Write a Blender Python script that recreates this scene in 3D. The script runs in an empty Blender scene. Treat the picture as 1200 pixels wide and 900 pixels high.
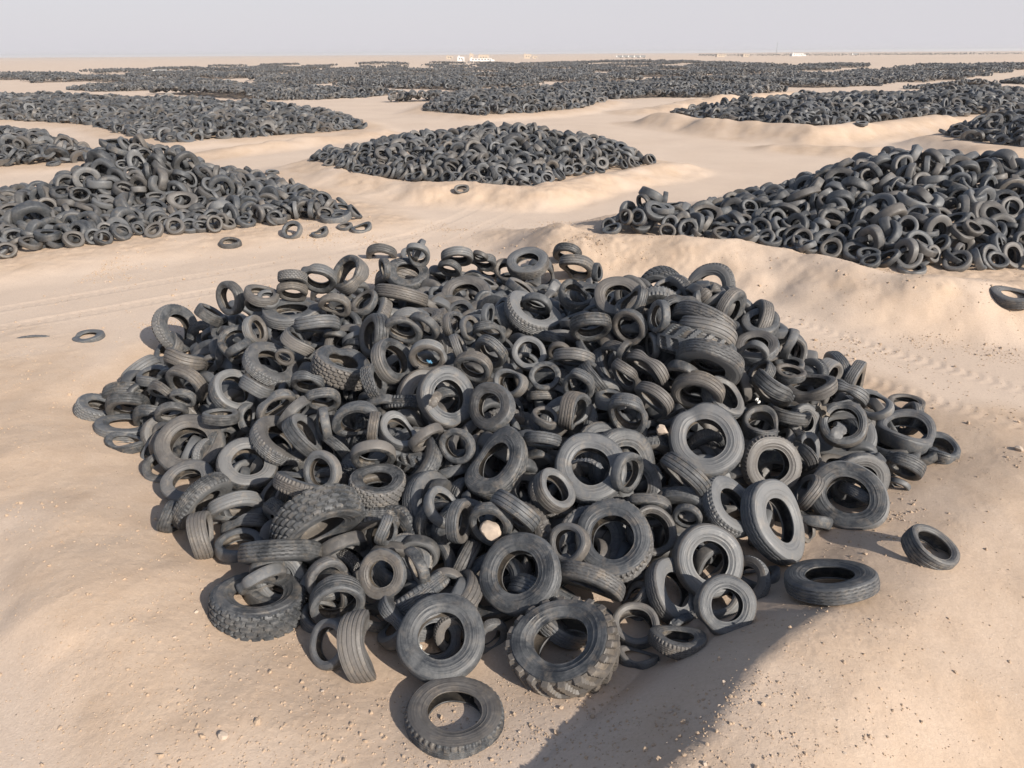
import bpy, bmesh, random
from mathutils import Vector, Matrix
import math, numpy as np
# ---------------------------------------------------------------- terrain and heap shapes (metres; camera stands over x=0, y=0)
def hash2(ix, iy, seed):
    h = (ix.astype(np.int64)*374761393 + iy.astype(np.int64)*668265263 + seed*1442695041) & 0x7fffffff
    h = ((h ^ (h >> 13))*1274126177) & 0x7fffffff
    h = (h ^ (h >> 16)) & 0xffffff
    return h/float(0xffffff)
def vnoise(x, y, seed=0):
    ix = np.floor(x); iy = np.floor(y); fx = x-ix; fy = y-iy
    fx = fx*fx*fx*(fx*(fx*6-15)+10); fy = fy*fy*fy*(fy*(fy*6-15)+10)
    a = hash2(ix, iy, seed); b = hash2(ix+1, iy, seed); c = hash2(ix, iy+1, seed); d = hash2(ix+1, iy+1, seed)
    return (a+(b-a)*fx)*(1-fy)+(c+(d-c)*fx)*fy - .5
def fbm(x, y, seed=0, oct=4, lac=2.03, gain=.5):
    s = 0; a = 1
    for k in range(oct):
        s = s + a*vnoise(x, y, seed+17*k); x = x*lac+3.7; y = y*lac-1.9; a *= gain
    return s
def seg_dist(x, y, pts):
    """distance to a polyline, its interpolated third coordinate there, and the side (+ on the left of its direction)"""
    best = np.full(np.shape(x), 1e9); val = np.zeros(np.shape(x)); side = np.zeros(np.shape(x))
    for p, q in zip(pts[:-1], pts[1:]):
        ex, ey = q[0]-p[0], q[1]-p[1]; l2 = ex*ex+ey*ey
        t = np.clip(((x-p[0])*ex+(y-p[1])*ey)/l2, 0, 1)
        dx = x-p[0]-t*ex; dy = y-p[1]-t*ey; d = np.hypot(dx, dy)
        m = d < best
        best = np.where(m, d, best)
        if len(p) > 2: val = np.where(m, p[2]+(q[2]-p[2])*t, val)
        side = np.where(m, np.sign(ex*dy-ey*dx), side)
    return best, val, side
def poly_sd(x, y, poly):
    """signed distance to a polygon, positive inside"""
    d, _, _ = seg_dist(x, y, list(poly)+[poly[0]])
    ins = np.zeros(np.shape(x), bool)
    n = len(poly)
    for i in range(n):
        x0, y0 = poly[i][:2]; x1, y1 = poly[(i+1) % n][:2]
        if y0 == y1: continue
        c = ((y0 > y) != (y1 > y)) & (x < (x1-x0)*(y-y0)/(y1-y0)+x0)
        ins ^= c
    return np.where(ins, d, -d)
def sstep(a, b, x):
    t = np.clip((x-a)/(b-a), 0, 1); return t*t*(3-2*t)
# heaps: polygon, height, slope, bank height (the sand the heap stands on)
FRONT = [(-8.7,13.0),(-7.2,11.2),(-5.2,8.7),(-4.0,7.2),(-2.4,6.2),(-1.2,5.6),(0.0,5.8),(1.2,6.3),(2.6,6.7),(4.2,7.4),(5.4,8.7),(8.2,11.0),(7.4,13.6),(6.2,15.6),(4.4,18.2),(1.6,21.2),(-2.0,21.6),(-5.0,19.2),(-8.4,15.8)]
HEAPS = {
 'left':   ([(-34,17),(-22,21),(-17.3,23.6),(-13.9,26.0),(-10.4,27.7),(-7.6,28.9),(-5.9,29.3),(-7.6,32.3),(-10,35.5),(-14.5,41),(-21.5,39),(-27,32),(-36,24)], 3.35, .46, .25),
 'middle': ([(-12.6,44.6),(-9.3,39.9),(-4.2,36.6),(0.9,35.2),(3.7,38.8),(9.4,44.2),(5.5,51),(-2,55),(-8,51)], 1.75, .45, .4),
 'right':  ([(2.3,24.4),(4.3,23.4),(6.9,22.5),(9.3,20.9),(10.8,18.9),(14.3,19.1),(20,18.4),(28,19.5),(31,25),(22,32.5),(14,34),(9.5,30),(6.4,27.2),(4.6,27.0)], 2.35, .40, .75),
 'west':   ([(-70,36),(-44,43),(-32,45.6),(-27.4,48),(-31,54),(-42,60),(-66,60)], 1.5, .4, .2),
 'northwest': ([(-60,84),(-41.8,74),(-34,65),(-27,58.0),(-23.5,60.4),(-18,64),(-13.0,68.7),(-17,78),(-29,90),(-48,104),(-74,116),(-96,118),(-84,100)], 1.25, .3, .3),
 'north':  ([(-11,90),(-3.5,80.6),(4,85),(9,92),(14,106),(2,120),(-10,108)], 1.25, .35, .4),
 'east':   ([(15.3,73.5),(20.2,64.6),(24.7,59.4),(30.2,63.7),(41,71),(62,80),(84,100),(60,102),(34,90)], 1.25, .3, .7),
 'fareast': ([(31.7,54.2),(31.6,49.2),(34,46.3),(46,43),(66,52),(72,66),(48,68)], 1.9, .4, .8),
}
# ridges of bulldozed sand: x, y, height; width on its left side, width on its right side
RIDGES = [
 ([(-0.3,2.2,.80),(1.45,4.05,.84),(2.3,4.9,.84),(3.25,5.85,.70),(4.4,7.0,.34),(5.5,8.6,.14),(7.5,10.2,.08),(9.5,11.6,.06)], 1.3, 3.4),
 ([(-12.5,15.6,.1),(-10.6,12.6,.16),(-8.0,9.5,.24),(-5.4,7.1,.27),(-4.4,6.2,.22),(-3.0,4.9,.16),(-1.8,3.6,.1),(-0.6,2.4,.1)], 2.2, 1.3),
 ([(-12,46,.3),(-8.9,39.2,.35),(-4.2,35.7,.4),(1.2,34.2,.4),(4.5,38.2,.35),(10,43.5,.3)], 1.2, 2.6),
 ([(0.6,27,.3),(2.2,23.6,.4),(4.3,22.6,.35),(6.9,21.6,.35),(9.0,20.0,.35),(10.4,18.0,.4),(14,17.5,.35),(22,16.6,.3)], 1.0, 2.2),
 ([(14,75,.4),(18.5,65,.6),(24,58,.7),(31,62,.5),(40,69,.5)], 2.5, 4),
 ([(20,54,.3),(25,50,.6),(30,47,.6),(33,44.5,.4),(46,41,.4)], 2, 3),
 ([(-26,47,.3),(-18,57,.5),(-12,66,.5)], 2.5, 3.),
 ([(15,90,.5),(26,98,1.2),(40,108,1.0)], 4, 5),
]
def ground(x, y):
    x = np.asarray(x, float); y = np.asarray(y, float)
    r = np.hypot(x, y)
    z = .10*fbm(x*.09, y*.09, 3, 2) + .022*fbm(x*.55, y*.55, 9, 3)
    z = z + sstep(60, 400, r)*1.3*fbm(x*.012, y*.012, 21, 4)
    z = z + sstep(200, 2500, r)*(3.0*fbm(x*.0016, y*.0016, 31, 4) - 1.0)
    wob = 1+.9*fbm(x*.35+5, y*.35, 41, 3)
    jx = x+.45*fbm(x*.5, y*.5, 51, 3); jy = y+.55*fbm(x*.5+9, y*.5, 52, 3)
    for poly, h, s, bank in HEAPS.values():
        cx = sum(p[0] for p in poly)/len(poly); cy = sum(p[1] for p in poly)/len(poly)
        far = np.hypot(x-cx, y-cy) > 95
        sd = poly_sd(jx, jy, poly) if not np.all(far) else np.full(x.shape, -99.)
        sd = np.where(far, -99, sd)
        z = z + bank*sstep(-3.6, -.2, sd)
    for pts, wl, wr in RIDGES:
        near = pts[0][1] < 12
        k = .35 if near else 1.
        d, h, side = seg_dist(x+(jx-x)*k, y+(jy-y)*k, pts)
        w = np.where(side > 0, wl, wr)
        t = np.clip(1-d/w, 0, 1)
        t = np.where(side > 0, t**1.0, t*t*(3-2*t))
        t = np.clip(t-.05*(1-(1-t)**2)*0, 0, 1)
        # rounded crest
        t = np.where(t > .86, .86+(t-.86)*(1-(t-.86)*3.2), t)
        z = z + h*t*(1+(wob-1)*(.25 if near else .8))
    sd = poly_sd(x, y, FRONT)
    z = z - .28*sstep(-1.3, .6, sd)
    return z
def heap_h(x, y, poly, hmax, slope, seed=0):
    sd = poly_sd(x, y, poly)
    t = np.clip(sd*slope/hmax, 0, 3)
    h = hmax*(1-np.exp(-t*1.25))/(1-math.exp(-1.9))
    h = np.minimum(h, hmax)
    n = 1+.45*fbm(x*.22+seed, y*.22, 60+seed, 3)
    if poly is HEAPS['left'][0]: h = np.maximum(h-.27*np.maximum(0, np.hypot(x+16.3, y-33.)-1.2)-.22*np.maximum(0, -17.2-x), np.minimum(h, .45))
    if poly is HEAPS['right'][0]: h = h+.7*np.exp(-((x-4.9)**2+(y-24.9)**2)/1.6)*sstep(0, .8, sd)-.5*np.exp(-((x-6.9)**2+(y-24.8)**2)/1.5)*sstep(0, .8, sd)
    if poly is FRONT: h = h + .75*np.exp(-((x-3.4)**2+(y-13.2)**2)/6.5)*sstep(0, 1.6, sd)
    return np.where(sd > 0, h*n, 0)

R_ = math.radians
C = bpy.context.scene.collection
sc = bpy.context.scene
rng = np.random.default_rng(7)

# ---------------------------------------------------------------- materials
def mat(name):
    m = bpy.data.materials.new(name); m.use_nodes = True
    nt = m.node_tree; b = nt.nodes['Principled BSDF']
    return m, nt, b
def nd(nt, kind, **kw):
    n = nt.nodes.new(kind)
    for k, v in kw.items():
        if k in n.inputs: n.inputs[k].default_value = v
        else: setattr(n, k, v)
    return n
def ramp(nt, src, stops):
    r = nt.nodes.new('ShaderNodeValToRGB'); e = r.color_ramp.elements
    while len(e) < len(stops): e.new(.5)
    for el, (p, c) in zip(e, stops): el.position = p; el.color = c if len(c) == 4 else (*c, 1)
    nt.links.new(src, r.inputs[0]); return r.outputs[0]
def mix(nt, f, a, b, mode='MIX'):
    m = nt.nodes.new('ShaderNodeMix'); m.data_type = 'RGBA'; m.blend_type = mode
    for s, v in ((m.inputs[0], f), (m.inputs[6], a), (m.inputs[7], b)):
        if hasattr(v, 'links') or isinstance(v, bpy.types.NodeSocket): nt.links.new(v, s)
        else: s.default_value = v if not isinstance(v, tuple) or len(v) == 4 else (*v, 1)
    return m.outputs[2]
def noise(nt, vec, scale, detail=4, rough=.55, dist=0):
    n = nd(nt, 'ShaderNodeTexNoise', Scale=scale, Detail=detail, Roughness=rough, Distortion=dist)
    nt.links.new(vec, n.inputs['Vector']); return n.outputs['Fac']
def math_(nt, op, a, b=0.):
    m = nt.nodes.new('ShaderNodeMath'); m.operation = op
    for s, v in ((m.inputs[0], a), (m.inputs[1], b)):
        if isinstance(v, bpy.types.NodeSocket): nt.links.new(v, s)
        else: s.default_value = v
    return m.outputs[0]
def bump(nt, h, strength, dist, prev=None):
    b = nd(nt, 'ShaderNodeBump', Strength=strength, Distance=dist)
    nt.links.new(h, b.inputs['Height'])
    if prev is not None: nt.links.new(prev, b.inputs['Normal'])
    return b.outputs[0]

def sand_material():
    m, nt, b = mat('desert_sand'); L = nt.links
    geo = nd(nt, 'ShaderNodeNewGeometry'); P = geo.outputs['Position']
    at = nd(nt, 'ShaderNodeAttribute'); at.attribute_name = 'soil'
    soil = at.outputs['Fac']
    big = noise(nt, P, .22, 5, .6); mid = noise(nt, P, 1.7, 5, .6); fine = noise(nt, P, 24, 4, .7)
    road = ramp(nt, big, [(.3, (.585, .462, .362)), (.7, (.655, .525, .415))])
    dug = ramp(nt, mid, [(.25, (.505, .372, .266)), (.75, (.585, .45, .335))])
    col = mix(nt, soil, road, dug)
    col = mix(nt, math_(nt, 'MULTIPLY', ramp(nt, fine, [(.35, (1, 1, 1)), (.62, (0, 0, 0))]), .22), col, (.33, .235, .16))
    # pale stone chips and dark crumbs
    v = nd(nt, 'ShaderNodeTexVoronoi', Scale=17.); v.feature = 'F1'; L.new(P, v.inputs['Vector'])
    chip = math_(nt, 'LESS_THAN', v.outputs['Distance'], .13)
    sel = nd(nt, 'ShaderNodeSeparateColor'); L.new(v.outputs['Color'], sel.inputs[0])
    pale = math_(nt, 'MULTIPLY', chip, math_(nt, 'GREATER_THAN', sel.outputs[0], .90))
    dark = math_(nt, 'MULTIPLY', chip, math_(nt, 'LESS_THAN', sel.outputs[0], .06))
    col = mix(nt, pale, col, (.6, .52, .43)); col = mix(nt, dark, col, (.17, .125, .09))
    L.new(col, b.inputs['Base Color']); b.inputs['Roughness'].default_value = .95
    b.inputs['Specular IOR Level'].default_value = .15
    clump = noise(nt, P, 5.5, 5, .62)
    n1 = bump(nt, clump, .10, .03)
    n2 = bump(nt, noise(nt, P, 34, 5, .8), .6, .016, n1)
    n3 = bump(nt, math_(nt, 'MULTIPLY', chip, math_(nt, 'GREATER_THAN', sel.outputs[1], .55)), .35, .012, n2)
    L.new(n3, b.inputs['Normal'])
    return m

def rubber_material(name, kind, base=(.045, .0485, .053), pale=(.185, .185, .183), dust=(.34, .275, .205)):
    """weathered tyre rubber: greyed, dusty, scuffed; per-object shade and offset"""
    m, nt, b = mat(name); L = nt.links
    tc = nd(nt, 'ShaderNodeTexCoord'); oi = nd(nt, 'ShaderNodeObjectInfo')
    if kind == 'heap':
        P = nd(nt, 'ShaderNodeNewGeometry').outputs['Position']
        a = nd(nt, 'ShaderNodeAttribute'); a.attribute_name = 'age'; rnd = a.outputs['Fac']
    else:
        rnd = oi.outputs['Random']
        cm = nd(nt, 'ShaderNodeCombineXYZ')
        for k, f in enumerate((31., 57., 83.)): L.new(math_(nt, 'MULTIPLY', rnd, f), cm.inputs[k])
        va = nd(nt, 'ShaderNodeVectorMath'); va.operation = 'ADD'
        L.new(tc.outputs['Object'], va.inputs[0]); L.new(cm.outputs[0], va.inputs[1]); P = va.outputs[0]
    big = noise(nt, P, 2.2, 5, .62, .6); fine = noise(nt, P, 16, 5, .7)
    tone = ramp(nt, rnd, [(0, tuple(c*.45 for c in base)), (.3, tuple(c*.85 for c in base)), (.7, tuple(c*1.3 for c in base)), (1, tuple(.25*x+.75*y for x, y in zip(base, pale)))])
    f = math_(nt, 'ADD', math_(nt, 'MULTIPLY', big, .8), math_(nt, 'MULTIPLY', fine, .35))
    worn = ramp(nt, f, [(.46, (0, 0, 0)), (.80, (1, 1, 1))])
    col = mix(nt, math_(nt, 'MULTIPLY', worn, .62), tone, pale)
    hue = math_(nt, 'FRACT', math_(nt, 'MULTIPLY', rnd, 7.31)); hue = ramp(nt, hue, [(.55, (0, 0, 0)), (1, (.55,)*3)])
    col = mix(nt, hue, col, (.155, .13, .105))
    # sand dust settled in blotches
    d = ramp(nt, noise(nt, P, 3.3, 6, .68, .4), [(.5, (0, 0, 0)), (.78, (1, 1, 1))])
    caked = math_(nt, 'FRACT', math_(nt, 'MULTIPLY', rnd, 13.7)); caked = ramp(nt, caked, [(0, (.35,)*3), (.55, (.8,)*3), (.85, (1, 1, 1)), (1, (1, 1, 1))])
    caked = math_(nt, 'MULTIPLY', caked, 1.7); d = math_(nt, 'MINIMUM', math_(nt, 'MULTIPLY', d, caked), 1.5)
    col = mix(nt, math_(nt, 'MULTIPLY', d, {'tread': .34, 'sidewall': .27, 'liner': .6, 'heap': .22}[kind]), col, dust)
    L.new(col, b.inputs['Base Color'])
    b.inputs['Roughness'].default_value = .72; b.inputs['Specular IOR Level'].default_value = .5
    if kind in ('tread', 'liner', 'heap'):
        L.new(ramp(nt, fine, [(.3, (.42,)*3), (.7, (.72,)*3)]), b.inputs['Roughness'])
        n = bump(nt, fine, .35, .01)
    else:
        # concentric moulding lines and scuffs on the sidewall
        L.new(ramp(nt, f, [(.4, (.38,)*3), (.75, (.7,)*3)]), b.inputs['Roughness'])
        sx = nd(nt, 'ShaderNodeSeparateXYZ'); L.new(tc.outputs['Object'], sx.inputs[0])
        rr = math_(nt, 'SQRT', math_(nt, 'ADD', math_(nt, 'POWER', math_(nt, 'ABSOLUTE', sx.outputs[0]), 2.), math_(nt, 'POWER', math_(nt, 'ABSOLUTE', sx.outputs[1]), 2.)))
        w = math_(nt, 'SINE', math_(nt, 'MULTIPLY', rr, 120.))
        n = bump(nt, w, .10, .01); n = bump(nt, fine, .3, .01, n)
    L.new(n, b.inputs['Normal'])
    return m

def plain(name, col, rough=.8, noise_amt=.25, scale=4):
    m, nt, b = mat(name)
    P = nd(nt, 'ShaderNodeTexCoord').outputs['Object']
    f = noise(nt, P, scale, 5, .6)
    c = mix(nt, f, tuple(x*(1-noise_amt) for x in col), tuple(min(1, x*(1+noise_amt)) for x in col))
    nt.links.new(c, b.inputs['Base Color']); b.inputs['Roughness'].default_value = rough
    nt.links.new(bump(nt, f, .3, .02), b.inputs['Normal'])
    return m
M_SAND = sand_material()
M_TREAD = rubber_material('weathered_tread_rubber', 'tread')
M_SIDE = rubber_material('scuffed_sidewall_rubber', 'sidewall')
M_LINER = rubber_material('dusty_inner_rubber', 'liner', base=(.04, .038, .036), pale=(.13, .11, .09))
M_HEAP = rubber_material('heap_rubber', 'heap', base=(.041, .0445, .049), pale=(.165, .166, .166))
M_ROCK = plain('pale_stone', (.46, .37, .29), .9, .3, 9)
M_CLOD = plain('dry_clods', (.44, .325, .225), .95, .25, 9)
M_WHITE = plain('white_render', (.78, .76, .72), .8, .05)
M_CREAM = plain('cream_render', (.55, .46, .36), .85, .1)
M_DARKWIN = plain('dark_glass', (.05, .055, .06), .25, .1)
M_STEEL = plain('grey_steel', (.25, .25, .25), .6, .2)
M_CLOTH = plain('torn_rubber_scraps', (.2, .17, .135), .9, .4, 12)
M_BLUE = plain('faded_blue_plastic', (.10, .26, .40), .5, .2)
M_PAPER = plain('white_paper', (.74, .72, .66), .8, .08)

# ---------------------------------------------------------------- helpers
def mesh_from(name, V, F, m, smooth=True, sharp=None):
    me = bpy.data.meshes.new(name)
    V = np.asarray(V, np.float32).reshape(-1, 3)
    if isinstance(F, np.ndarray):
        k = F.shape[1]
        me.vertices.add(len(V)); me.vertices.foreach_set('co', V.ravel())
        me.loops.add(F.size); me.loops.foreach_set('vertex_index', F.astype(np.int32).ravel())
        me.polygons.add(len(F)); me.polygons.foreach_set('loop_start', np.arange(0, F.size, k, dtype=np.int32))
        me.update(calc_edges=True)
    else:
        me.from_pydata([tuple(v) for v in V], [], F); me.update()
    me.polygons.foreach_set('use_smooth', np.full(len(me.polygons), smooth))
    me.materials.append(m)
    if sharp: me.set_sharp_from_angle(angle=R_(sharp))
    return me
def link(name, data, parent=None):
    o = bpy.data.objects.new(name, data); C.objects.link(o)
    if parent is not None: o.parent = parent
    return o
def tag(o, label=None, cat=None, group=None, kind=None):
    for k, v in (('label', label), ('category', cat), ('group', group), ('kind', kind)):
        if v: o[k] = v
    return o
def grid_faces(nu, nv, wrap_u=True):
    i = np.arange(nu if wrap_u else nu-1)[:, None]; j = np.arange(nv-1)[None]
    a = i*nv+j; b = ((i+1) % nu)*nv+j
    return np.stack([a, b, b+1, a+1], -1).reshape(-1, 4)

# ---------------------------------------------------------------- tyre meshes (outer radius 1, axle along z)
SPEC = {  # bead ratio, width ratio, shoulder drop
 'c': (.62, .56), 'w': (.66, .72), 'b': (.64, .48), 't': (.52, .46), 's': (.54, .48), 'o': (.50, .66), 'g': (.48, .66), 'd': (.62, .60), 'D': (.53, .50)}
KN = list(SPEC)
def tri(x): return np.abs(((x+.5) % 1)-.5)*2
def tread_relief(k, th, v):
    """radial relief of the tread (negative = groove); th angle, v -1..1 across"""
    z = np.zeros_like(th*v)
    if k in 'cdw':
        n = 4 if k == 'w' else 3
        pos = np.linspace(-.62, .62, n)
        for p in pos: z = z-.030*(np.abs(v-p) < .055)
        z = z-.014*((((th*70/(2*np.pi)+v*1.2) % 1) < .28) & (np.abs(v) > .3))
    elif k == 'b':
        for p in (-.4, .4): z = z-.007*(np.abs(v-p) < .06)
    elif k in 'tD':
        for p in (-.62, -.21, .21, .62): z = z-.022*(np.abs(v-p-.035*(tri(th*34/(2*np.pi))-.5)*2) < .05)
    elif k == 's':
        for p in (-.3, .0, .3): z = z-.024*(np.abs(v-p-.04*(tri(th*30/(2*np.pi))-.5)*2) < .055)
        z = z-.034*((((th*44/(2*np.pi)+.5*(v > 0)) % 1) < .36) & (np.abs(v) > .5))
    elif k == 'o':
        row = np.floor((v+1)*2.5); off = .5*(row % 2)
        vv = ((v+1)*2.5) % 1
        u = (th*26/(2*np.pi)+off+.18*(vv-.5)) % 1
        z = z-.062*((u < .24) | (vv < .17) & (np.abs(v) < .95))
    elif k == 'g':
        u = (th*20/(2*np.pi)+.5*(v > 0)+.55*np.abs(v)) % 1
        z = z-.085*(u < .50)*(np.abs(v) > .12)
    return z
def deform(P, var, k):
    """the squash, sag and kinks of a long-discarded tyre"""
    x, y, z = P[:, 0].copy(), P[:, 1].copy(), P[:, 2].copy()
    r = np.hypot(x, y); t = np.arctan2(y, x)
    e = (.015, .06, .045, .12)[var]
    if k in 'dD': e += .12
    x *= 1+e; y *= 1-e
    sad = (.02, .07, .04, .13)[var]+(.09 if k in 'dD' else 0)
    z = z+sad*r**2*np.cos(2*t+.6)
    lump = .012*np.sin(3*t+var*2.1)+.008*np.sin(5*t+1+var)
    x *= 1+lump; y *= 1+lump
    if var >= 2 or k in 'dD':
        t0 = .7+1.3*var; d = np.angle(np.exp(1j*(t-t0))); g = np.exp(-(d/(.34 if var == 2 else .5))**2)
        dent = (.0, .0, .12, .18)[var]+(.18 if k in 'dD' else 0)
        f = 1-dent*g*np.clip((r-.45)*2, 0, 1)
        x *= f; y *= f; z = z*(1-.35*g*(dent/.13))
    return np.stack([x, y, z], 1)
def tyre_parts(k, var):
    b, w = SPEC[k]; hw = w/2; h = 1-b
    nseg = {'o': 208, 'g': 200, 's': 176, 'c': 140, 'w': 140, 'd': 140, 't': 136, 'D': 136, 'b': 80}[k]
    th = np.arange(nseg)*2*np.pi/nseg
    low = .86 if k in 'g' else .90 if k == 'o' else .93
    sh = .035 if k in 'cwd' else .045
    # tread band
    nv = {'o': 31, 'g': 27, 's': 27, 'c': 29, 'w': 33, 'd': 29, 't': 27, 'D': 27, 'b': 13}[k]
    v = np.linspace(-1, 1, nv)
    crown = 1-.028*v**2-np.clip(np.abs(v)-.86, 0, 1)*.16
    T, V = np.meshgrid(th, v, indexing='ij')
    rad = crown[None]+tread_relief(k, T, V)
    ax = .93*hw*V
    edge = np.array([(low, 1.0*hw)])
    cols_r = np.concatenate([np.full((nseg, 1), 1-(1-low)*h/.5), rad, np.full((nseg, 1), 1-(1-low)*h/.5)], 1)
    cols_z = np.concatenate([np.full((nseg, 1), -.985*hw), ax, np.full((nseg, 1), .985*hw)], 1)
    if k in 'gso':     # lugs run down over the shoulder
        ve = np.array([-1., 1.]); re_ = tread_relief(k, T[:, [0, -1]], np.broadcast_to(ve, (nseg, 2)))
        cols_r[:, [0, -1]] += re_*.7; cols_z[:, [0, -1]] -= re_*np.array([-1, 1])*-.6*(1 if k == 'g' else .5)
    P = np.stack([cols_r*np.cos(th)[:, None], cols_r*np.sin(th)[:, None], cols_z], -1).reshape(-1, 3)
    out = [('tread', deform(P, var, k), grid_faces(nseg, cols_r.shape[1]), M_TREAD, 32)]
    # sidewalls
    ns = 72; ths = np.arange(ns)*2*np.pi/ns
    rs = 1-(1-low)*h/.5
    prof = [(rs-.018, .955*hw), (rs+.004, .97*hw), (rs-.03, 1.0*hw), (rs-.034, 1.01*hw), (b+.70*h, 1.06*hw), (b+.56*h, 1.075*hw), (b+.42*h, 1.05*hw), (b+.405*h, 1.06*hw),
            (b+.385*h, 1.03*hw), (b+.25*h, .955*hw), (b+.235*h, .965*hw), (b+.215*h, .94*hw), (b+.12*h, .85*hw), (b+.05*h, .79*hw), (b+.012*h, .80*hw), (b, .75*hw), (b+.002, .66*hw), (b+.02*h, .60*hw)]
    pr = np.array(prof)
    for s in (1, -1):
        P = np.stack([pr[None, :, 0]*np.cos(ths)[:, None], pr[None, :, 0]*np.sin(ths)[:, None], np.broadcast_to(s*pr[None, :, 1], (ns, len(pr)))], -1).reshape(-1, 3)
        F = grid_faces(ns, len(pr))
        out.append(('sidewall', deform(P, var, k), F if s < 0 else F[:, ::-1], M_SIDE, 40))
    # inner lining
    half = [(b+.02*h, .60*hw), (b+.10*h, .68*hw), (b+.3*h, .84*hw), (b+.56*h, .90*hw), (b+.76*h, .84*hw), (b+.85*h, .6*hw), (b+.87*h, .3*hw), (b+.875*h, 0)]
    pr = np.array(half+[(r, -z) for r, z in half[-2::-1]])
    P = np.stack([pr[None, :, 0]*np.cos(ths)[:, None], pr[None, :, 0]*np.sin(ths)[:, None], np.broadcast_to(pr[None, :, 1], (ns, len(pr)))], -1).reshape(-1, 3)
    out.append(('inner_liner', deform(P, var, k), grid_faces(ns, len(pr)), M_LINER, None))
    return [(n, mesh_from(n+'_mesh', P, F, m, True, s)) for n, P, F, m, s in out]
def low_tyre(k, nseg, prof_n):
    """one closed ring for tyres too deep or too distant to show their parts: vertices, quads"""
    b, w = SPEC[k]; hw = w/2; h = 1-b
    if prof_n >= 12:
        pr = [(1, -.35*hw), (1, .35*hw), (.985, .8*hw), (.93, .96*hw), (b+.55*h, 1.03*hw), (b+.2*h, .93*hw), (b, .78*hw), (b+.03*h, .6*hw), (b+.5*h, .86*hw), (b+.85*h, .6*hw), (b+.85*h, -.6*hw), (b+.5*h, -.86*hw), (b+.03*h, -.6*hw), (b, -.78*hw), (b+.2*h, -.93*hw), (b+.55*h, -1.03*hw), (.93, -.96*hw), (.985, -.8*hw)]
    elif prof_n >= 6:
        pr = [(1, -.8*hw), (1, .8*hw), (b+.5*h, 1.03*hw), (b, .8*hw), (b+.6*h, 0), (b, -.8*hw), (b+.5*h, -1.03*hw)]
    else:
        pr = [(1, -.9*hw), (1, .9*hw), (b, .85*hw), (b, -.85*hw)]
    pr = np.array(pr); n = len(pr); th = np.arange(nseg)*2*np.pi/nseg
    P = np.stack([pr[None, :, 0]*np.cos(th)[:, None], pr[None, :, 0]*np.sin(th)[:, None], np.broadcast_to(pr[None, :, 1], (nseg, n))], -1).reshape(-1, 3)
    i = np.arange(nseg)[:, None]; j = np.arange(n)[None]
    a = i*n+j; bb = ((i+1) % nseg)*n+j; c = ((i+1) % nseg)*n+(j+1) % n; d = i*n+(j+1) % n
    return P, np.stack([a, bb, c, d], -1).reshape(-1, 4)
def frames(N, spin):
    """rotation matrices whose z axis is N"""
    N = N/np.linalg.norm(N, axis=1, keepdims=True)
    ref = np.where(np.abs(N[:, 2:3]) < .9, [[0, 0, 1.]], [[1., 0, 0]])
    a = np.cross(ref, N); a /= np.linalg.norm(a, axis=1, keepdims=True); bb = np.cross(N, a)
    c, s = np.cos(spin)[:, None], np.sin(spin)[:, None]
    return np.stack([a*c+bb*s, -a*s+bb*c, N], -1)

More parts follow.
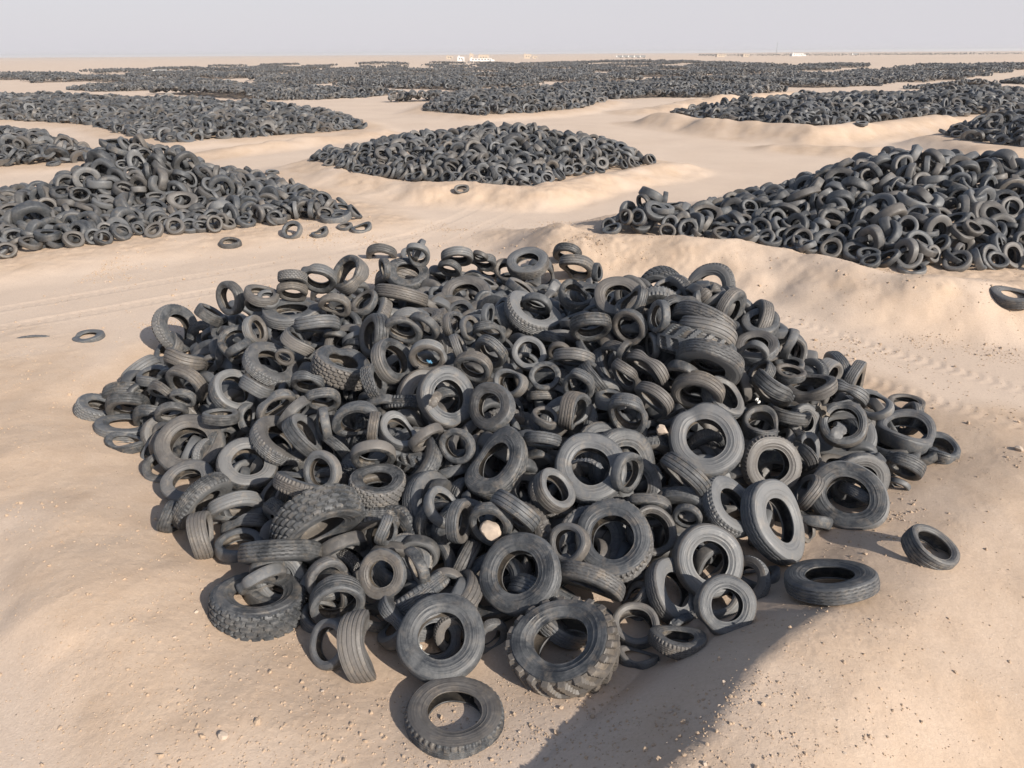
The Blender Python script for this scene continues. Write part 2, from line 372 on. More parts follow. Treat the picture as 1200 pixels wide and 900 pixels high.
# ---------------------------------------------------------------- baked resting places
def unpack(rows):
    """rows of whole numbers: x, y, z in half centimetres, axle heading and tilt in degrees, radius in centimetres, kind"""
    A = np.array(rows, float).reshape(-1, 7)
    ph = np.radians(A[:, 3]); el = np.radians(A[:, 4])
    N = np.stack([np.cos(el)*np.cos(ph), np.cos(el)*np.sin(ph), np.sin(el)], 1)
    return A[:, :3]/200., N, A[:, 5]/100., A[:, 6].astype(int)
SINGLE = [
120,1237,24,-139,68,64,6,-130,1070,-6,73,81,55,4,-174,1261,30,-77,61,53,3,18,1431,79,-125,49,54,3,235,1800,166,-93,50,55,3,-222,2138,240,-56,34,53,3,
621,1956,170,-105,47,61,3,1050,1828,37,-124,47,57,3,-664,1408,4,59,78,60,5,-541,1594,133,-55,-32,63,5,-634,2380,250,3,67,57,5,86,2751,323,-32,60,60,4,
684,2222,320,-118,-36,62,3,-950,2876,288,-57,83,59,3,-1646,3227,89,-16,23,61,4,-221,3285,222,-98,57,62,3,418,2596,440,-118,51,48,3,1479,2290,5,57,90,62,2,
816,1411,66,114,67,56,3,-49,1822,172,-137,55,53,3,-1149,2165,42,-72,58,60,3,-865,1958,92,-50,55,47,3,528,1509,53,-80,38,49,3,-405,1760,138,-8,80,42,5,
276,1557,86,-118,61,57,4,1170,2174,107,-118,44,42,0,96,3906,216,-110,65,61,3,766,1677,57,-46,40,59,3,-242,1762,57,-25,33,54,3,523,1330,61,-81,45,38,3,
1150,1548,55,-39,67,36,1,424,1449,2,-33,44,45,3,832,1927,96,-82,27,49,4,-374,1242,22,10,4,38,1,-633,1534,65,-88,-44,56,3,641,1712,85,-40,49,48,4,
-453,1388,32,-75,0,34,1,-783,2052,120,1,51,52,4,-69,2057,244,-130,39,42,3,-339,1431,82,-100,37,32,3,-955,1790,68,-28,-33,48,4,396,1263,13,73,67,35,4,
-928,2466,223,-12,52,54,4,349,1903,111,-60,25,60,3,198,1433,56,-117,-40,47,3,-432,2329,295,-21,29,45,0,119,1697,157,-25,46,34,0,632,2140,255,-115,-27,43,0,
377,2006,243,-108,-17,36,1,309,1343,-20,-93,75,31,1,515,1775,158,-151,-37,43,0,-60,1571,135,-100,2,31,0,-694,2030,156,12,35,40,0,655,2366,325,-134,-58,78,6,
-848,1778,49,-70,-36,38,0,-442,1259,15,-130,39,30,2,201,2035,237,-32,3,35,1,-1076,1963,19,-76,65,42,3,909,2190,235,-152,-49,46,0,-906,1654,38,19,1,34,1,
291,2417,390,-84,-44,41,0,4,1598,152,-131,-31,39,0,1077,2286,199,-175,75,43,0,-726,3053,404,-139,46,46,1,339,1762,173,-48,12,31,2,393,1611,71,-79,48,36,1,
-1039,2349,167,-26,37,43,0,-147,1578,137,-20,6,30,0,845,2085,150,-112,80,37,1,-516,2046,202,-86,-2,36,0,-1276,2488,130,-112,-12,43,0,152,1527,98,-144,41,30,2,
-430,1864,178,-82,-29,35,2,708,2437,394,-128,-50,63,3,225,1621,41,108,-58,49,5,-795,1638,13,73,84,35,2,1138,1942,28,92,-20,47,3,-576,1800,160,-109,31,31,0,
-530,2530,315,-151,16,46,0,-250,1434,6,138,41,46,4,702,2345,389,-131,-52,50,0,-269,1388,-12,21,55,44,3,890,2357,327,-128,65,39,3,1329,2025,28,-136,-43,32,1,
-366,1977,197,-49,56,33,0,-614,1760,133,58,58,48,4,-52,1468,2,-137,55,48,0,-1521,2420,-24,45,76,54,3,-563,3689,222,-69,56,55,3,-492,1456,45,-56,13,29,0,
-1540,2501,28,-74,-34,43,0,-491,2989,322,-111,-60,61,3,-301,2328,313,-95,-12,34,0,-665,1451,48,-53,-38,32,2,-1316,2603,174,-105,-51,50,0,988,2019,93,-20,42,34,7,
-485,1595,28,-57,-30,39,2,479,2102,252,-144,-35,34,0,934,1853,39,159,26,32,0,432,2399,393,-124,-1,34,2,-135,2262,298,-108,-16,33,0,407,4229,94,-106,-40,58,0,
-1685,2536,-1,12,62,42,5,482,2246,305,-152,-42,39,0,-1247,2973,325,-121,10,38,0,273,2844,364,-83,58,36,1,516,1745,54,-115,-18,43,3,-304,2008,108,4,81,54,6,
723,2142,228,-48,54,39,0,-200,1653,130,-24,44,30,2,-851,2994,408,-89,-35,41,0,-174,1919,177,-109,23,29,0,642,1501,-10,-153,43,32,4,127,1379,-15,6,60,49,3,
1204,2236,22,-128,57,59,3,-75,2346,323,-126,-25,34,0,-821,1751,-2,-71,-41,35,0,554,1570,-3,123,10,33,2,-838,2210,178,-49,-31,35,2,813,2758,420,-122,16,53,4,
395,2203,290,-140,-33,32,0,-309,2246,178,-51,36,55,3,-1449,2281,-16,42,81,35,0,226,2154,273,-109,-14,32,7,-486,2234,257,-5,22,33,5,823,2502,418,133,8,43,3,
-390,1685,26,98,18,49,4,-272,1929,202,-47,-35,31,2,-775,2629,326,-84,-61,43,0,-358,1657,20,61,-29,50,4,-413,2506,350,-88,-20,34,2,-306,1923,99,-172,48,51,3,
-142,1565,3,169,25,37,0,64,2375,300,-92,41,33,2,391,1691,96,82,8,31,7,-346,1566,120,-11,-7,26,0,-197,1299,-9,-66,36,36,4,527,2363,446,-164,10,30,2,
-659,2180,215,-78,-34,30,0,1564,2208,-21,-125,89,39,7,-1046,2224,126,73,76,32,0,657,2043,90,91,16,39,4,450,2487,457,-162,35,33,0,-144,1661,43,-61,4,49,3,
222,2308,311,-104,-55,37,0,-250,1439,98,-148,-8,27,2,365,1803,100,-98,41,45,3,-59,1312,-18,126,-1,25,3,1264,2372,121,-130,-41,42,0,94,1881,219,-101,-51,30,0,
936,2480,374,-112,69,37,3,-1033,1759,32,-6,-10,31,0,-733,2278,235,-96,-38,31,0,115,2239,270,-93,43,28,2,-1065,2863,373,-19,67,34,0,-3,2202,264,-129,32,29,1,
-948,2915,373,-84,-42,33,0,1328,2286,124,-150,53,33,2,-749,2831,337,-91,-25,31,0,-263,1568,36,-95,-5,30,2,-140,1421,3,164,39,39,7,300,1247,-29,76,68,23,0,
984,2205,134,47,75,38,0,911,2049,14,87,35,51,4,-1051,2691,279,-12,19,31,0,193,2094,163,-105,37,49,4,1008,2302,245,-114,83,26,0,1039,2194,106,-73,22,32,3,
-832,2531,286,25,45,32,1,106,2768,358,-114,-37,32,2,-946,2346,191,34,55,33,1,-82,2477,350,-94,-38,31,0,-635,2894,328,-131,50,31,2,107,2017,224,-15,72,25,2,
-295,3766,294,-86,-51,44,0,-334,2519,355,-121,-26,33,2,-1498,2657,87,41,83,36,7,941,2528,352,174,19,49,3,-1367,3003,238,26,51,33,1,-222,1662,69,-56,14,34,0,
-1288,2351,78,-72,-34,29,2,581,2207,285,-110,-35,37,2,-147,1318,-14,-70,15,28,4,22,1646,33,-126,12,52,4,151,2342,159,-120,15,50,4,497,1638,105,-114,-10,21,2,
-630,2059,183,-155,4,30,2,1451,2681,26,-40,0,50,3,-1077,2557,244,-27,-43,34,2,-505,1397,-33,-11,69,26,1,-748,2130,187,-20,-36,35,2,-503,3701,325,-90,-30,37,2,
-632,1494,15,-86,34,37,3,320,2213,185,-58,-4,44,3,-486,1461,0,-117,9,33,1,-373,2231,168,81,56,46,4,616,2437,426,-104,60,45,3,-227,2571,345,-28,20,28,0,
54,1426,3,-125,-24,37,1,113,1755,97,-20,49,37,4,-365,1386,-28,32,63,22,0,1124,1870,12,37,59,39,3,-309,1546,11,-77,52,43,5,-1120,2665,238,-67,46,38,2,
634,2873,383,59,17,51,5,-1615,2649,9,-84,-42,47,0,-678,2638,247,-130,57,43,4,-980,2281,90,-8,5,25,0,285,2215,275,1,40,33,1,863,2310,321,-118,-23,29,2,
1401,2747,42,0,7,51,3,-937,2910,435,-89,-55,31,5,344,2111,238,81,81,32,7,-442,1983,211,-2,-3,28,0,-643,1479,-22,36,73,39,2,-911,4845,23,-91,-44,54,0,
-235,2203,184,-69,-10,30,1,1584,2507,9,-122,76,33,2,-1225,2107,-16,124,-68,35,0,-314,1499,34,15,69,30,0,1074,2508,244,-96,-4,38,1,-1262,2413,111,-96,-27,23,0,
-221,1572,-10,-131,38,33,0,-282,1350,-11,168,48,35,2,570,2637,375,81,25,54,4,-687,1733,20,-132,-15,45,4,-339,3755,233,-108,-40,33,0,458,2023,79,87,22,42,4,
142,2547,287,-102,-56,35,0,369,2390,212,-19,31,52,3,-1446,2488,-5,-74,-47,38,0,-140,1810,48,138,-22,36,1,-1340,2328,-3,-27,30,36,3,-585,2027,100,-138,-19,29,0,
1558,2421,-8,176,21,33,0,299,1962,113,-48,53,53,5,1062,2493,286,-19,-8,33,2,909,1794,-15,51,58,37,2,-750,1849,45,29,-48,27,1,-604,2883,267,-153,47,51,4,
-1387,2507,93,-117,-40,31,0,-1061,2212,40,-26,-10,28,0,-403,2564,356,-82,-26,32,1,682,1538,-38,95,73,30,7,-460,1554,2,-132,0,24,5,542,1432,-21,-165,70,31,1,
358,4383,146,-107,-44,46,0,-1658,2862,20,-21,-41,46,0,884,2252,271,-180,36,26,1,-162,2521,346,-29,24,25,2,106,2236,192,-93,-55,27,0,86,1888,132,-101,-21,27,2,
386,2368,299,-138,-32,31,0,684,2727,398,21,6,48,4,-469,1964,84,93,85,47,5,-661,1499,42,-75,-21,25,2,-380,2739,295,-98,84,47,5,-548,2142,75,-164,27,52,5,
-162,3926,220,-88,-51,39,0,-321,2593,231,72,-21,48,5,-687,4093,57,-94,-48,67,0,1168,2471,162,-162,19,34,4,-1667,3159,12,-133,44,40,0,-22,3928,156,-102,56,42,0,
330,1437,-24,-135,41,25,2,-41,2146,105,104,3,47,4,229,1578,-4,-180,27,33,2,-180,1462,28,-91,-11,23,2,482,1704,0,-66,12,33,2,-455,2204,172,-84,-33,33,2,
-1087,2151,3,-13,9,34,4,736,2573,448,150,46,37,7,1103,1916,2,-146,24,32,2,-17,2765,293,-1,31,34,1,-197,2385,326,3,22,27,0,-2,1539,-16,154,53,31,1,
-190,1909,79,121,43,33,2,511,2355,335,-172,-2,25,2,50,3532,180,7,55,45,2,336,1473,-12,-3,-35,30,0,626,2695,436,-31,81,37,7,-568,1856,85,-97,-15,28,0,
1239,2227,38,174,-9,31,1,1290,2613,96,-52,-8,36,1,-1532,3265,27,98,9,43,4,190,4246,45,-98,-15,53,1,-159,1939,64,-49,25,39,1,14,2600,204,-161,28,46,3,
-571,3082,423,-155,4,25,0,]
LAB = [
'huge dusty tractor tyre with deep lugs leaning at the front foot of the heap',
'large lorry tyre lying flat on the sand, frontmost of the whole heap',
'smooth grey truck tyre propped upright with its rim on the frontmost flat tyre',
'large tilted truck tyre with its hole facing out, directly behind the big tractor tyre',
'large smooth truck tyre facing out like a target in the middle of the heap',
'pale truck tyre, front one of two big rings leaning together high in the heap',
'largest pale truck tyre on the right slope with its wide dark hole facing out',
'big round truck tyre propped upright at the right foot of the heap facing out',
'broad off road tyre with block tread lying flat at the left front corner',
'large off road tyre showing chunky staggered blocks, above the blocky corner tyre',
'broad muddy off road tyre tilted up on the left slope below the crest',
'tilted lorry tyre below the crest with a smaller tyre lying in its hole',
'long arched black truck tyre showing its ribbed tread on the upper right slope',
'truck tyre lying flat like a shelf on the upper left shoulder of the heap',
'big lorry tyre with toothed shoulder standing at the far left edge against bare sand',
'wide pale truck tyre tilted back just under the middle of the crest',
'big truck tyre leaning back at the right end of the crest, another over its rim',
'wide worn tyre lying flat at the right corner with smaller tyres standing in it',
'black truck tyre lying flat on sunlit sand at the right front foot',
'large truck tyre warped to an oval, left of the smooth middle ring',
'big half sunk truck tyre like an arch on the lower left edge',
'big truck tyre with sandy inside leaning on the lower left slope',
'tall truck tyre standing on the front right slope behind a smaller round one',
'fat knobbly off road tyre lying nearly flat on the left middle slope',
'big frayed lorry tyre leaning above the tractor tyre with a car tyre over its rim',
'ribbed car tyre facing out inside a bigger ring on the right slope',
'truck tyre lying tilted on the very top of the crest',
'large bald truck tyre leaning sideways in the sun beside the round foot ring',
'large truck tyre turned aside showing its tread with a smaller tyre inside it',
'round truck tyre leaning at the front right foot before the tall front ring',
'wide car tyre lying tilted alone on the sunlit ridge at the right',
'large ribbed truck tyre tilted, below left of the tall front ring',
'large toothed lorry tyre tilted, second above the bald leaning tyre',
'middling wide car tyre on edge, fourth left of the upright front ring',
'large ribbed truck tyre tilted, below left of the chunky block band',
'large toothed lorry tyre tilted, left of the bald leaning tyre',
'middling wide car tyre on edge, second right of the blocky corner tyre',
'large toothed lorry tyre tilted, first above right of the sand filled ring',
'middling ribbed truck tyre tilted, first right of the twin leaning rings',
'middling ribbed truck tyre tilted, fourth below left of the torn zigzag tyre',
'large toothed lorry tyre tilted, second below the half sunk ring',
'middling toothed lorry tyre lying flat, below left of the small front ring',
'large toothed lorry tyre tilted, second below left of the flat shelf tyre',
'large ribbed truck tyre tilted, first right of the smooth middle ring',
'large ribbed truck tyre tilted, second below left of the frayed truck ring',
'large ribbed car tyre tilted, right of the broad muddy tyre',
'middling ribbed car tyre tilted, first below left of the smooth middle ring',
'large ribbed car tyre tilted, below the long arched tyre',
'middling wide car tyre on edge, second above right of the smooth middle ring',
'middling wide car tyre lying flat, first right of the big tractor tyre',
'large ribbed car tyre tilted, below left of the pale truck ring',
'middling ribbed car tyre on edge, above left of the tilted truck ring',
'middling ribbed car tyre tilted, second above right of the sand filled ring',
'large deep lugged tractor tyre tilted, first above left of the long arched tyre',
'middling ribbed car tyre tilted, first below the sand filled ring',
'small worn smooth tyre tilted, below right of the blocky corner tyre',
'middling wide car tyre on edge, first above the smooth middle ring',
'large ribbed truck tyre lying flat, first below the half sunk ring',
'large ribbed car tyre tilted, fourth right of the long arched tyre',
'middling wide car tyre on edge, below left of the sand filled ring',
'middling ribbed car tyre tilted, below left of the high right ring',
'middling ribbed car tyre tilted, below the warped oval ring',
'large ribbed car tyre lying flat, first above left of the ring in ring',
'large wide car tyre tilted, second above right of the flat shelf tyre',
'middling worn smooth tyre on edge, second right of the smooth middle ring',
'middling wide car tyre tilted, right of the frayed truck ring',
'large ribbed car tyre tilted, second above right of the half sunk ring',
'small ribbed car tyre on edge, first below right of the torn zigzag tyre',
'middling wide car tyre lying flat, right of the pale truck ring',
'middling ribbed car tyre on edge, first below the broad muddy tyre',
'large ribbed car tyre on edge, third below the lone toothed ring',
'small worn smooth tyre tilted, second left of the frayed truck ring',
'middling worn smooth tyre tilted, second above the fat knobbly tyre',
'large ribbed truck tyre tilted, second above the long arched tyre',
'large knobbly off road tyre lying flat, first left of the frayed truck ring',
'middling worn smooth tyre lying flat, third above the blocky corner tyre',
'large ribbed truck tyre tilted, above right of the round foot ring',
'small ribbed car tyre tilted, third above the chunky block band',
'large ribbed car tyre on edge, first above right of the broad muddy tyre',
'large toothed lorry tyre tilted, second above left of the upright front ring',
'large ribbed car tyre tilted, first above the long arched tyre',
'large ribbed truck tyre tilted, first above left of the upright front ring',
'middling ribbed truck tyre lying flat, second right of the long arched tyre',
'middling wide car tyre tilted, below the flat corner tyre',
'middling ribbed car tyre tilted, second above right of the fat knobbly tyre',
'large toothed lorry tyre tilted, first above the chunky block band',
'large ribbed car tyre tilted, below left of the tilted truck ring',
'large ribbed truck tyre lying flat, third left of the half sunk ring',
'large ribbed truck tyre tilted, first left of the pale upper ring',
'small ribbed car tyre on edge, first below the chunky block band',
'large ribbed car tyre tilted, fourth above left of the half sunk ring',
'large ribbed truck tyre lying flat, second left of the pale upper ring',
'middling ribbed car tyre on edge, above left of the twin leaning rings',
'middling worn smooth tyre tilted, first above the blocky corner tyre',
'large ribbed car tyre tilted, second below the lone toothed ring',
'middling crushed tyre tilted, below left of the ring in ring',
'middling worn smooth tyre tilted, first below right of the chunky block band',
'middling ribbed car tyre tilted, below left of the long arched tyre',
'middling ribbed car tyre tilted, left of the round foot ring',
'middling worn smooth tyre on edge, first below the high right ring',
'middling ribbed car tyre on edge, above right of the twin leaning rings',
'large ribbed car tyre tilted, second right of the crest ring',
'middling knobbly off road tyre lying flat, fourth left of the half sunk ring',
'middling ribbed car tyre tilted, second left of the long arched tyre',
'middling ribbed car tyre on edge, above right of the lone toothed ring',
'middling wide car tyre tilted, left of the high right ring',
'large ribbed truck tyre tilted, third above left of the tall front ring',
'large deep lugged tractor tyre lying flat, first above right of the fat knobbly tyre',
'middling ribbed car tyre tilted, below right of the long arched tyre',
'small worn smooth tyre tilted, first right of the torn zigzag tyre',
'middling ribbed car tyre tilted, first above right of the flat shelf tyre',
'small ribbed car tyre tilted, above left of the warped oval ring',
'middling toothed lorry tyre tilted, first above right of the small front ring',
'large ribbed truck tyre lying flat, above the big tractor tyre',
'large ribbed truck tyre tilted, below the ring in ring',
'middling ribbed car tyre tilted, below left of the cradling tyre',
'middling ribbed car tyre tilted, second below the sand filled ring',
'middling worn smooth tyre on edge, below right of the tall front ring',
'middling worn smooth tyre tilted, third above right of the sand filled ring',
'large toothed lorry tyre on edge, fifth above the long arched tyre',
'middling ribbed car tyre tilted, fourth below the high right ring',
'large ribbed truck tyre tilted, first left of the twin leaning rings',
'middling ribbed car tyre lying flat, second left of the half sunk ring',
'middling crushed tyre on edge, fourth above the smooth middle ring',
'middling knobbly off road tyre tilted, first below right of the broad muddy tyre',
'large ribbed truck tyre on edge, third above the long arched tyre',
'large toothed lorry tyre tilted, second below the fat knobbly tyre',
'small worn smooth tyre tilted, below left of the twin leaning rings',
'large ribbed car tyre lying flat, below right of the flat shelf tyre',
'large toothed lorry tyre tilted, first below left of the torn zigzag tyre',
'middling worn smooth tyre tilted, fifth below left of the pale upper ring',
'large ribbed truck tyre tilted, above the torn zigzag tyre',
'middling ribbed car tyre tilted, second left of the tilted truck ring',
'middling worn smooth tyre tilted, first below the cradling tyre',
'small crushed tyre on edge, above right of the frayed truck ring',
'small ribbed car tyre on edge, first below the fat knobbly tyre',
'middling toothed lorry tyre tilted, first left of the upright front ring',
'small worn smooth tyre on edge, first below right of the high right ring',
'small ribbed car tyre tilted, second below left of the broad muddy tyre',
'middling crushed tyre lying flat, below right of the flat corner tyre',
'middling ribbed car tyre lying flat, first above right of the half sunk ring',
'middling toothed lorry tyre on edge, below the pale truck ring',
'middling ribbed car tyre tilted, first right of the high right ring',
'large ribbed truck tyre on edge, second below right of the torn zigzag tyre',
'middling ribbed car tyre tilted, second below right of the cradling tyre',
'small worn smooth tyre on edge, fourth below the torn zigzag tyre',
'large ribbed truck tyre tilted, below right of the smooth middle ring',
'small ribbed truck tyre on edge, second right of the upright front ring',
'middling ribbed car tyre tilted, first above the ring in ring',
'small ribbed car tyre tilted, first above right of the warped oval ring',
'middling ribbed truck tyre lying flat, second above right of the long arched tyre',
'middling ribbed car tyre on edge, third below the half sunk ring',
'small ribbed car tyre tilted, first below left of the broad muddy tyre',
'small worn smooth tyre tilted, third below the cradling tyre',
'middling ribbed car tyre lying flat, above left of the flat shelf tyre',
'small wide car tyre tilted, second right of the twin leaning rings',
'middling ribbed car tyre tilted, first above the flat shelf tyre',
'middling worn smooth tyre tilted, above right of the ring in ring',
'small ribbed car tyre tilted, right of the flat shelf tyre',
'small worn smooth tyre on edge, second below the torn zigzag tyre',
'middling crushed tyre tilted, above right of the upright front ring',
'small ribbed car tyre lying flat, second right of the big tractor tyre',
'middling ribbed car tyre lying flat, second left of the ring in ring',
'large toothed lorry tyre tilted, first above the bald leaning tyre',
'middling ribbed car tyre tilted, first below left of the flat shelf tyre',
'large toothed lorry tyre tilted, above left of the smooth middle ring',
'small ribbed car tyre lying flat, third above left of the ring in ring',
'middling ribbed truck tyre tilted, first left of the ring in ring',
'middling wide car tyre tilted, below the flat shelf tyre',
'middling worn smooth tyre tilted, above right of the cradling tyre',
'middling wide car tyre tilted, second above the sand filled ring',
'small ribbed car tyre tilted, below right of the pale upper ring',
'middling worn smooth tyre tilted, second above the broad muddy tyre',
'small worn smooth tyre lying flat, second above right of the warped oval ring',
'large ribbed car tyre tilted, above the pale upper ring',
'middling worn smooth tyre tilted, second below left of the pale upper ring',
'middling crushed tyre lying flat, first below left of the lone toothed ring',
'large ribbed truck tyre tilted, first above right of the long arched tyre',
'middling wide car tyre tilted, second right of the lone toothed ring',
'middling ribbed car tyre on edge, first below the torn zigzag tyre',
'small worn smooth tyre tilted, first above left of the half sunk ring',
'middling worn smooth tyre tilted, first left of the long arched tyre',
'small toothed lorry tyre on edge, first right of the upright front ring',
'large toothed lorry tyre on edge, above the tilted truck ring',
'large toothed lorry tyre on edge, fourth below the cradling tyre',
'small worn smooth tyre on edge, second above left of the tall front ring',
'small worn smooth tyre on edge, second below the broad muddy tyre',
'large ribbed truck tyre on edge, second above the ring in ring',
'middling worn smooth tyre tilted, fourth below left of the flat shelf tyre',
'small wide car tyre lying flat, first right of the blocky corner tyre',
'middling worn smooth tyre tilted, third below left of the broad muddy tyre',
'middling worn smooth tyre tilted, second above left of the pale upper ring',
'middling ribbed truck tyre tilted, second above right of the blocky corner tyre',
'large ribbed truck tyre on edge, second above the smooth middle ring',
'middling wide car tyre on edge, second below the chunky block band',
'large toothed lorry tyre tilted, second left of the twin leaning rings',
'large ribbed truck tyre lying flat, second above left of the long arched tyre',
'small ribbed car tyre tilted, first below left of the pale upper ring',
'middling wide car tyre tilted, below right of the tilted truck ring',
'middling toothed lorry tyre tilted, second below left of the smooth middle ring',
'small ribbed car tyre lying flat, third left of the upright front ring',
'middling ribbed truck tyre lying flat, right of the round foot ring',
'large knobbly off road tyre tilted, second below left of the torn zigzag tyre',
'middling worn smooth tyre tilted, third below left of the flat shelf tyre',
'large knobbly off road tyre on edge, third right of the high right ring',
'large ribbed car tyre tilted, fifth above left of the half sunk ring',
'large toothed lorry tyre tilted, first above the broad muddy tyre',
'small ribbed car tyre on edge, first above the sand filled ring',
'middling wide car tyre tilted, fifth below the high right ring',
'small worn smooth tyre tilted, first right of the long arched tyre',
'large ribbed truck tyre on edge, third above the ring in ring',
'middling knobbly off road tyre tilted, second above the flat shelf tyre',
'middling crushed tyre lying flat, third above the smooth middle ring',
'small ribbed car tyre on edge, third above the fat knobbly tyre',
'middling worn smooth tyre lying flat, first above right of the blocky corner tyre',
'large ribbed car tyre tilted, third above left of the pale upper ring',
'small wide car tyre on edge, below the twin leaning rings',
'middling worn smooth tyre lying flat, second above the flat corner tyre',
'middling ribbed car tyre lying flat, below left of the half sunk ring',
'small ribbed car tyre lying flat, third below left of the torn zigzag tyre',
'middling wide car tyre on edge, fifth right of the long arched tyre',
'small ribbed car tyre tilted, above the half sunk ring',
'middling ribbed car tyre tilted, third below the torn zigzag tyre',
'middling worn smooth tyre tilted, second left of the upright front ring',
'large toothed lorry tyre tilted, second right of the high right ring',
'large toothed lorry tyre on edge, left of the chunky block band',
'middling ribbed car tyre tilted, first above left of the pale upper ring',
'large toothed lorry tyre tilted, left of the pale truck ring',
'middling ribbed car tyre tilted, first below right of the cradling tyre',
'large ribbed truck tyre tilted, third below the high right ring',
'middling ribbed car tyre tilted, second above left of the half sunk ring',
'middling wide car tyre tilted, second right of the torn zigzag tyre',
'middling ribbed truck tyre tilted, first left of the half sunk ring',
'small ribbed car tyre tilted, second above left of the fat knobbly tyre',
'middling ribbed car tyre tilted, first above the flat corner tyre',
'large knobbly off road tyre tilted, first above right of the smooth middle ring',
'middling worn smooth tyre on edge, sixth right of the long arched tyre',
'middling worn smooth tyre tilted, right of the bald leaning tyre',
'small wide car tyre tilted, below right of the sand filled ring',
'large toothed lorry tyre tilted, second above right of the broad muddy tyre',
'small ribbed car tyre tilted, third above left of the half sunk ring',
'small ribbed car tyre on edge, right of the half sunk ring',
'middling wide car tyre tilted, fourth below left of the pale upper ring',
'small crushed tyre lying flat, second above right of the small front ring',
'small knobbly off road tyre on edge, second below right of the chunky block band',
'middling wide car tyre lying flat, above left of the small front ring',
'large ribbed car tyre tilted, first right of the crest ring',
'large ribbed car tyre tilted, second below left of the lone toothed ring',
'small wide car tyre tilted, third right of the long arched tyre',
'small worn smooth tyre tilted, first below the pale upper ring',
'small ribbed car tyre tilted, third above right of the warped oval ring',
'small worn smooth tyre tilted, right of the warped oval ring',
'middling ribbed car tyre tilted, second below the high right ring',
'large toothed lorry tyre on edge, fifth right of the high right ring',
'large knobbly off road tyre lying flat, first above the fat knobbly tyre',
'small worn smooth tyre tilted, second above the blocky corner tyre',
'large knobbly off road tyre lying flat, third below left of the pale upper ring',
'large knobbly off road tyre tilted, first above left of the fat knobbly tyre',
'middling ribbed car tyre tilted, above right of the pale upper ring',
'large knobbly off road tyre tilted, above the twin leaning rings',
'large ribbed car tyre tilted, third left of the pale upper ring',
'middling toothed lorry tyre tilted, second above left of the ring in ring',
'middling ribbed car tyre tilted, first below the lone toothed ring',
'middling ribbed car tyre tilted, below left of the crest ring',
'small worn smooth tyre tilted, below the frayed truck ring',
'large toothed lorry tyre on edge, above the warped oval ring',
'middling worn smooth tyre tilted, first below left of the frayed truck ring',
'small worn smooth tyre on edge, above the upright front ring',
'middling worn smooth tyre on edge, first above left of the tall front ring',
'middling worn smooth tyre tilted, second below right of the broad muddy tyre',
'middling toothed lorry tyre on edge, below right of the half sunk ring',
'middling crushed tyre tilted, fourth above the long arched tyre',
'middling worn smooth tyre tilted, above the round foot ring',
'middling wide car tyre tilted, left of the cradling tyre',
'small ribbed car tyre tilted, second below the pale upper ring',
'middling wide car tyre tilted, first left of the tilted truck ring',
'middling worn smooth tyre tilted, above right of the torn zigzag tyre',
'small worn smooth tyre on edge, second below right of the high right ring',
'large worn smooth tyre tilted, above left of the cradling tyre',
'small ribbed car tyre tilted, below right of the frayed truck ring',
'middling crushed tyre lying flat, fourth right of the high right ring',
'small ribbed car tyre on edge, second above the chunky block band',
'middling wide car tyre on edge, below right of the ring in ring',
'middling wide car tyre on edge, fourth above the ring in ring',
'large toothed lorry tyre on edge, first right of the lone toothed ring',
'large wide car tyre on edge, below right of the crest ring',
'middling wide car tyre tilted, left of the warped oval ring',
'large ribbed truck tyre tilted, second below the cradling tyre',
'small ribbed car tyre on edge, fourth left of the pale upper ring',]
def label_of(i): return LAB[i]
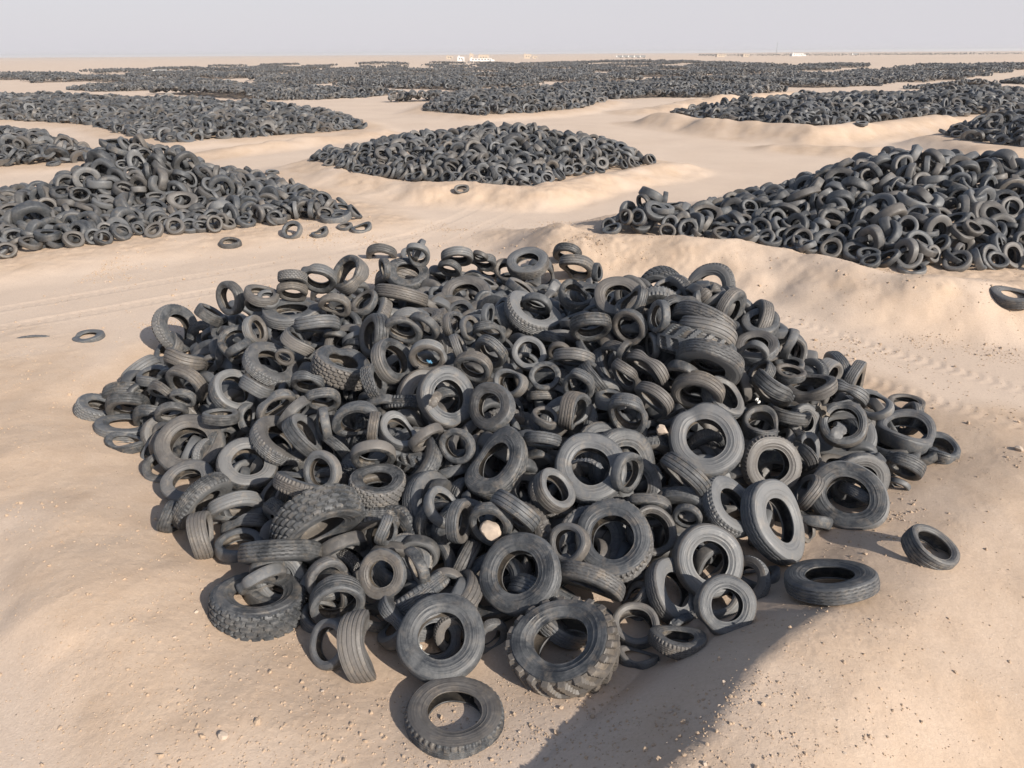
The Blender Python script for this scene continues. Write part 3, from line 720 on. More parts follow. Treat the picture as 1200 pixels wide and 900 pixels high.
FILL = [
-1321,2224,-13,-131,38,27,2,-1305,2282,-5,-113,39,35,0,-560,1488,-11,-13,-10,23,0,-923,2379,127,17,63,24,0,-745,2435,191,-121,-41,37,0,-852,2365,146,4,7,22,0,
-796,2352,154,3,7,19,0,-1555,3262,19,-119,20,40,2,-1447,3554,52,-99,-34,43,0,-1292,2991,166,-89,62,35,0,-1105,2896,327,-91,-39,26,2,-1042,2866,354,-34,53,25,0,
-944,2675,189,18,52,26,0,-870,2468,255,-83,-13,18,2,-1078,3865,38,-84,-35,42,2,-1073,3656,-2,-74,-41,38,2,-954,4031,33,-125,-49,41,2,-693,4868,12,-82,68,42,0,
-409,3938,132,-110,-45,42,5,-696,2820,243,-125,28,33,2,-367,3195,190,-93,-33,41,0,-379,2622,278,-82,-51,24,2,-718,2674,254,-100,-41,26,0,-624,2597,248,-105,-46,22,0,
-170,3792,288,-115,-47,24,0,-145,4364,29,-100,-43,41,0,-146,4210,-12,-18,-4,32,0,358,2837,472,-24,5,21,0,236,3091,207,3,55,44,0,1059,2446,214,-113,88,29,2,
1382,2191,-30,58,81,48,1,1300,1977,-21,-135,-36,17,0,889,1736,-19,-49,42,22,2,-145,1415,2,18,74,25,3,-385,1738,65,-88,-31,26,0,-118,1746,75,2,36,22,1,
26,1777,92,-91,60,33,2,-138,2348,232,-116,-20,25,0,182,2471,270,-103,-30,23,2,395,2289,346,-33,-22,20,0,476,2054,125,-39,40,32,2,760,2308,251,-119,-36,31,0,
285,2444,288,-9,48,26,0,11,2768,269,-132,-36,39,0,-93,2599,366,-19,2,25,2,-1217,2539,95,-124,-7,34,0,-1260,2717,132,-76,-38,22,2,-1628,2729,8,169,-5,37,1,
-1539,2614,25,149,-10,28,1,-1539,2939,0,-68,-8,29,1,-1521,3153,-44,29,83,29,1,-1464,3258,10,-34,77,49,4,-1416,2637,83,-101,-2,28,0,-1408,2823,77,152,82,36,2,
-1389,2957,82,-140,31,26,2,-1422,3161,73,104,36,37,2,-1430,3189,6,24,24,41,7,-1225,2724,138,-165,7,35,2,-1238,2817,128,3,44,40,3,-1265,2883,158,-143,19,32,0,
-1280,3522,-1,-31,33,34,0,-1191,2920,175,162,58,34,0,-1202,3202,115,-5,76,38,4,-1110,3116,172,122,-19,50,3,-1124,3132,145,58,24,25,1,-1134,3209,117,94,17,32,0,
-1113,3511,24,123,60,37,2,-1103,3597,3,9,11,36,2,-1073,2956,198,70,49,34,1,-1034,2984,189,-83,56,36,0,-989,2786,215,-63,55,28,7,-963,3779,-6,-177,-23,33,7,
-867,2733,240,1,24,31,3,-886,2784,217,174,59,30,0,-892,2934,191,26,59,38,3,-818,2957,226,10,26,25,3,-881,3048,211,53,65,31,2,-892,3094,185,-71,58,30,2,
-844,3525,85,122,-2,27,2,-857,3929,0,-15,-17,31,4,-744,2756,235,-147,17,25,4,-748,2963,255,-98,7,38,4,-745,3043,242,49,53,42,4,-738,3917,8,-93,-27,41,1,
-673,3431,120,18,26,47,4,-699,3566,94,-130,2,43,4,-627,2634,252,104,30,28,2,-634,3029,269,-147,47,25,3,-591,3119,247,-42,33,39,4,-626,3172,218,-19,28,41,2,
-638,3309,175,-54,-16,53,3,-534,2688,237,11,-16,39,0,-520,2749,248,131,73,32,0,-440,2667,291,51,27,29,2,-466,3142,169,-103,-1,25,4,-462,3282,151,105,45,28,0,
-437,3428,136,-17,-4,28,1,-431,3589,125,-127,22,45,3,-488,3642,107,136,42,41,3,-483,3918,86,-119,-23,41,0,-379,3029,204,105,54,37,0,-402,3161,232,30,34,35,3,
-378,3188,216,146,43,34,0,-417,3282,184,-3,-33,28,3,-355,3362,193,-82,32,29,7,-402,3401,165,-41,51,42,4,-389,3467,171,-165,78,48,3,-327,3273,184,130,48,34,0,
-281,3506,167,14,31,37,7,-298,3568,142,112,73,29,2,-337,3682,106,115,-43,38,2,-326,3737,109,87,49,33,2,-298,3982,83,98,-3,25,2,-345,4068,42,-30,-7,39,0,
-221,2789,252,-113,65,25,2,-283,2859,248,0,17,33,3,-242,3140,194,70,-60,33,2,-250,3918,92,166,58,27,0,-233,4013,77,77,0,35,0,-188,2841,209,-8,58,34,0,
-135,2984,197,98,-28,32,0,-207,3064,187,124,34,29,2,-124,3261,198,120,-5,31,2,-178,3597,116,58,46,27,0,-131,3802,127,-9,65,29,4,-166,4009,39,-180,4,38,4,
-91,2891,214,169,-7,37,2,-98,3349,172,128,46,35,2,-57,2683,287,-32,59,32,0,-42,2831,318,-160,63,25,7,8,3118,210,-21,6,34,3,-16,3169,210,103,63,38,2,
0,3418,135,-15,71,32,0,2,3510,113,-53,45,34,0,54,2798,276,-135,-13,25,2,31,3240,182,-24,38,30,2,115,3754,103,33,64,42,3,137,4001,28,50,16,31,4,
169,2899,233,-23,31,34,0,135,3035,198,12,46,33,2,206,3233,175,-164,56,33,0,190,3431,141,152,18,33,0,217,3545,79,169,56,39,7,195,3640,100,163,38,41,7,
181,3744,85,-109,32,26,3,211,4180,-30,136,35,25,3,260,2653,328,142,75,35,3,276,3586,63,-158,21,35,2,253,3785,82,-142,50,35,7,275,3825,27,153,21,42,5,
357,2913,310,-114,67,34,2,345,2970,328,-54,71,42,3,383,2769,358,44,-66,28,7,432,2988,279,-80,76,42,4,375,3462,82,-88,40,46,3,391,3592,85,114,78,48,3,
401,3685,70,7,-9,32,3,393,3790,26,62,-8,32,7,493,3741,46,33,7,35,0,489,3996,23,-19,24,42,2,541,2085,181,142,57,25,0,484,2717,415,-115,22,36,0,
526,2770,400,-130,20,33,3,520,2847,334,-83,15,42,5,523,3962,-14,-94,55,48,3,631,2614,397,136,76,29,0,727,2508,449,-51,42,25,3,734,2604,444,-3,43,35,7,
762,2565,442,158,57,35,2,759,2633,422,-20,11,37,1,745,2774,395,138,41,34,1,822,2826,327,67,-12,50,4,820,2579,411,179,23,36,2,882,2593,380,-114,-13,33,4,
863,2681,386,-127,11,35,0,917,2695,338,123,6,35,1,918,2779,303,76,63,47,3,992,2528,333,-22,87,37,4,1003,2579,307,-26,-15,35,2,1093,2588,210,121,-4,35,0,
1148,2600,177,171,15,38,3,1111,2668,171,132,13,37,1,1221,2630,119,150,-1,37,1,1313,2626,68,-9,69,32,0,1477,2616,-24,128,44,32,3,-1621,2709,-21,-153,57,31,2,
-1556,2660,-2,-80,25,33,0,-1593,2855,-4,-19,11,34,1,-1553,2944,-15,2,58,45,4,-1415,2517,-20,129,39,26,0,-1464,2580,13,-147,33,34,0,-1491,2640,-5,-73,7,31,1,
-1501,2933,-10,-27,47,37,0,-1470,3083,2,18,32,40,7,-1414,2673,-6,-135,80,40,2,-1435,2716,29,-110,18,44,4,-1391,2945,11,118,21,45,4,-1398,3296,34,-115,14,54,5,
-1299,2250,-8,174,7,30,0,-1310,2464,-5,110,35,30,0,-1324,2600,16,-7,60,34,0,-1347,2861,57,53,53,32,3,-1365,2942,37,-114,7,53,3,-1170,2186,-7,177,27,33,2,
-1167,2270,-11,-133,65,50,4,-1266,2321,-25,-65,69,39,4,-1243,2475,32,-6,48,30,1,-1251,2576,30,136,-47,37,0,-1204,2635,82,-134,36,48,4,-1215,2760,81,-48,25,36,0,
-1127,2270,2,-139,10,36,4,-1141,2499,76,-97,55,33,1,-1166,2662,54,48,67,36,2,-1130,2750,142,49,58,29,1,-1141,2907,129,94,50,34,0,-1145,3049,81,101,45,52,4,
-1187,3556,21,-28,34,53,3,-1026,2087,-26,180,64,31,7,-1018,2194,-13,-142,2,25,2,-1028,2316,15,-110,35,32,7,-1083,2429,44,113,17,37,4,-1089,2495,77,112,37,49,4,
-1081,2658,90,-25,47,32,0,-1095,2725,137,112,57,37,0,-1100,2815,174,-95,61,34,4,-1092,2877,114,-109,25,49,5,-1049,3665,19,-158,9,36,7,-1002,1897,-6,-70,3,27,3,
-999,1967,-5,93,46,33,4,-1003,2132,-19,-50,-29,25,3,-996,2276,-5,-11,58,26,3,-916,2274,34,-69,-4,28,1,-973,2479,147,-41,67,35,1,-942,2530,112,177,-14,30,2,
-996,2629,157,49,-5,36,0,-932,2687,140,162,62,52,3,-1027,2873,155,-3,-49,30,0,-975,2957,164,64,55,30,2,-877,1846,-10,-14,36,33,0,-927,1855,-35,18,72,31,7,
-921,1997,-12,16,-30,30,0,-927,2174,-11,-33,20,25,7,-916,2213,6,-109,75,39,4,-855,2294,64,33,33,30,0,-864,2379,108,105,13,25,3,-918,2441,124,-7,47,27,7,
-884,2580,127,90,87,32,3,-855,2638,129,139,24,47,4,-930,2758,132,-26,71,53,5,-878,2824,143,120,22,32,1,-845,2899,150,151,28,33,2,-898,3473,49,-130,48,46,4,
-893,3645,27,-27,19,53,4,-894,3840,35,-109,-19,51,3,-780,1793,-8,-45,-19,32,7,-840,1889,-7,-86,65,46,4,-786,1991,-28,-156,72,41,2,-845,2095,8,151,34,45,3,
-818,2149,42,-128,74,48,5,-814,2305,75,60,34,30,0,-772,2678,175,31,77,37,1,-825,2733,135,-19,60,49,3,-773,2819,142,134,16,39,0,-862,3688,6,159,16,38,0,
-661,1769,-24,153,83,25,7,-729,1919,3,142,-22,26,7,-712,1963,-4,-20,-18,33,2,-760,2035,-17,176,-15,25,1,-700,2205,51,-7,12,42,4,-722,2237,92,-70,52,25,0,
-726,2309,91,91,28,36,3,-723,2369,137,99,24,33,2,-701,2503,142,87,-16,33,3,-758,2549,156,100,1,25,2,-739,2650,165,-87,34,30,1,-757,2795,175,47,26,43,3,
-741,2831,204,28,-34,33,0,-754,3085,167,5,-21,52,5,-620,1573,1,29,43,38,2,-643,1656,-7,69,32,35,0,-668,1682,-7,-71,51,40,2,-598,1825,14,-93,10,31,0,
-679,1871,-29,2,52,30,4,-641,2103,61,-61,19,27,4,-652,2284,92,-9,15,31,0,-662,2401,136,172,2,33,1,-653,2749,190,16,5,45,5,-611,2966,183,102,-3,40,0,
-670,4036,3,-139,46,44,5,-557,1551,-26,40,55,29,0,-506,1600,-4,-167,1,31,0,-543,1794,-4,-65,55,39,7,-581,1869,20,-88,33,25,7,-509,2112,62,-42,63,53,3,
-525,2203,104,-125,55,46,5,-543,2314,82,-164,33,40,1,-534,2431,176,-171,76,37,3,-554,2567,155,176,32,37,1,-556,2632,155,30,26,25,2,-568,2731,179,120,48,30,3,
-561,2966,212,103,33,42,0,-581,3069,187,96,47,52,4,-471,1579,-15,157,-57,45,4,-440,1795,37,-112,40,26,0,-513,2085,51,-77,29,36,0,-435,2188,120,104,62,28,0,
-477,2231,119,152,26,28,7,-505,2298,137,84,34,32,4,-467,2361,169,117,61,31,0,-473,2423,163,170,4,33,2,-455,2538,216,156,42,35,4,-451,2651,178,68,21,34,3,
-480,2814,203,-82,38,42,3,-454,4203,16,105,-2,43,4,-383,1474,-11,-120,37,35,4,-338,1553,8,113,9,39,2,-340,1768,35,49,66,28,3,-380,1795,19,24,59,42,3,
-446,1883,11,-47,7,28,4,-403,1978,100,131,45,42,4,-401,2042,72,-18,13,49,4,-377,2132,114,101,11,38,0,-400,2384,135,-173,59,44,3,-369,2460,197,54,11,33,0,
-395,2644,198,-42,73,33,2,-373,2728,232,128,32,27,0,-361,4050,13,-75,12,45,3,-293,1488,30,52,29,28,3,-296,1640,0,119,12,33,2,-294,1785,-13,145,53,36,4,
-289,1815,40,121,79,25,3,-348,1903,31,64,17,32,2,-276,2055,78,-60,21,38,4,-267,2147,163,-128,5,28,4,-335,2259,146,-87,48,39,0,-301,2413,196,-153,2,33,0,
-302,2670,206,168,24,43,4,-309,2848,214,-170,-15,26,1,-272,3251,174,103,40,42,3,-311,4162,11,-69,12,44,4,-249,1414,-5,-115,12,32,3,-217,1649,0,95,0,32,1,
-224,1749,74,-13,-1,37,0,-210,1827,49,157,3,25,0,-169,2034,87,-17,33,33,2,-239,2112,152,-29,49,25,0,-203,2258,115,-151,48,42,4,-263,2297,180,-131,67,29,0,
-221,2454,172,-172,-23,49,5,-168,2539,195,-45,11,37,7,-226,3208,133,50,17,37,4,-191,3598,45,29,27,34,0,-236,3722,46,46,32,28,1,-211,3834,45,-69,46,29,2,
-220,3930,5,25,20,44,5,-157,1416,0,-23,-23,35,4,-134,1667,39,-138,-8,28,0,-102,1979,113,-28,30,34,3,-100,2062,106,117,-34,42,0,-88,2222,131,129,15,31,0,
-136,2260,144,119,23,38,2,-136,2368,180,145,35,28,2,-95,2465,198,102,44,51,3,-103,2585,205,-93,61,38,3,-141,2729,216,-19,8,50,5,-122,2886,140,113,12,53,3,
-117,3673,61,-79,-12,37,2,-67,3697,76,-3,68,37,0,-132,3842,50,-11,47,44,3,-134,4095,-7,-1,-9,36,3,-4,1671,-14,124,67,39,1,-55,1687,31,72,47,35,0,
-16,1781,41,6,58,33,3,-66,1946,100,-29,46,39,4,-37,1970,121,45,35,41,1,-39,2103,123,-132,56,36,1,-81,2313,169,-140,49,32,0,-90,2407,151,-137,2,34,4,
-27,2466,208,101,81,38,1,-47,2556,256,1,64,32,1,-77,2636,226,-30,61,32,0,-67,2835,140,-106,32,38,7,-32,2870,178,168,-9,33,4,-94,3075,120,78,34,51,4,
-87,3133,167,-121,32,51,4,-28,3456,83,-80,48,53,5,-71,3746,92,162,35,25,3,-44,3845,12,154,-3,46,5,81,1522,-24,65,45,25,0,33,1538,4,-100,33,40,7,
32,1700,16,57,67,36,2,40,1784,65,-180,-56,48,3,18,1860,98,112,24,36,0,43,1959,129,81,11,39,0,24,2083,112,-165,45,30,7,26,2122,82,-129,48,48,4,
2,2245,132,-22,41,28,4,-11,2339,119,180,68,27,0,48,2412,173,165,-27,33,0,-11,2442,135,-20,19,28,0,26,2732,243,-125,39,36,7,31,2792,172,130,27,36,4,
58,2933,183,-64,34,30,3,50,2945,173,-30,35,52,4,51,3908,26,-130,-41,45,4,28,4092,-10,71,17,34,7,124,1514,-3,137,16,32,0,143,1599,4,141,-3,34,2,
143,1599,13,147,40,29,0,157,1771,72,-72,32,34,0,138,1901,79,-108,-2,42,2,79,2020,56,-87,-9,35,0,113,2080,78,-80,79,52,3,122,2149,89,-148,-5,31,4,
152,2238,169,-79,58,36,0,116,2366,139,132,50,35,2,113,2462,197,18,66,32,0,132,2580,173,108,33,31,7,187,2660,199,-35,-46,36,0,123,3789,30,-7,42,33,3,
153,3942,-7,67,-7,36,0,87,4181,23,-94,6,51,3,205,1359,-39,-170,79,33,0,219,1768,12,-131,27,27,2,200,1835,42,-76,6,34,0,141,1894,37,-154,22,42,5,
248,1946,120,67,-82,38,2,169,2108,94,133,20,51,4,210,2187,110,-161,-12,52,5,220,2324,161,40,64,27,0,171,2400,185,-135,45,48,3,219,2443,161,109,33,34,4,
173,2632,246,84,53,48,3,180,2729,180,-65,-7,33,0,194,2800,184,174,21,33,3,191,2909,193,107,43,34,0,243,3006,181,142,0,28,0,196,3049,181,180,6,43,4,
168,3174,135,-179,-14,29,1,211,3993,-15,154,4,32,2,293,1549,-1,138,6,32,7,254,1653,-13,-22,55,38,3,253,2147,88,-8,56,48,3,303,2225,156,111,50,27,2,
284,2334,186,-160,64,26,0,274,2411,170,-105,37,35,1,328,2577,251,-32,4,39,1,294,2651,252,-29,40,31,2,268,2716,210,20,6,44,5,299,3010,230,-15,73,30,2,
335,4093,-32,-68,21,25,4,357,1499,-16,91,18,25,4,367,1727,37,-100,10,30,7,325,1921,89,90,15,37,7,318,2002,109,-158,58,45,4,389,2113,110,-39,33,33,2,
372,2142,121,-166,-15,34,0,341,2332,206,60,69,25,7,398,2494,276,10,49,43,5,393,2541,270,-140,38,36,0,369,2617,289,97,-18,34,4,404,2733,289,-90,66,53,3,
359,2757,286,71,-3,40,1,372,3795,2,-82,37,49,4,388,4029,-12,-166,9,34,3,485,1609,-17,-50,16,26,3,431,1653,-15,154,44,31,0,466,1756,60,-47,27,26,1,
413,1867,89,163,59,30,0,464,2098,138,174,88,28,2,446,2146,109,-179,-5,30,2,437,2207,135,-5,43,26,7,470,2337,223,90,17,26,7,443,2414,256,-143,46,33,0,
480,2468,319,-74,-17,36,0,447,2563,320,-56,22,32,0,417,2648,324,142,53,33,0,506,1636,-21,-112,65,30,2,497,1782,24,-170,56,48,3,558,1894,36,23,26,45,4,
601,2033,89,98,-42,31,0,566,2132,133,-99,76,26,0,504,2231,124,-85,-13,49,3,572,2368,250,149,41,29,0,568,2583,316,33,16,39,0,540,2604,329,-35,38,35,0,
572,2756,364,-16,33,35,0,647,1652,-29,-17,47,25,2,590,1702,-13,-61,3,27,2,590,1814,31,-177,63,31,3,603,1897,25,84,-28,53,4,622,1967,45,-81,47,34,1,
613,2158,134,22,42,36,3,659,2181,116,-89,8,36,0,638,2267,147,-76,-37,29,2,571,2430,296,-6,-25,48,4,624,2645,337,-60,47,31,0,753,1730,-7,150,-1,31,1,
747,1826,5,-132,-16,33,3,687,1856,-2,92,85,32,7,743,1955,14,-77,-21,34,2,741,2049,47,29,58,43,3,672,2193,79,26,11,43,5,728,2193,97,-94,4,36,0,
768,2413,304,32,41,42,4,768,1808,-12,-60,24,31,3,751,1985,0,48,43,34,4,805,2050,36,-65,35,42,2,826,2137,65,75,28,37,3,772,2196,65,40,33,28,4,
824,2309,211,-169,-20,38,3,788,2355,258,-80,63,41,1,819,2491,325,-123,19,32,4,833,2546,323,179,56,32,4,820,2608,347,-13,13,38,7,875,1873,-38,-37,78,33,0,
869,2118,64,61,69,40,1,860,2240,79,110,-5,41,7,819,2250,140,15,60,47,3,926,2374,209,91,42,31,4,900,2454,286,-62,51,38,0,839,2581,314,51,-43,49,4,
927,2613,252,137,-36,49,3,937,1919,-28,-162,68,32,1,963,1947,-28,71,64,37,0,941,2135,53,-23,-41,32,2,992,2392,178,-125,-14,30,2,978,2501,193,-42,28,42,0,
984,2526,254,58,-36,33,3,1034,1982,-30,-39,62,28,0,1025,2030,-16,101,25,30,3,1048,2313,150,154,69,32,2,1022,2441,171,-14,76,33,3,1025,2555,209,-80,62,30,3,
1110,2031,-21,7,-26,25,1,1134,2082,-23,113,-79,35,0,1072,2311,82,54,48,42,4,1138,2382,129,48,6,32,1,1151,2482,117,-124,-11,41,4,1115,2612,149,36,34,36,0,
1197,2029,3,129,31,42,2,1206,2100,-16,-50,-40,38,3,1211,2343,73,100,49,39,0,1245,2417,99,167,13,28,7,1196,2520,79,-120,12,39,7,1247,2164,-17,71,21,31,0,
1266,2270,57,136,73,34,2,1312,2407,57,-6,44,30,3,1297,2452,37,-179,60,27,1,1294,2746,4,-163,42,51,3,1358,2078,-11,79,14,26,1,1406,2236,-25,-14,-70,36,2,
1411,2450,-29,-149,79,32,2,1482,2190,-34,161,66,31,0,1489,2409,-32,-23,38,25,0,1483,2493,-9,0,49,41,2,-1393,2714,8,-32,23,42,3,-1188,2474,-3,69,31,36,0,
-1213,2559,8,94,20,41,4,-986,2336,-13,114,-19,28,2,-1019,2499,9,106,20,42,3,-896,2271,-1,128,17,34,0,-910,2367,20,147,-11,46,3,-937,2475,23,-2,29,52,3,
-911,2606,64,103,54,40,1,-807,2195,-34,13,79,46,3,-693,1967,-7,71,-13,31,0,-700,2139,-20,-156,-61,42,4,-713,2309,-13,118,33,31,3,-677,2427,51,10,-54,48,3,
-619,1988,-3,134,51,47,4,-611,2028,-10,136,42,35,2,-600,2269,-3,114,30,33,1,-607,2447,58,177,52,47,3,-557,2753,71,89,23,36,4,-499,1836,-29,28,67,27,1,
-499,1950,3,-17,14,35,0,-478,2735,89,5,38,43,3,-415,1843,5,153,20,37,2,-393,2253,23,1,47,36,4,-381,2364,55,34,5,50,3,-440,2662,102,97,9,52,3,
-250,2087,27,-95,32,52,5,-328,2275,38,-12,67,38,0,-281,2381,46,-88,8,43,5,-321,2859,109,14,9,27,0,-210,1937,0,-50,60,52,4,-162,1980,-8,131,9,27,0,
-173,2099,16,-132,33,47,4,-183,2195,68,131,53,32,2,-76,1919,2,-153,39,28,0,-63,2040,-4,122,31,33,3,-105,2176,39,109,-32,26,0,-68,2363,105,0,7,42,4,
-61,2527,124,37,50,38,0,-142,3790,19,166,17,50,5,39,1860,31,32,-3,48,4,33,2287,71,-178,56,34,0,28,2333,42,103,-14,39,1,155,1731,-2,-102,45,36,1,
48,2354,63,-36,6,28,4,83,2866,84,142,52,53,4,85,3670,-2,108,26,42,4,212,1736,-4,57,62,54,4,140,1864,0,-94,0,31,0,132,2320,56,-180,16,35,1,
212,2453,79,-115,14,49,4,320,1773,2,-82,50,50,4,348,1841,10,14,2,37,1,332,2344,121,22,36,45,4,281,2562,194,-9,58,30,3,372,1733,-26,79,59,32,4,
417,1798,-19,22,62,38,2,440,2082,4,-135,-2,34,1,384,2293,65,-104,12,41,2,408,2383,175,120,-1,49,3,525,1892,-10,-107,-19,29,4,563,1980,-2,-107,29,35,7,
494,2058,36,-62,-7,54,3,465,2146,26,-168,20,43,3,529,2379,152,155,17,31,7,441,2444,161,-111,78,49,5,619,2070,11,-57,18,40,3,545,2254,104,-7,34,50,5,
565,2335,104,111,56,54,3,551,2425,196,-50,78,34,0,674,1862,-32,16,64,32,2,701,2272,121,81,38,31,0,690,2351,109,-73,17,54,4,850,2088,-38,150,77,28,4,
782,2141,-15,89,-1,25,1,809,2236,28,49,-7,37,4,766,2395,117,-41,37,47,5,929,2163,-25,19,59,35,2,900,2258,34,-136,46,36,4,854,2374,148,23,68,42,3,
870,2440,177,7,41,38,2,997,2106,1,-105,-21,39,0,1014,2273,11,40,26,46,4,992,2339,63,-122,66,52,3,988,2507,115,134,-34,49,3,1058,2193,-8,-16,39,42,4,
1093,2360,57,-176,30,42,5,1036,2495,66,-143,12,36,0,1224,2280,-40,-55,71,34,7,1170,2406,-2,-13,36,46,4,1264,2326,-9,-52,10,35,2,1322,2544,-11,107,54,52,3,
-906,2622,-9,128,32,33,0,-854,2523,12,12,-11,42,4,-23,2538,13,-118,39,50,4,630,2440,103,47,20,37,0,-1090,2408,75,-23,-19,34,0,-1180,2200,-22,-137,-46,28,2,
-1334,2433,-3,-105,22,34,0,-900,2036,-6,-43,25,32,0,-519,2133,157,-88,-12,31,2,-439,2045,54,-38,-15,33,1,-1299,3033,73,-108,-11,27,0,-1164,2716,103,-119,43,29,1,
-598,3740,91,-137,39,30,0,-506,3765,334,10,-29,31,2,-313,2386,243,-79,1,32,0,-25,4010,75,-88,78,34,1,206,4426,76,-126,-8,27,1,310,2902,224,-108,35,33,1,
420,2648,324,-168,38,34,2,456,2451,338,-108,-42,32,2,901,2374,187,162,61,33,1,1250,2275,-18,-160,33,34,2,781,1985,-1,-142,-59,33,1,640,1990,65,-160,4,28,0,
528,1636,-25,-120,-57,31,2,49,1521,1,-170,33,29,2,-46,1670,59,-41,-2,33,2,22,1817,4,-134,6,34,0,-20,1838,61,173,42,31,2,291,1658,-9,-39,-8,27,1,
354,1663,6,-94,63,32,0,-354,2299,44,-31,35,32,2,-25,2079,115,-171,-5,33,2,50,2446,217,-64,24,29,1,-1333,2664,4,-77,8,35,1,-1380,2568,-18,103,37,28,0,
-1293,2445,11,-160,46,33,0,-1035,2371,43,87,34,36,2,-1016,2398,-1,-148,73,32,2,-601,2412,147,-70,16,27,2,-583,2395,93,-11,35,27,2,-734,2479,106,-157,36,33,1,
-1331,3038,154,-117,25,35,2,-1263,3018,171,179,-3,29,0,-1068,2589,81,174,43,35,0,-1011,2707,76,-16,34,33,2,-977,2924,167,132,27,28,0,-937,2960,208,-66,60,27,2,
-753,2657,-12,19,27,29,2,-701,3066,317,-58,-25,30,0,-557,3151,260,89,57,34,2,-520,3756,125,1,55,33,2,-315,3794,141,-109,19,31,2,-468,3057,258,151,-15,32,1,
-691,2935,206,-27,52,31,1,-420,2538,226,68,34,34,2,-415,2541,122,31,62,35,0,-339,2520,228,96,65,34,0,-222,2604,228,-142,-15,34,0,-148,2569,169,115,26,36,0,
-185,2397,142,-98,60,33,0,99,3954,132,158,48,28,0,88,3960,32,-81,40,28,1,140,2810,234,-95,34,33,1,108,2807,128,98,41,28,0,343,2896,350,-105,64,29,0,
422,2389,251,-84,15,35,2,421,2427,6,-43,15,31,2,434,2421,-2,-151,2,32,1,523,2444,89,131,67,35,1,534,2485,250,-15,23,33,1,629,2432,167,-73,0,32,1,
648,2368,228,124,36,29,1,658,2395,99,-164,17,29,2,858,2309,76,80,83,30,1,855,2347,-2,-120,14,33,1,1294,2424,-13,35,11,33,1,382,2368,96,20,65,27,2,
360,2400,6,86,59,29,0,408,2393,-9,157,26,30,0,]
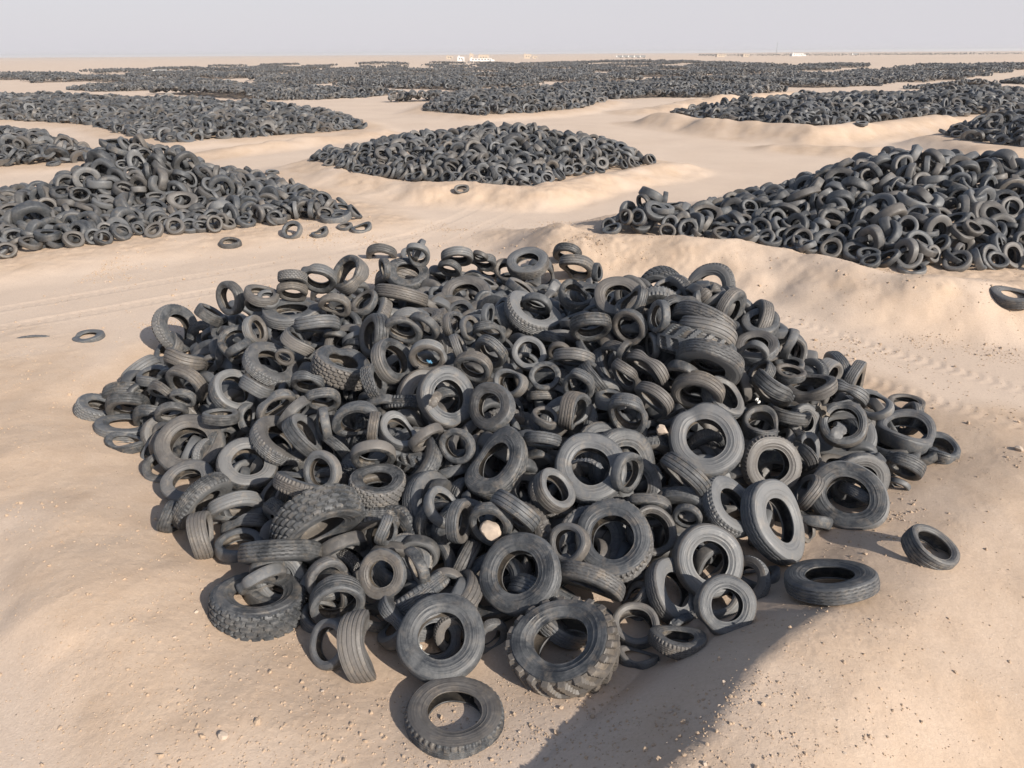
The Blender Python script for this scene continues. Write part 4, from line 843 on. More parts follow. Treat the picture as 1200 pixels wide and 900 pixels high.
LEFT = [
-5250,6150,114,141,-50,47,5,-5230,6205,115,-177,10,35,0,-5152,5852,130,-5,25,50,5,-5158,6008,105,-59,60,44,8,-4981,5631,110,-42,19,38,2,-5036,5808,123,141,-64,52,3,
-5033,6014,132,-163,23,50,8,-5014,6143,120,86,-4,40,5,-5037,6274,139,126,2,50,4,-4984,6309,136,123,-32,50,3,-5047,6619,95,168,39,31,0,-4915,5574,130,85,-13,47,1,
-4952,5825,106,-72,26,37,2,-4943,5957,130,-167,15,48,3,-4965,6030,91,35,41,28,1,-4876,6084,133,-94,61,42,5,-4898,6211,121,18,-57,42,3,-4888,6336,138,65,49,48,4,
-4937,6405,139,50,-11,51,4,-4894,6602,110,-56,6,36,0,-4929,6650,121,126,18,43,8,-4829,5398,101,164,57,49,2,-4758,5476,104,42,10,34,0,-4784,5612,114,-105,34,37,1,
-4769,5832,97,67,30,33,2,-4859,6137,145,144,41,28,1,-4751,6394,111,-29,34,43,8,-4840,6545,151,-4,-42,41,3,-4766,6683,126,-112,47,50,4,-4867,6803,110,35,35,42,3,
-4672,5197,93,-140,9,28,2,-4741,5456,91,-173,59,34,0,-4728,5847,97,-36,43,35,0,-4721,6289,154,-160,70,41,3,-4698,6471,150,154,42,51,0,-4686,6684,120,-61,-32,43,2,
-4728,6764,130,-122,42,40,2,-4712,6903,112,172,45,44,3,-4714,6977,117,92,14,40,1,-4556,5140,101,15,48,31,0,-4587,5289,92,87,43,31,0,-4572,5332,103,114,3,34,1,
-4558,5781,141,-16,25,54,1,-4639,6112,122,-74,6,39,0,-4568,6246,131,-102,10,48,5,-4546,6352,125,83,33,53,4,-4586,6529,102,126,40,40,3,-4465,4938,94,-157,-47,34,0,
-4499,5136,130,59,74,32,1,-4498,5495,127,53,31,52,3,-4487,5607,128,-79,-6,47,4,-4468,5677,117,-31,-6,41,3,-4437,5841,129,177,5,47,1,-4514,6034,112,56,3,38,2,
-4537,6143,124,52,9,44,5,-4492,6390,117,107,42,29,1,-4484,6377,123,-71,19,45,2,-4436,6498,117,87,-7,43,3,-4532,6895,134,-51,-9,49,2,-4522,6960,124,-146,-33,51,2,
-4418,4903,87,-102,56,30,0,-4382,5042,115,-148,43,50,4,-4365,5135,115,-101,6,40,2,-4422,5277,122,-127,47,54,5,-4361,5430,108,34,-2,36,0,-4414,5607,157,164,-10,63,3,
-4367,5668,129,91,19,49,3,-4390,6011,153,53,-2,58,1,-4368,6099,103,70,23,35,0,-4365,6310,107,-24,37,44,8,-4226,4825,123,170,39,41,5,-4241,5022,108,-69,18,37,2,
-4209,5158,106,-31,64,40,5,-4282,5432,113,50,-22,39,1,-4260,5641,130,67,79,55,1,-4236,5689,130,-10,-2,46,1,-4312,5823,113,-127,28,42,8,-4309,5873,115,-112,19,43,3,
-4266,6871,151,-70,12,61,6,-4113,4735,122,-103,28,43,0,-4125,5026,130,-160,10,47,3,-4182,5321,111,33,31,41,3,-4141,5497,137,-174,17,51,2,-4169,5573,101,43,24,33,0,
-4119,5726,131,77,46,43,3,-4119,5823,133,132,59,38,2,-4121,6029,169,-122,79,46,4,-4031,4479,100,-53,51,34,1,-4080,4605,124,61,13,42,4,-4051,4754,115,141,51,49,5,
-4055,5094,118,-152,5,41,8,-4015,5449,108,5,-21,37,2,-4073,5582,125,-15,7,43,0,-4063,5748,158,-65,53,47,0,-4082,5955,191,-165,7,48,5,-4003,6005,221,53,37,34,2,
-3908,4519,100,-75,36,32,2,-3935,4635,101,-67,60,37,2,-3904,4708,108,144,58,33,2,-3972,4822,100,16,-35,28,1,-3932,4928,120,-169,42,48,0,-3898,4998,122,-55,37,51,4,
-3975,5141,121,-159,44,55,3,-3902,5378,120,-19,-36,38,2,-3917,5414,107,-111,8,33,2,-3903,5655,100,-172,65,29,2,-3922,5791,184,-58,54,37,2,-3902,5945,243,107,10,45,4,
-3881,6039,246,158,57,41,1,-3955,6091,263,178,63,51,4,-3968,6181,236,-3,1,38,0,-3919,6809,168,140,23,38,1,-3815,4578,92,-89,52,33,0,-3796,4681,97,-98,68,28,2,
-3819,4850,108,-147,50,28,2,-3849,4915,102,68,71,30,0,-3835,5072,131,173,59,54,5,-3852,5150,111,-177,-17,38,0,-3851,5428,131,19,-2,47,8,-3818,5616,134,-1,58,48,8,
-3836,5651,139,-75,67,43,2,-3821,5739,215,-101,-32,28,0,-3837,5869,223,-141,25,53,8,-3854,5950,259,-174,-15,49,0,-3768,6099,329,-54,66,50,5,-3821,6208,322,-89,32,51,3,
-3838,6564,302,121,8,57,3,-3724,4729,105,-107,52,39,0,-3726,4850,135,-138,40,43,8,-3671,4939,120,4,-23,42,3,-3648,5080,123,-35,37,32,0,-3707,5189,127,0,56,38,2,
-3740,5256,109,-16,27,28,0,-3694,5346,121,75,44,35,0,-3733,5618,172,-39,19,37,2,-3731,5702,195,-43,21,41,1,-3744,5750,207,-81,33,37,2,-3672,5877,287,-66,69,47,4,
-3694,5992,320,-75,33,47,1,-3694,6081,372,-119,63,39,2,-3733,6230,384,-160,-9,28,2,-3758,6293,388,88,14,28,1,-3748,6443,383,80,5,34,0,-3740,6583,377,-127,65,65,3,
-3716,7098,201,109,22,31,2,-3597,4672,97,-74,37,31,2,-3582,4810,104,-57,44,39,0,-3565,4915,88,-88,69,30,2,-3591,5043,112,-55,31,39,0,-3620,5131,109,126,-12,31,1,
-3618,5286,116,-135,50,47,1,-3636,5322,125,80,77,44,0,-3598,5563,132,25,0,48,8,-3595,5692,164,-109,-54,36,0,-3600,5782,214,78,66,40,1,-3587,5890,309,-41,78,28,2,
-3564,6014,369,-108,-56,28,0,-3649,6120,393,-14,-1,33,2,-3561,6243,496,-48,25,35,2,-3661,6352,487,-174,-24,28,2,-3627,6412,488,164,74,56,0,-3599,7091,230,178,-41,28,0,
-3588,7166,232,90,-16,48,1,-3463,4743,99,-51,31,31,0,-3538,4962,99,161,65,32,2,-3478,5066,134,63,72,34,0,-3478,5143,130,-12,-15,47,5,-3542,5350,112,105,36,37,2,
-3486,5480,116,-43,36,45,8,-3497,5566,136,-153,44,48,1,-3526,5637,159,-139,-9,44,2,-3499,5814,278,-59,42,38,1,-3477,5949,358,-114,37,30,0,-3515,5982,381,-56,7,51,3,
-3516,6076,438,-27,-14,33,2,-3502,6279,514,-83,57,48,2,-3523,6302,532,124,5,34,1,-3492,6483,604,-28,71,53,8,-3481,6573,571,139,-67,38,0,-3543,6629,514,26,60,57,8,
-3472,6806,431,-27,27,54,1,-3412,4936,107,-14,67,39,2,-3332,5021,137,-25,83,41,5,-3380,5155,108,-178,-35,43,3,-3353,5294,115,135,55,38,2,-3420,5364,107,-43,81,47,1,
-3360,5429,135,-62,-9,47,0,-3353,5613,161,-107,45,48,1,-3390,5675,200,-145,-59,43,3,-3360,5762,238,56,-5,32,2,-3388,5931,347,43,79,46,1,-3400,6060,422,-91,-8,56,0,
-3445,6136,472,-106,-9,62,6,-3415,6206,510,-90,61,31,0,-3380,6335,555,40,61,47,0,-3359,6439,590,9,35,40,2,-3374,6594,546,48,-1,43,0,-3297,5036,83,-4,66,40,8,
-3274,5111,122,61,9,43,2,-3268,5209,85,101,82,36,2,-3314,5349,110,-70,54,39,2,-3250,5545,96,-57,-20,28,1,-3229,5720,189,-78,27,35,0,-3287,5762,230,-16,68,49,3,
-3318,5938,328,-55,29,47,5,-3279,6016,385,80,6,42,3,-3288,6165,463,-46,53,28,1,-3254,6237,484,-103,35,38,2,-3253,6376,559,131,-23,31,0,-3247,6481,568,63,17,50,8,
-3312,6511,564,136,81,49,8,-3252,6648,485,-9,23,48,4,-3165,5034,101,-27,43,37,0,-3205,5170,118,-118,31,44,0,-3198,5221,119,-118,31,46,3,-3220,5355,139,-99,2,52,0,
-3151,5422,110,49,25,36,2,-3197,5585,107,87,17,34,0,-3171,5648,125,-79,18,36,0,-3137,5809,217,-141,39,45,3,-3180,5897,303,-19,58,45,1,-3141,6042,364,-102,3,41,2,
-3179,6081,405,-42,41,36,2,-3170,6191,473,-55,20,49,8,-3166,6321,523,-61,44,37,2,-3125,6482,539,20,38,28,2,-3126,6963,346,-32,15,44,2,-3068,5122,100,-46,33,32,0,
-3052,5272,106,-35,51,35,1,-3040,5315,85,112,46,28,2,-3023,5495,138,162,14,53,5,-3039,5573,123,83,-64,46,0,-3093,5766,178,11,33,63,5,-3082,5936,300,117,84,32,1,
-3089,5989,332,87,21,40,4,-3069,6133,411,-162,1,38,2,-3025,6243,462,56,28,45,3,-3040,6339,495,-144,-4,42,1,-3079,6497,507,-38,40,45,0,-3014,6578,481,-25,-20,46,8,
-3099,6647,470,-167,-12,49,3,-3026,6722,414,-133,46,32,2,-3069,7117,290,110,26,46,0,-3106,7335,199,-110,4,62,5,-3036,7911,130,78,21,43,4,-2994,5115,92,-34,52,34,2,
-2916,5234,105,-27,42,37,0,-3002,5345,110,-84,41,45,3,-2952,5489,131,137,32,30,1,-2979,5536,147,-69,47,46,2,-2963,5759,168,-63,69,38,0,-2926,5889,238,-58,68,37,1,
-2934,6046,307,-20,16,56,8,-2953,6070,352,-138,16,51,5,-2984,6229,431,10,49,46,1,-2964,6376,494,96,45,43,8,-2891,6419,479,33,12,46,3,-2999,6537,471,-45,55,44,1,
-2934,6776,351,-8,-33,56,0,-2912,7008,283,80,57,55,1,-2946,7600,148,-3,21,55,2,-2871,5390,95,-17,42,28,0,-2889,5524,117,71,63,28,0,-2799,5587,124,-54,-15,34,0,
-2808,5688,124,-51,6,38,2,-2871,5759,192,-69,65,43,8,-2817,5926,206,-89,38,44,1,-2802,6020,258,-109,-12,50,2,-2809,6167,330,-4,-46,28,0,-2818,6192,360,-102,-50,42,0,
-2839,6362,442,135,14,56,4,-2807,6430,405,29,23,31,0,-2835,6559,391,15,27,39,0,-2823,6692,328,46,25,50,3,-2886,6755,335,21,-48,37,2,-2808,6875,285,7,-22,36,2,
-2811,7135,234,-165,48,44,0,-2850,7574,147,-131,72,41,3,-2817,7654,135,-173,-39,37,1,-2877,7743,126,-3,32,47,4,-2886,8010,120,55,27,37,0,-2717,5328,97,-94,48,36,2,
-2780,5425,72,-161,67,29,2,-2720,5542,98,100,-46,32,1,-2760,5620,119,-27,27,28,0,-2789,5735,140,-110,63,43,3,-2708,5887,214,-70,37,51,8,-2760,6015,248,-106,29,43,2,
-2766,6096,272,-153,36,28,2,-2768,6207,329,-39,22,35,1,-2709,6362,374,-4,43,45,8,-2719,6450,360,164,66,35,2,-2716,6514,336,79,-32,31,0,-2717,6663,309,-22,3,31,0,
-2720,6811,242,82,-54,39,2,-2752,6869,261,87,12,35,1,-2717,7054,216,109,44,28,0,-2697,7118,177,-8,44,48,3,-2746,7182,156,-49,34,51,3,-2769,7430,144,-92,23,53,2,
-2779,7638,126,-106,32,42,1,-2592,5414,105,-87,43,37,0,-2655,5555,116,-102,52,43,2,-2620,5650,120,-57,48,38,2,-2614,5869,130,162,47,43,5,-2620,5980,188,-104,63,32,2,
-2588,6145,232,-8,60,52,3,-2582,6182,289,-37,38,38,0,-2671,6324,346,-103,-10,39,2,-2613,6411,329,17,-12,47,3,-2668,6570,292,128,70,32,2,-2651,6641,258,-9,16,42,2,
-2649,6844,223,26,-4,41,4,-2693,7051,181,-176,76,56,5,-2600,7208,136,-134,-2,46,5,-2632,7493,135,-74,31,45,1,-2511,5477,93,-71,59,37,0,-2536,5593,98,-68,57,45,3,
-2517,5652,105,175,30,28,0,-2539,5765,108,-40,43,36,0,-2523,5941,116,135,53,29,2,-2528,6038,161,-80,-23,28,2,-2532,6109,203,37,10,28,0,-2510,6222,250,-61,-16,60,2,
-2507,6296,255,-10,9,35,0,-2512,6606,264,16,46,33,0,-2562,6611,252,83,-19,37,1,-2526,6832,185,6,34,53,8,-2511,6908,169,-101,77,37,0,-2531,7118,116,145,35,41,2,
-2509,7167,123,-85,50,52,2,-2423,5484,88,-53,62,31,1,-2448,5616,98,104,26,28,1,-2392,5650,110,-78,54,43,1,-2369,5809,123,-171,11,33,0,-2391,5846,145,135,51,52,1,
-2388,6004,142,-91,57,49,8,-2432,6097,139,82,-32,42,2,-2411,6261,210,-78,58,40,1,-2416,6302,212,43,-12,42,0,-2403,6405,174,13,19,45,8,-2442,6592,175,-31,78,29,2,
-2391,6631,152,63,-24,55,3,-2429,6764,136,12,-1,44,2,-2435,7423,103,49,51,38,2,-2417,7509,111,57,31,34,2,-2310,5471,110,-58,27,33,1,-2262,5592,92,-18,61,39,2,
-2319,5639,105,-105,3,31,0,-2337,5753,120,-131,59,49,1,-2327,5931,147,-139,15,55,4,-2346,6151,128,38,-14,42,8,-2362,6229,164,-41,71,38,2,-2295,6366,140,-123,-2,38,2,
-2347,6573,124,91,-66,51,3,-2238,6767,147,-160,48,49,2,-2272,6933,130,70,42,50,8,-2341,7127,124,-146,51,45,2,-2152,5712,102,-121,55,28,2,-2202,5824,103,-142,54,44,4,
-2185,5887,93,-152,59,31,1,-2197,5996,136,111,11,47,2,-2218,6114,125,-137,46,46,1,-2224,6308,107,-78,-12,31,0,-2162,6443,132,-174,-26,38,0,-2152,6522,122,-51,-35,45,3,
-2205,6735,144,32,35,54,1,-2188,6942,138,-135,-33,46,1,-2193,7048,132,24,32,44,2,-2190,7245,111,33,22,35,2,-2128,5650,88,-20,66,37,0,-2065,5774,125,47,2,41,4,
-2077,5962,100,38,48,35,2,-2124,6037,86,115,81,51,2,-2025,6094,124,16,73,53,2,-2032,6268,99,-99,-30,28,0,-2056,6422,132,45,41,52,0,-2137,6601,121,111,8,37,2,
-2103,6815,119,120,18,35,2,-2047,7007,111,41,27,36,2,-2011,5806,121,-76,-12,39,0,-1931,5885,92,-137,59,30,1,-2032,6063,115,-87,28,38,2,-1968,6085,112,63,44,44,4,
-1954,6255,113,-139,53,42,0,-2008,6365,103,-101,45,34,0,-2016,6475,131,-112,62,45,8,-1934,6499,116,52,-43,39,2,-1965,6690,116,136,34,28,1,-1917,5713,103,-49,37,35,0,
-1896,5737,90,-6,87,37,1,-1876,5943,113,-129,-29,37,2,-1826,6017,135,62,7,42,8,-1914,6125,113,55,26,35,2,-1821,6214,114,179,-15,34,0,-1924,6361,104,-88,-25,30,2,
-1848,6465,107,5,57,45,3,-1916,6579,135,90,-14,44,2,-1886,6669,105,60,55,41,5,-1813,5940,117,22,-1,37,2,-1747,6056,121,-67,-17,38,0,-1792,6110,123,125,-14,38,0,
-1736,6214,132,-134,58,28,0,-1706,6348,100,63,36,30,0,-1782,6657,106,3,46,37,0,-1663,5931,128,-177,-1,43,4,-1664,5979,120,5,26,40,2,-1599,6112,127,19,25,45,3,
-1597,6212,103,159,71,42,1,-1655,6466,90,41,72,37,1,-1542,5867,103,-49,40,35,0,-1571,6021,99,-31,60,46,8,-1461,6161,88,-25,65,38,2,-1513,6384,99,29,41,32,2,
-1419,5841,80,-94,64,32,2,-1459,5983,76,-16,65,28,0,-1308,5930,102,2,40,35,2,-5164,6211,114,153,-12,35,1,-5039,5709,111,85,27,42,4,-5049,6231,110,-105,45,40,1,
-4862,6371,125,169,13,45,3,-4679,5277,110,-129,-25,40,2,-4729,5686,109,-61,21,40,8,-4686,5776,132,116,4,49,8,-4728,6519,128,42,18,45,1,-4645,6757,126,173,-6,47,3,
-4721,6886,113,169,44,44,1,-4604,5463,128,-129,-3,47,4,-4571,5955,128,-111,10,45,1,-4468,6232,96,145,16,31,2,-4537,6668,113,-49,-21,39,1,-4533,6797,115,-8,11,42,3,
-4579,6876,90,-160,0,28,0,-4401,5002,86,-26,56,37,2,-4399,5249,95,-86,57,39,1,-4429,5553,104,-142,12,35,2,-4320,5733,139,-128,-3,53,2,-4396,6002,117,139,24,43,2,
-4237,4718,113,-130,56,48,1,-4295,4767,124,46,18,46,4,-4248,5045,94,118,-4,28,0,-4263,5220,124,-44,25,48,5,-4303,5549,127,48,43,52,1,-4232,6036,112,150,-18,40,0,
-4066,4693,117,9,42,46,5,-4163,5020,96,-162,7,29,2,-4161,5349,98,-66,29,34,0,-4067,5644,94,40,49,33,1,-3964,4707,86,3,59,34,0,-3884,4860,135,70,19,50,2,
-3883,5210,110,153,-10,37,0,-3925,5515,107,-19,41,42,3,-3942,6661,123,-174,25,48,2,-3926,6814,122,45,20,46,8,-3889,6991,127,-123,-20,49,4,-3745,4836,74,-137,71,33,0,
-3754,5087,97,132,51,42,8,-3835,5279,111,-115,14,37,0,-3728,5500,166,128,22,68,5,-3748,5713,113,-92,56,57,0,-3822,6689,168,116,66,39,2,-3751,7161,134,152,-26,48,1,
-3758,7221,89,114,67,38,1,-3698,4829,93,-127,29,28,0,-3685,4964,116,28,32,40,1,-3617,5192,90,-14,63,44,2,-3566,5520,103,-117,45,42,5,-3587,5859,174,-168,-47,48,1,
-3670,6042,234,-63,73,38,1,-3677,6263,348,179,43,34,0,-3708,6607,276,39,1,49,5,-3648,6755,263,81,67,28,1,-3694,6895,181,106,34,34,0,-3669,7132,97,-109,73,28,0,
-3550,5073,94,-132,-32,28,1,-3471,5295,125,-34,7,45,5,-3536,5966,253,-24,53,28,0,-3526,6259,410,-50,53,31,2,-3462,6533,474,100,64,36,0,-3541,6755,313,146,-2,48,1,
-3483,6994,253,70,0,36,0,-3408,5028,83,19,65,34,1,-3335,5339,125,-124,4,44,0,-3319,5777,125,-109,55,61,6,-3392,5944,256,-34,14,31,2,-3328,6064,303,-27,81,30,0,
-3328,6307,435,125,52,33,2,-3332,6555,465,-50,39,35,2,-3306,6652,417,-36,15,47,1,-3160,5241,67,-151,71,28,2,-3166,5350,115,-159,-22,39,0,-3160,5504,103,-128,8,32,0,
-3155,5621,102,-4,43,41,3,-3270,5901,173,-121,18,42,4,-3202,6061,275,-125,72,28,1,-3191,6261,401,-59,18,29,2,-3205,6406,447,-68,59,31,0,-3187,6494,419,-12,-23,57,2,
-3174,7212,131,19,54,51,5,-2964,5324,99,17,59,44,0,-3053,5805,125,-66,10,42,1,-3053,5961,197,-31,53,44,2,-3007,6088,266,-52,-18,48,4,-3079,6230,361,-71,24,29,0,
-3031,6317,396,108,-28,48,4,-2993,6505,357,132,51,53,1,-2996,7823,118,-157,17,36,2,-2934,5486,85,145,64,40,5,-2858,5653,126,141,38,50,0,-2965,5867,135,-50,13,37,0,
-2922,6014,173,-9,42,48,3,-2932,6382,364,-91,24,28,0,-2857,6586,277,30,12,42,3,-2920,6584,321,-52,18,55,3,-2894,6827,203,70,18,46,1,-2931,7424,158,46,-7,59,2,
-2728,5555,62,-99,85,37,2,-2710,5745,124,20,37,49,2,-2747,5976,114,-170,-38,42,4,-2763,6012,127,-122,53,44,1,-2695,6208,212,148,-19,29,2,-2821,6360,316,76,60,32,1,
-2745,6550,239,152,64,40,2,-2716,7526,123,152,-4,39,1,-2652,5688,82,167,71,37,0,-2566,5949,106,47,69,61,4,-2689,6093,140,-159,49,37,0,-2662,6179,170,-133,12,40,5,
-2638,6372,223,-57,-56,47,4,-2680,6526,193,105,55,53,3,-2553,7288,137,64,-22,48,5,-2426,5748,84,-3,54,31,2,-2478,5961,120,-65,5,41,4,-2541,6618,170,14,21,67,6,
-2425,7318,125,104,-22,43,4,-2267,5717,130,-124,7,44,3,-2262,6017,129,-117,40,51,2,-2350,6376,119,169,43,48,8,-2353,6739,136,-18,-1,46,3,-2205,5781,101,-52,37,31,1,
-2154,5841,131,-41,-15,44,2,-2127,6218,134,89,12,45,2,-2142,6343,146,68,0,51,3,-2189,6495,136,-44,9,46,5,-2147,6677,119,-150,33,40,5,-2171,6886,111,97,42,45,3,
-2071,5934,131,24,13,43,0,-1969,6661,131,98,8,45,5,-1903,5910,76,53,78,32,1,-1841,6054,121,138,33,44,3,-1812,6252,104,13,53,40,0,-1814,6359,136,124,8,45,2,
-1920,6685,110,-77,60,42,5,-1731,5960,92,86,43,28,0,-1761,5985,119,-49,-17,40,3,-1713,6228,102,40,19,29,2,-1683,6323,128,-58,27,42,1,-1573,6054,120,-175,37,45,3,]
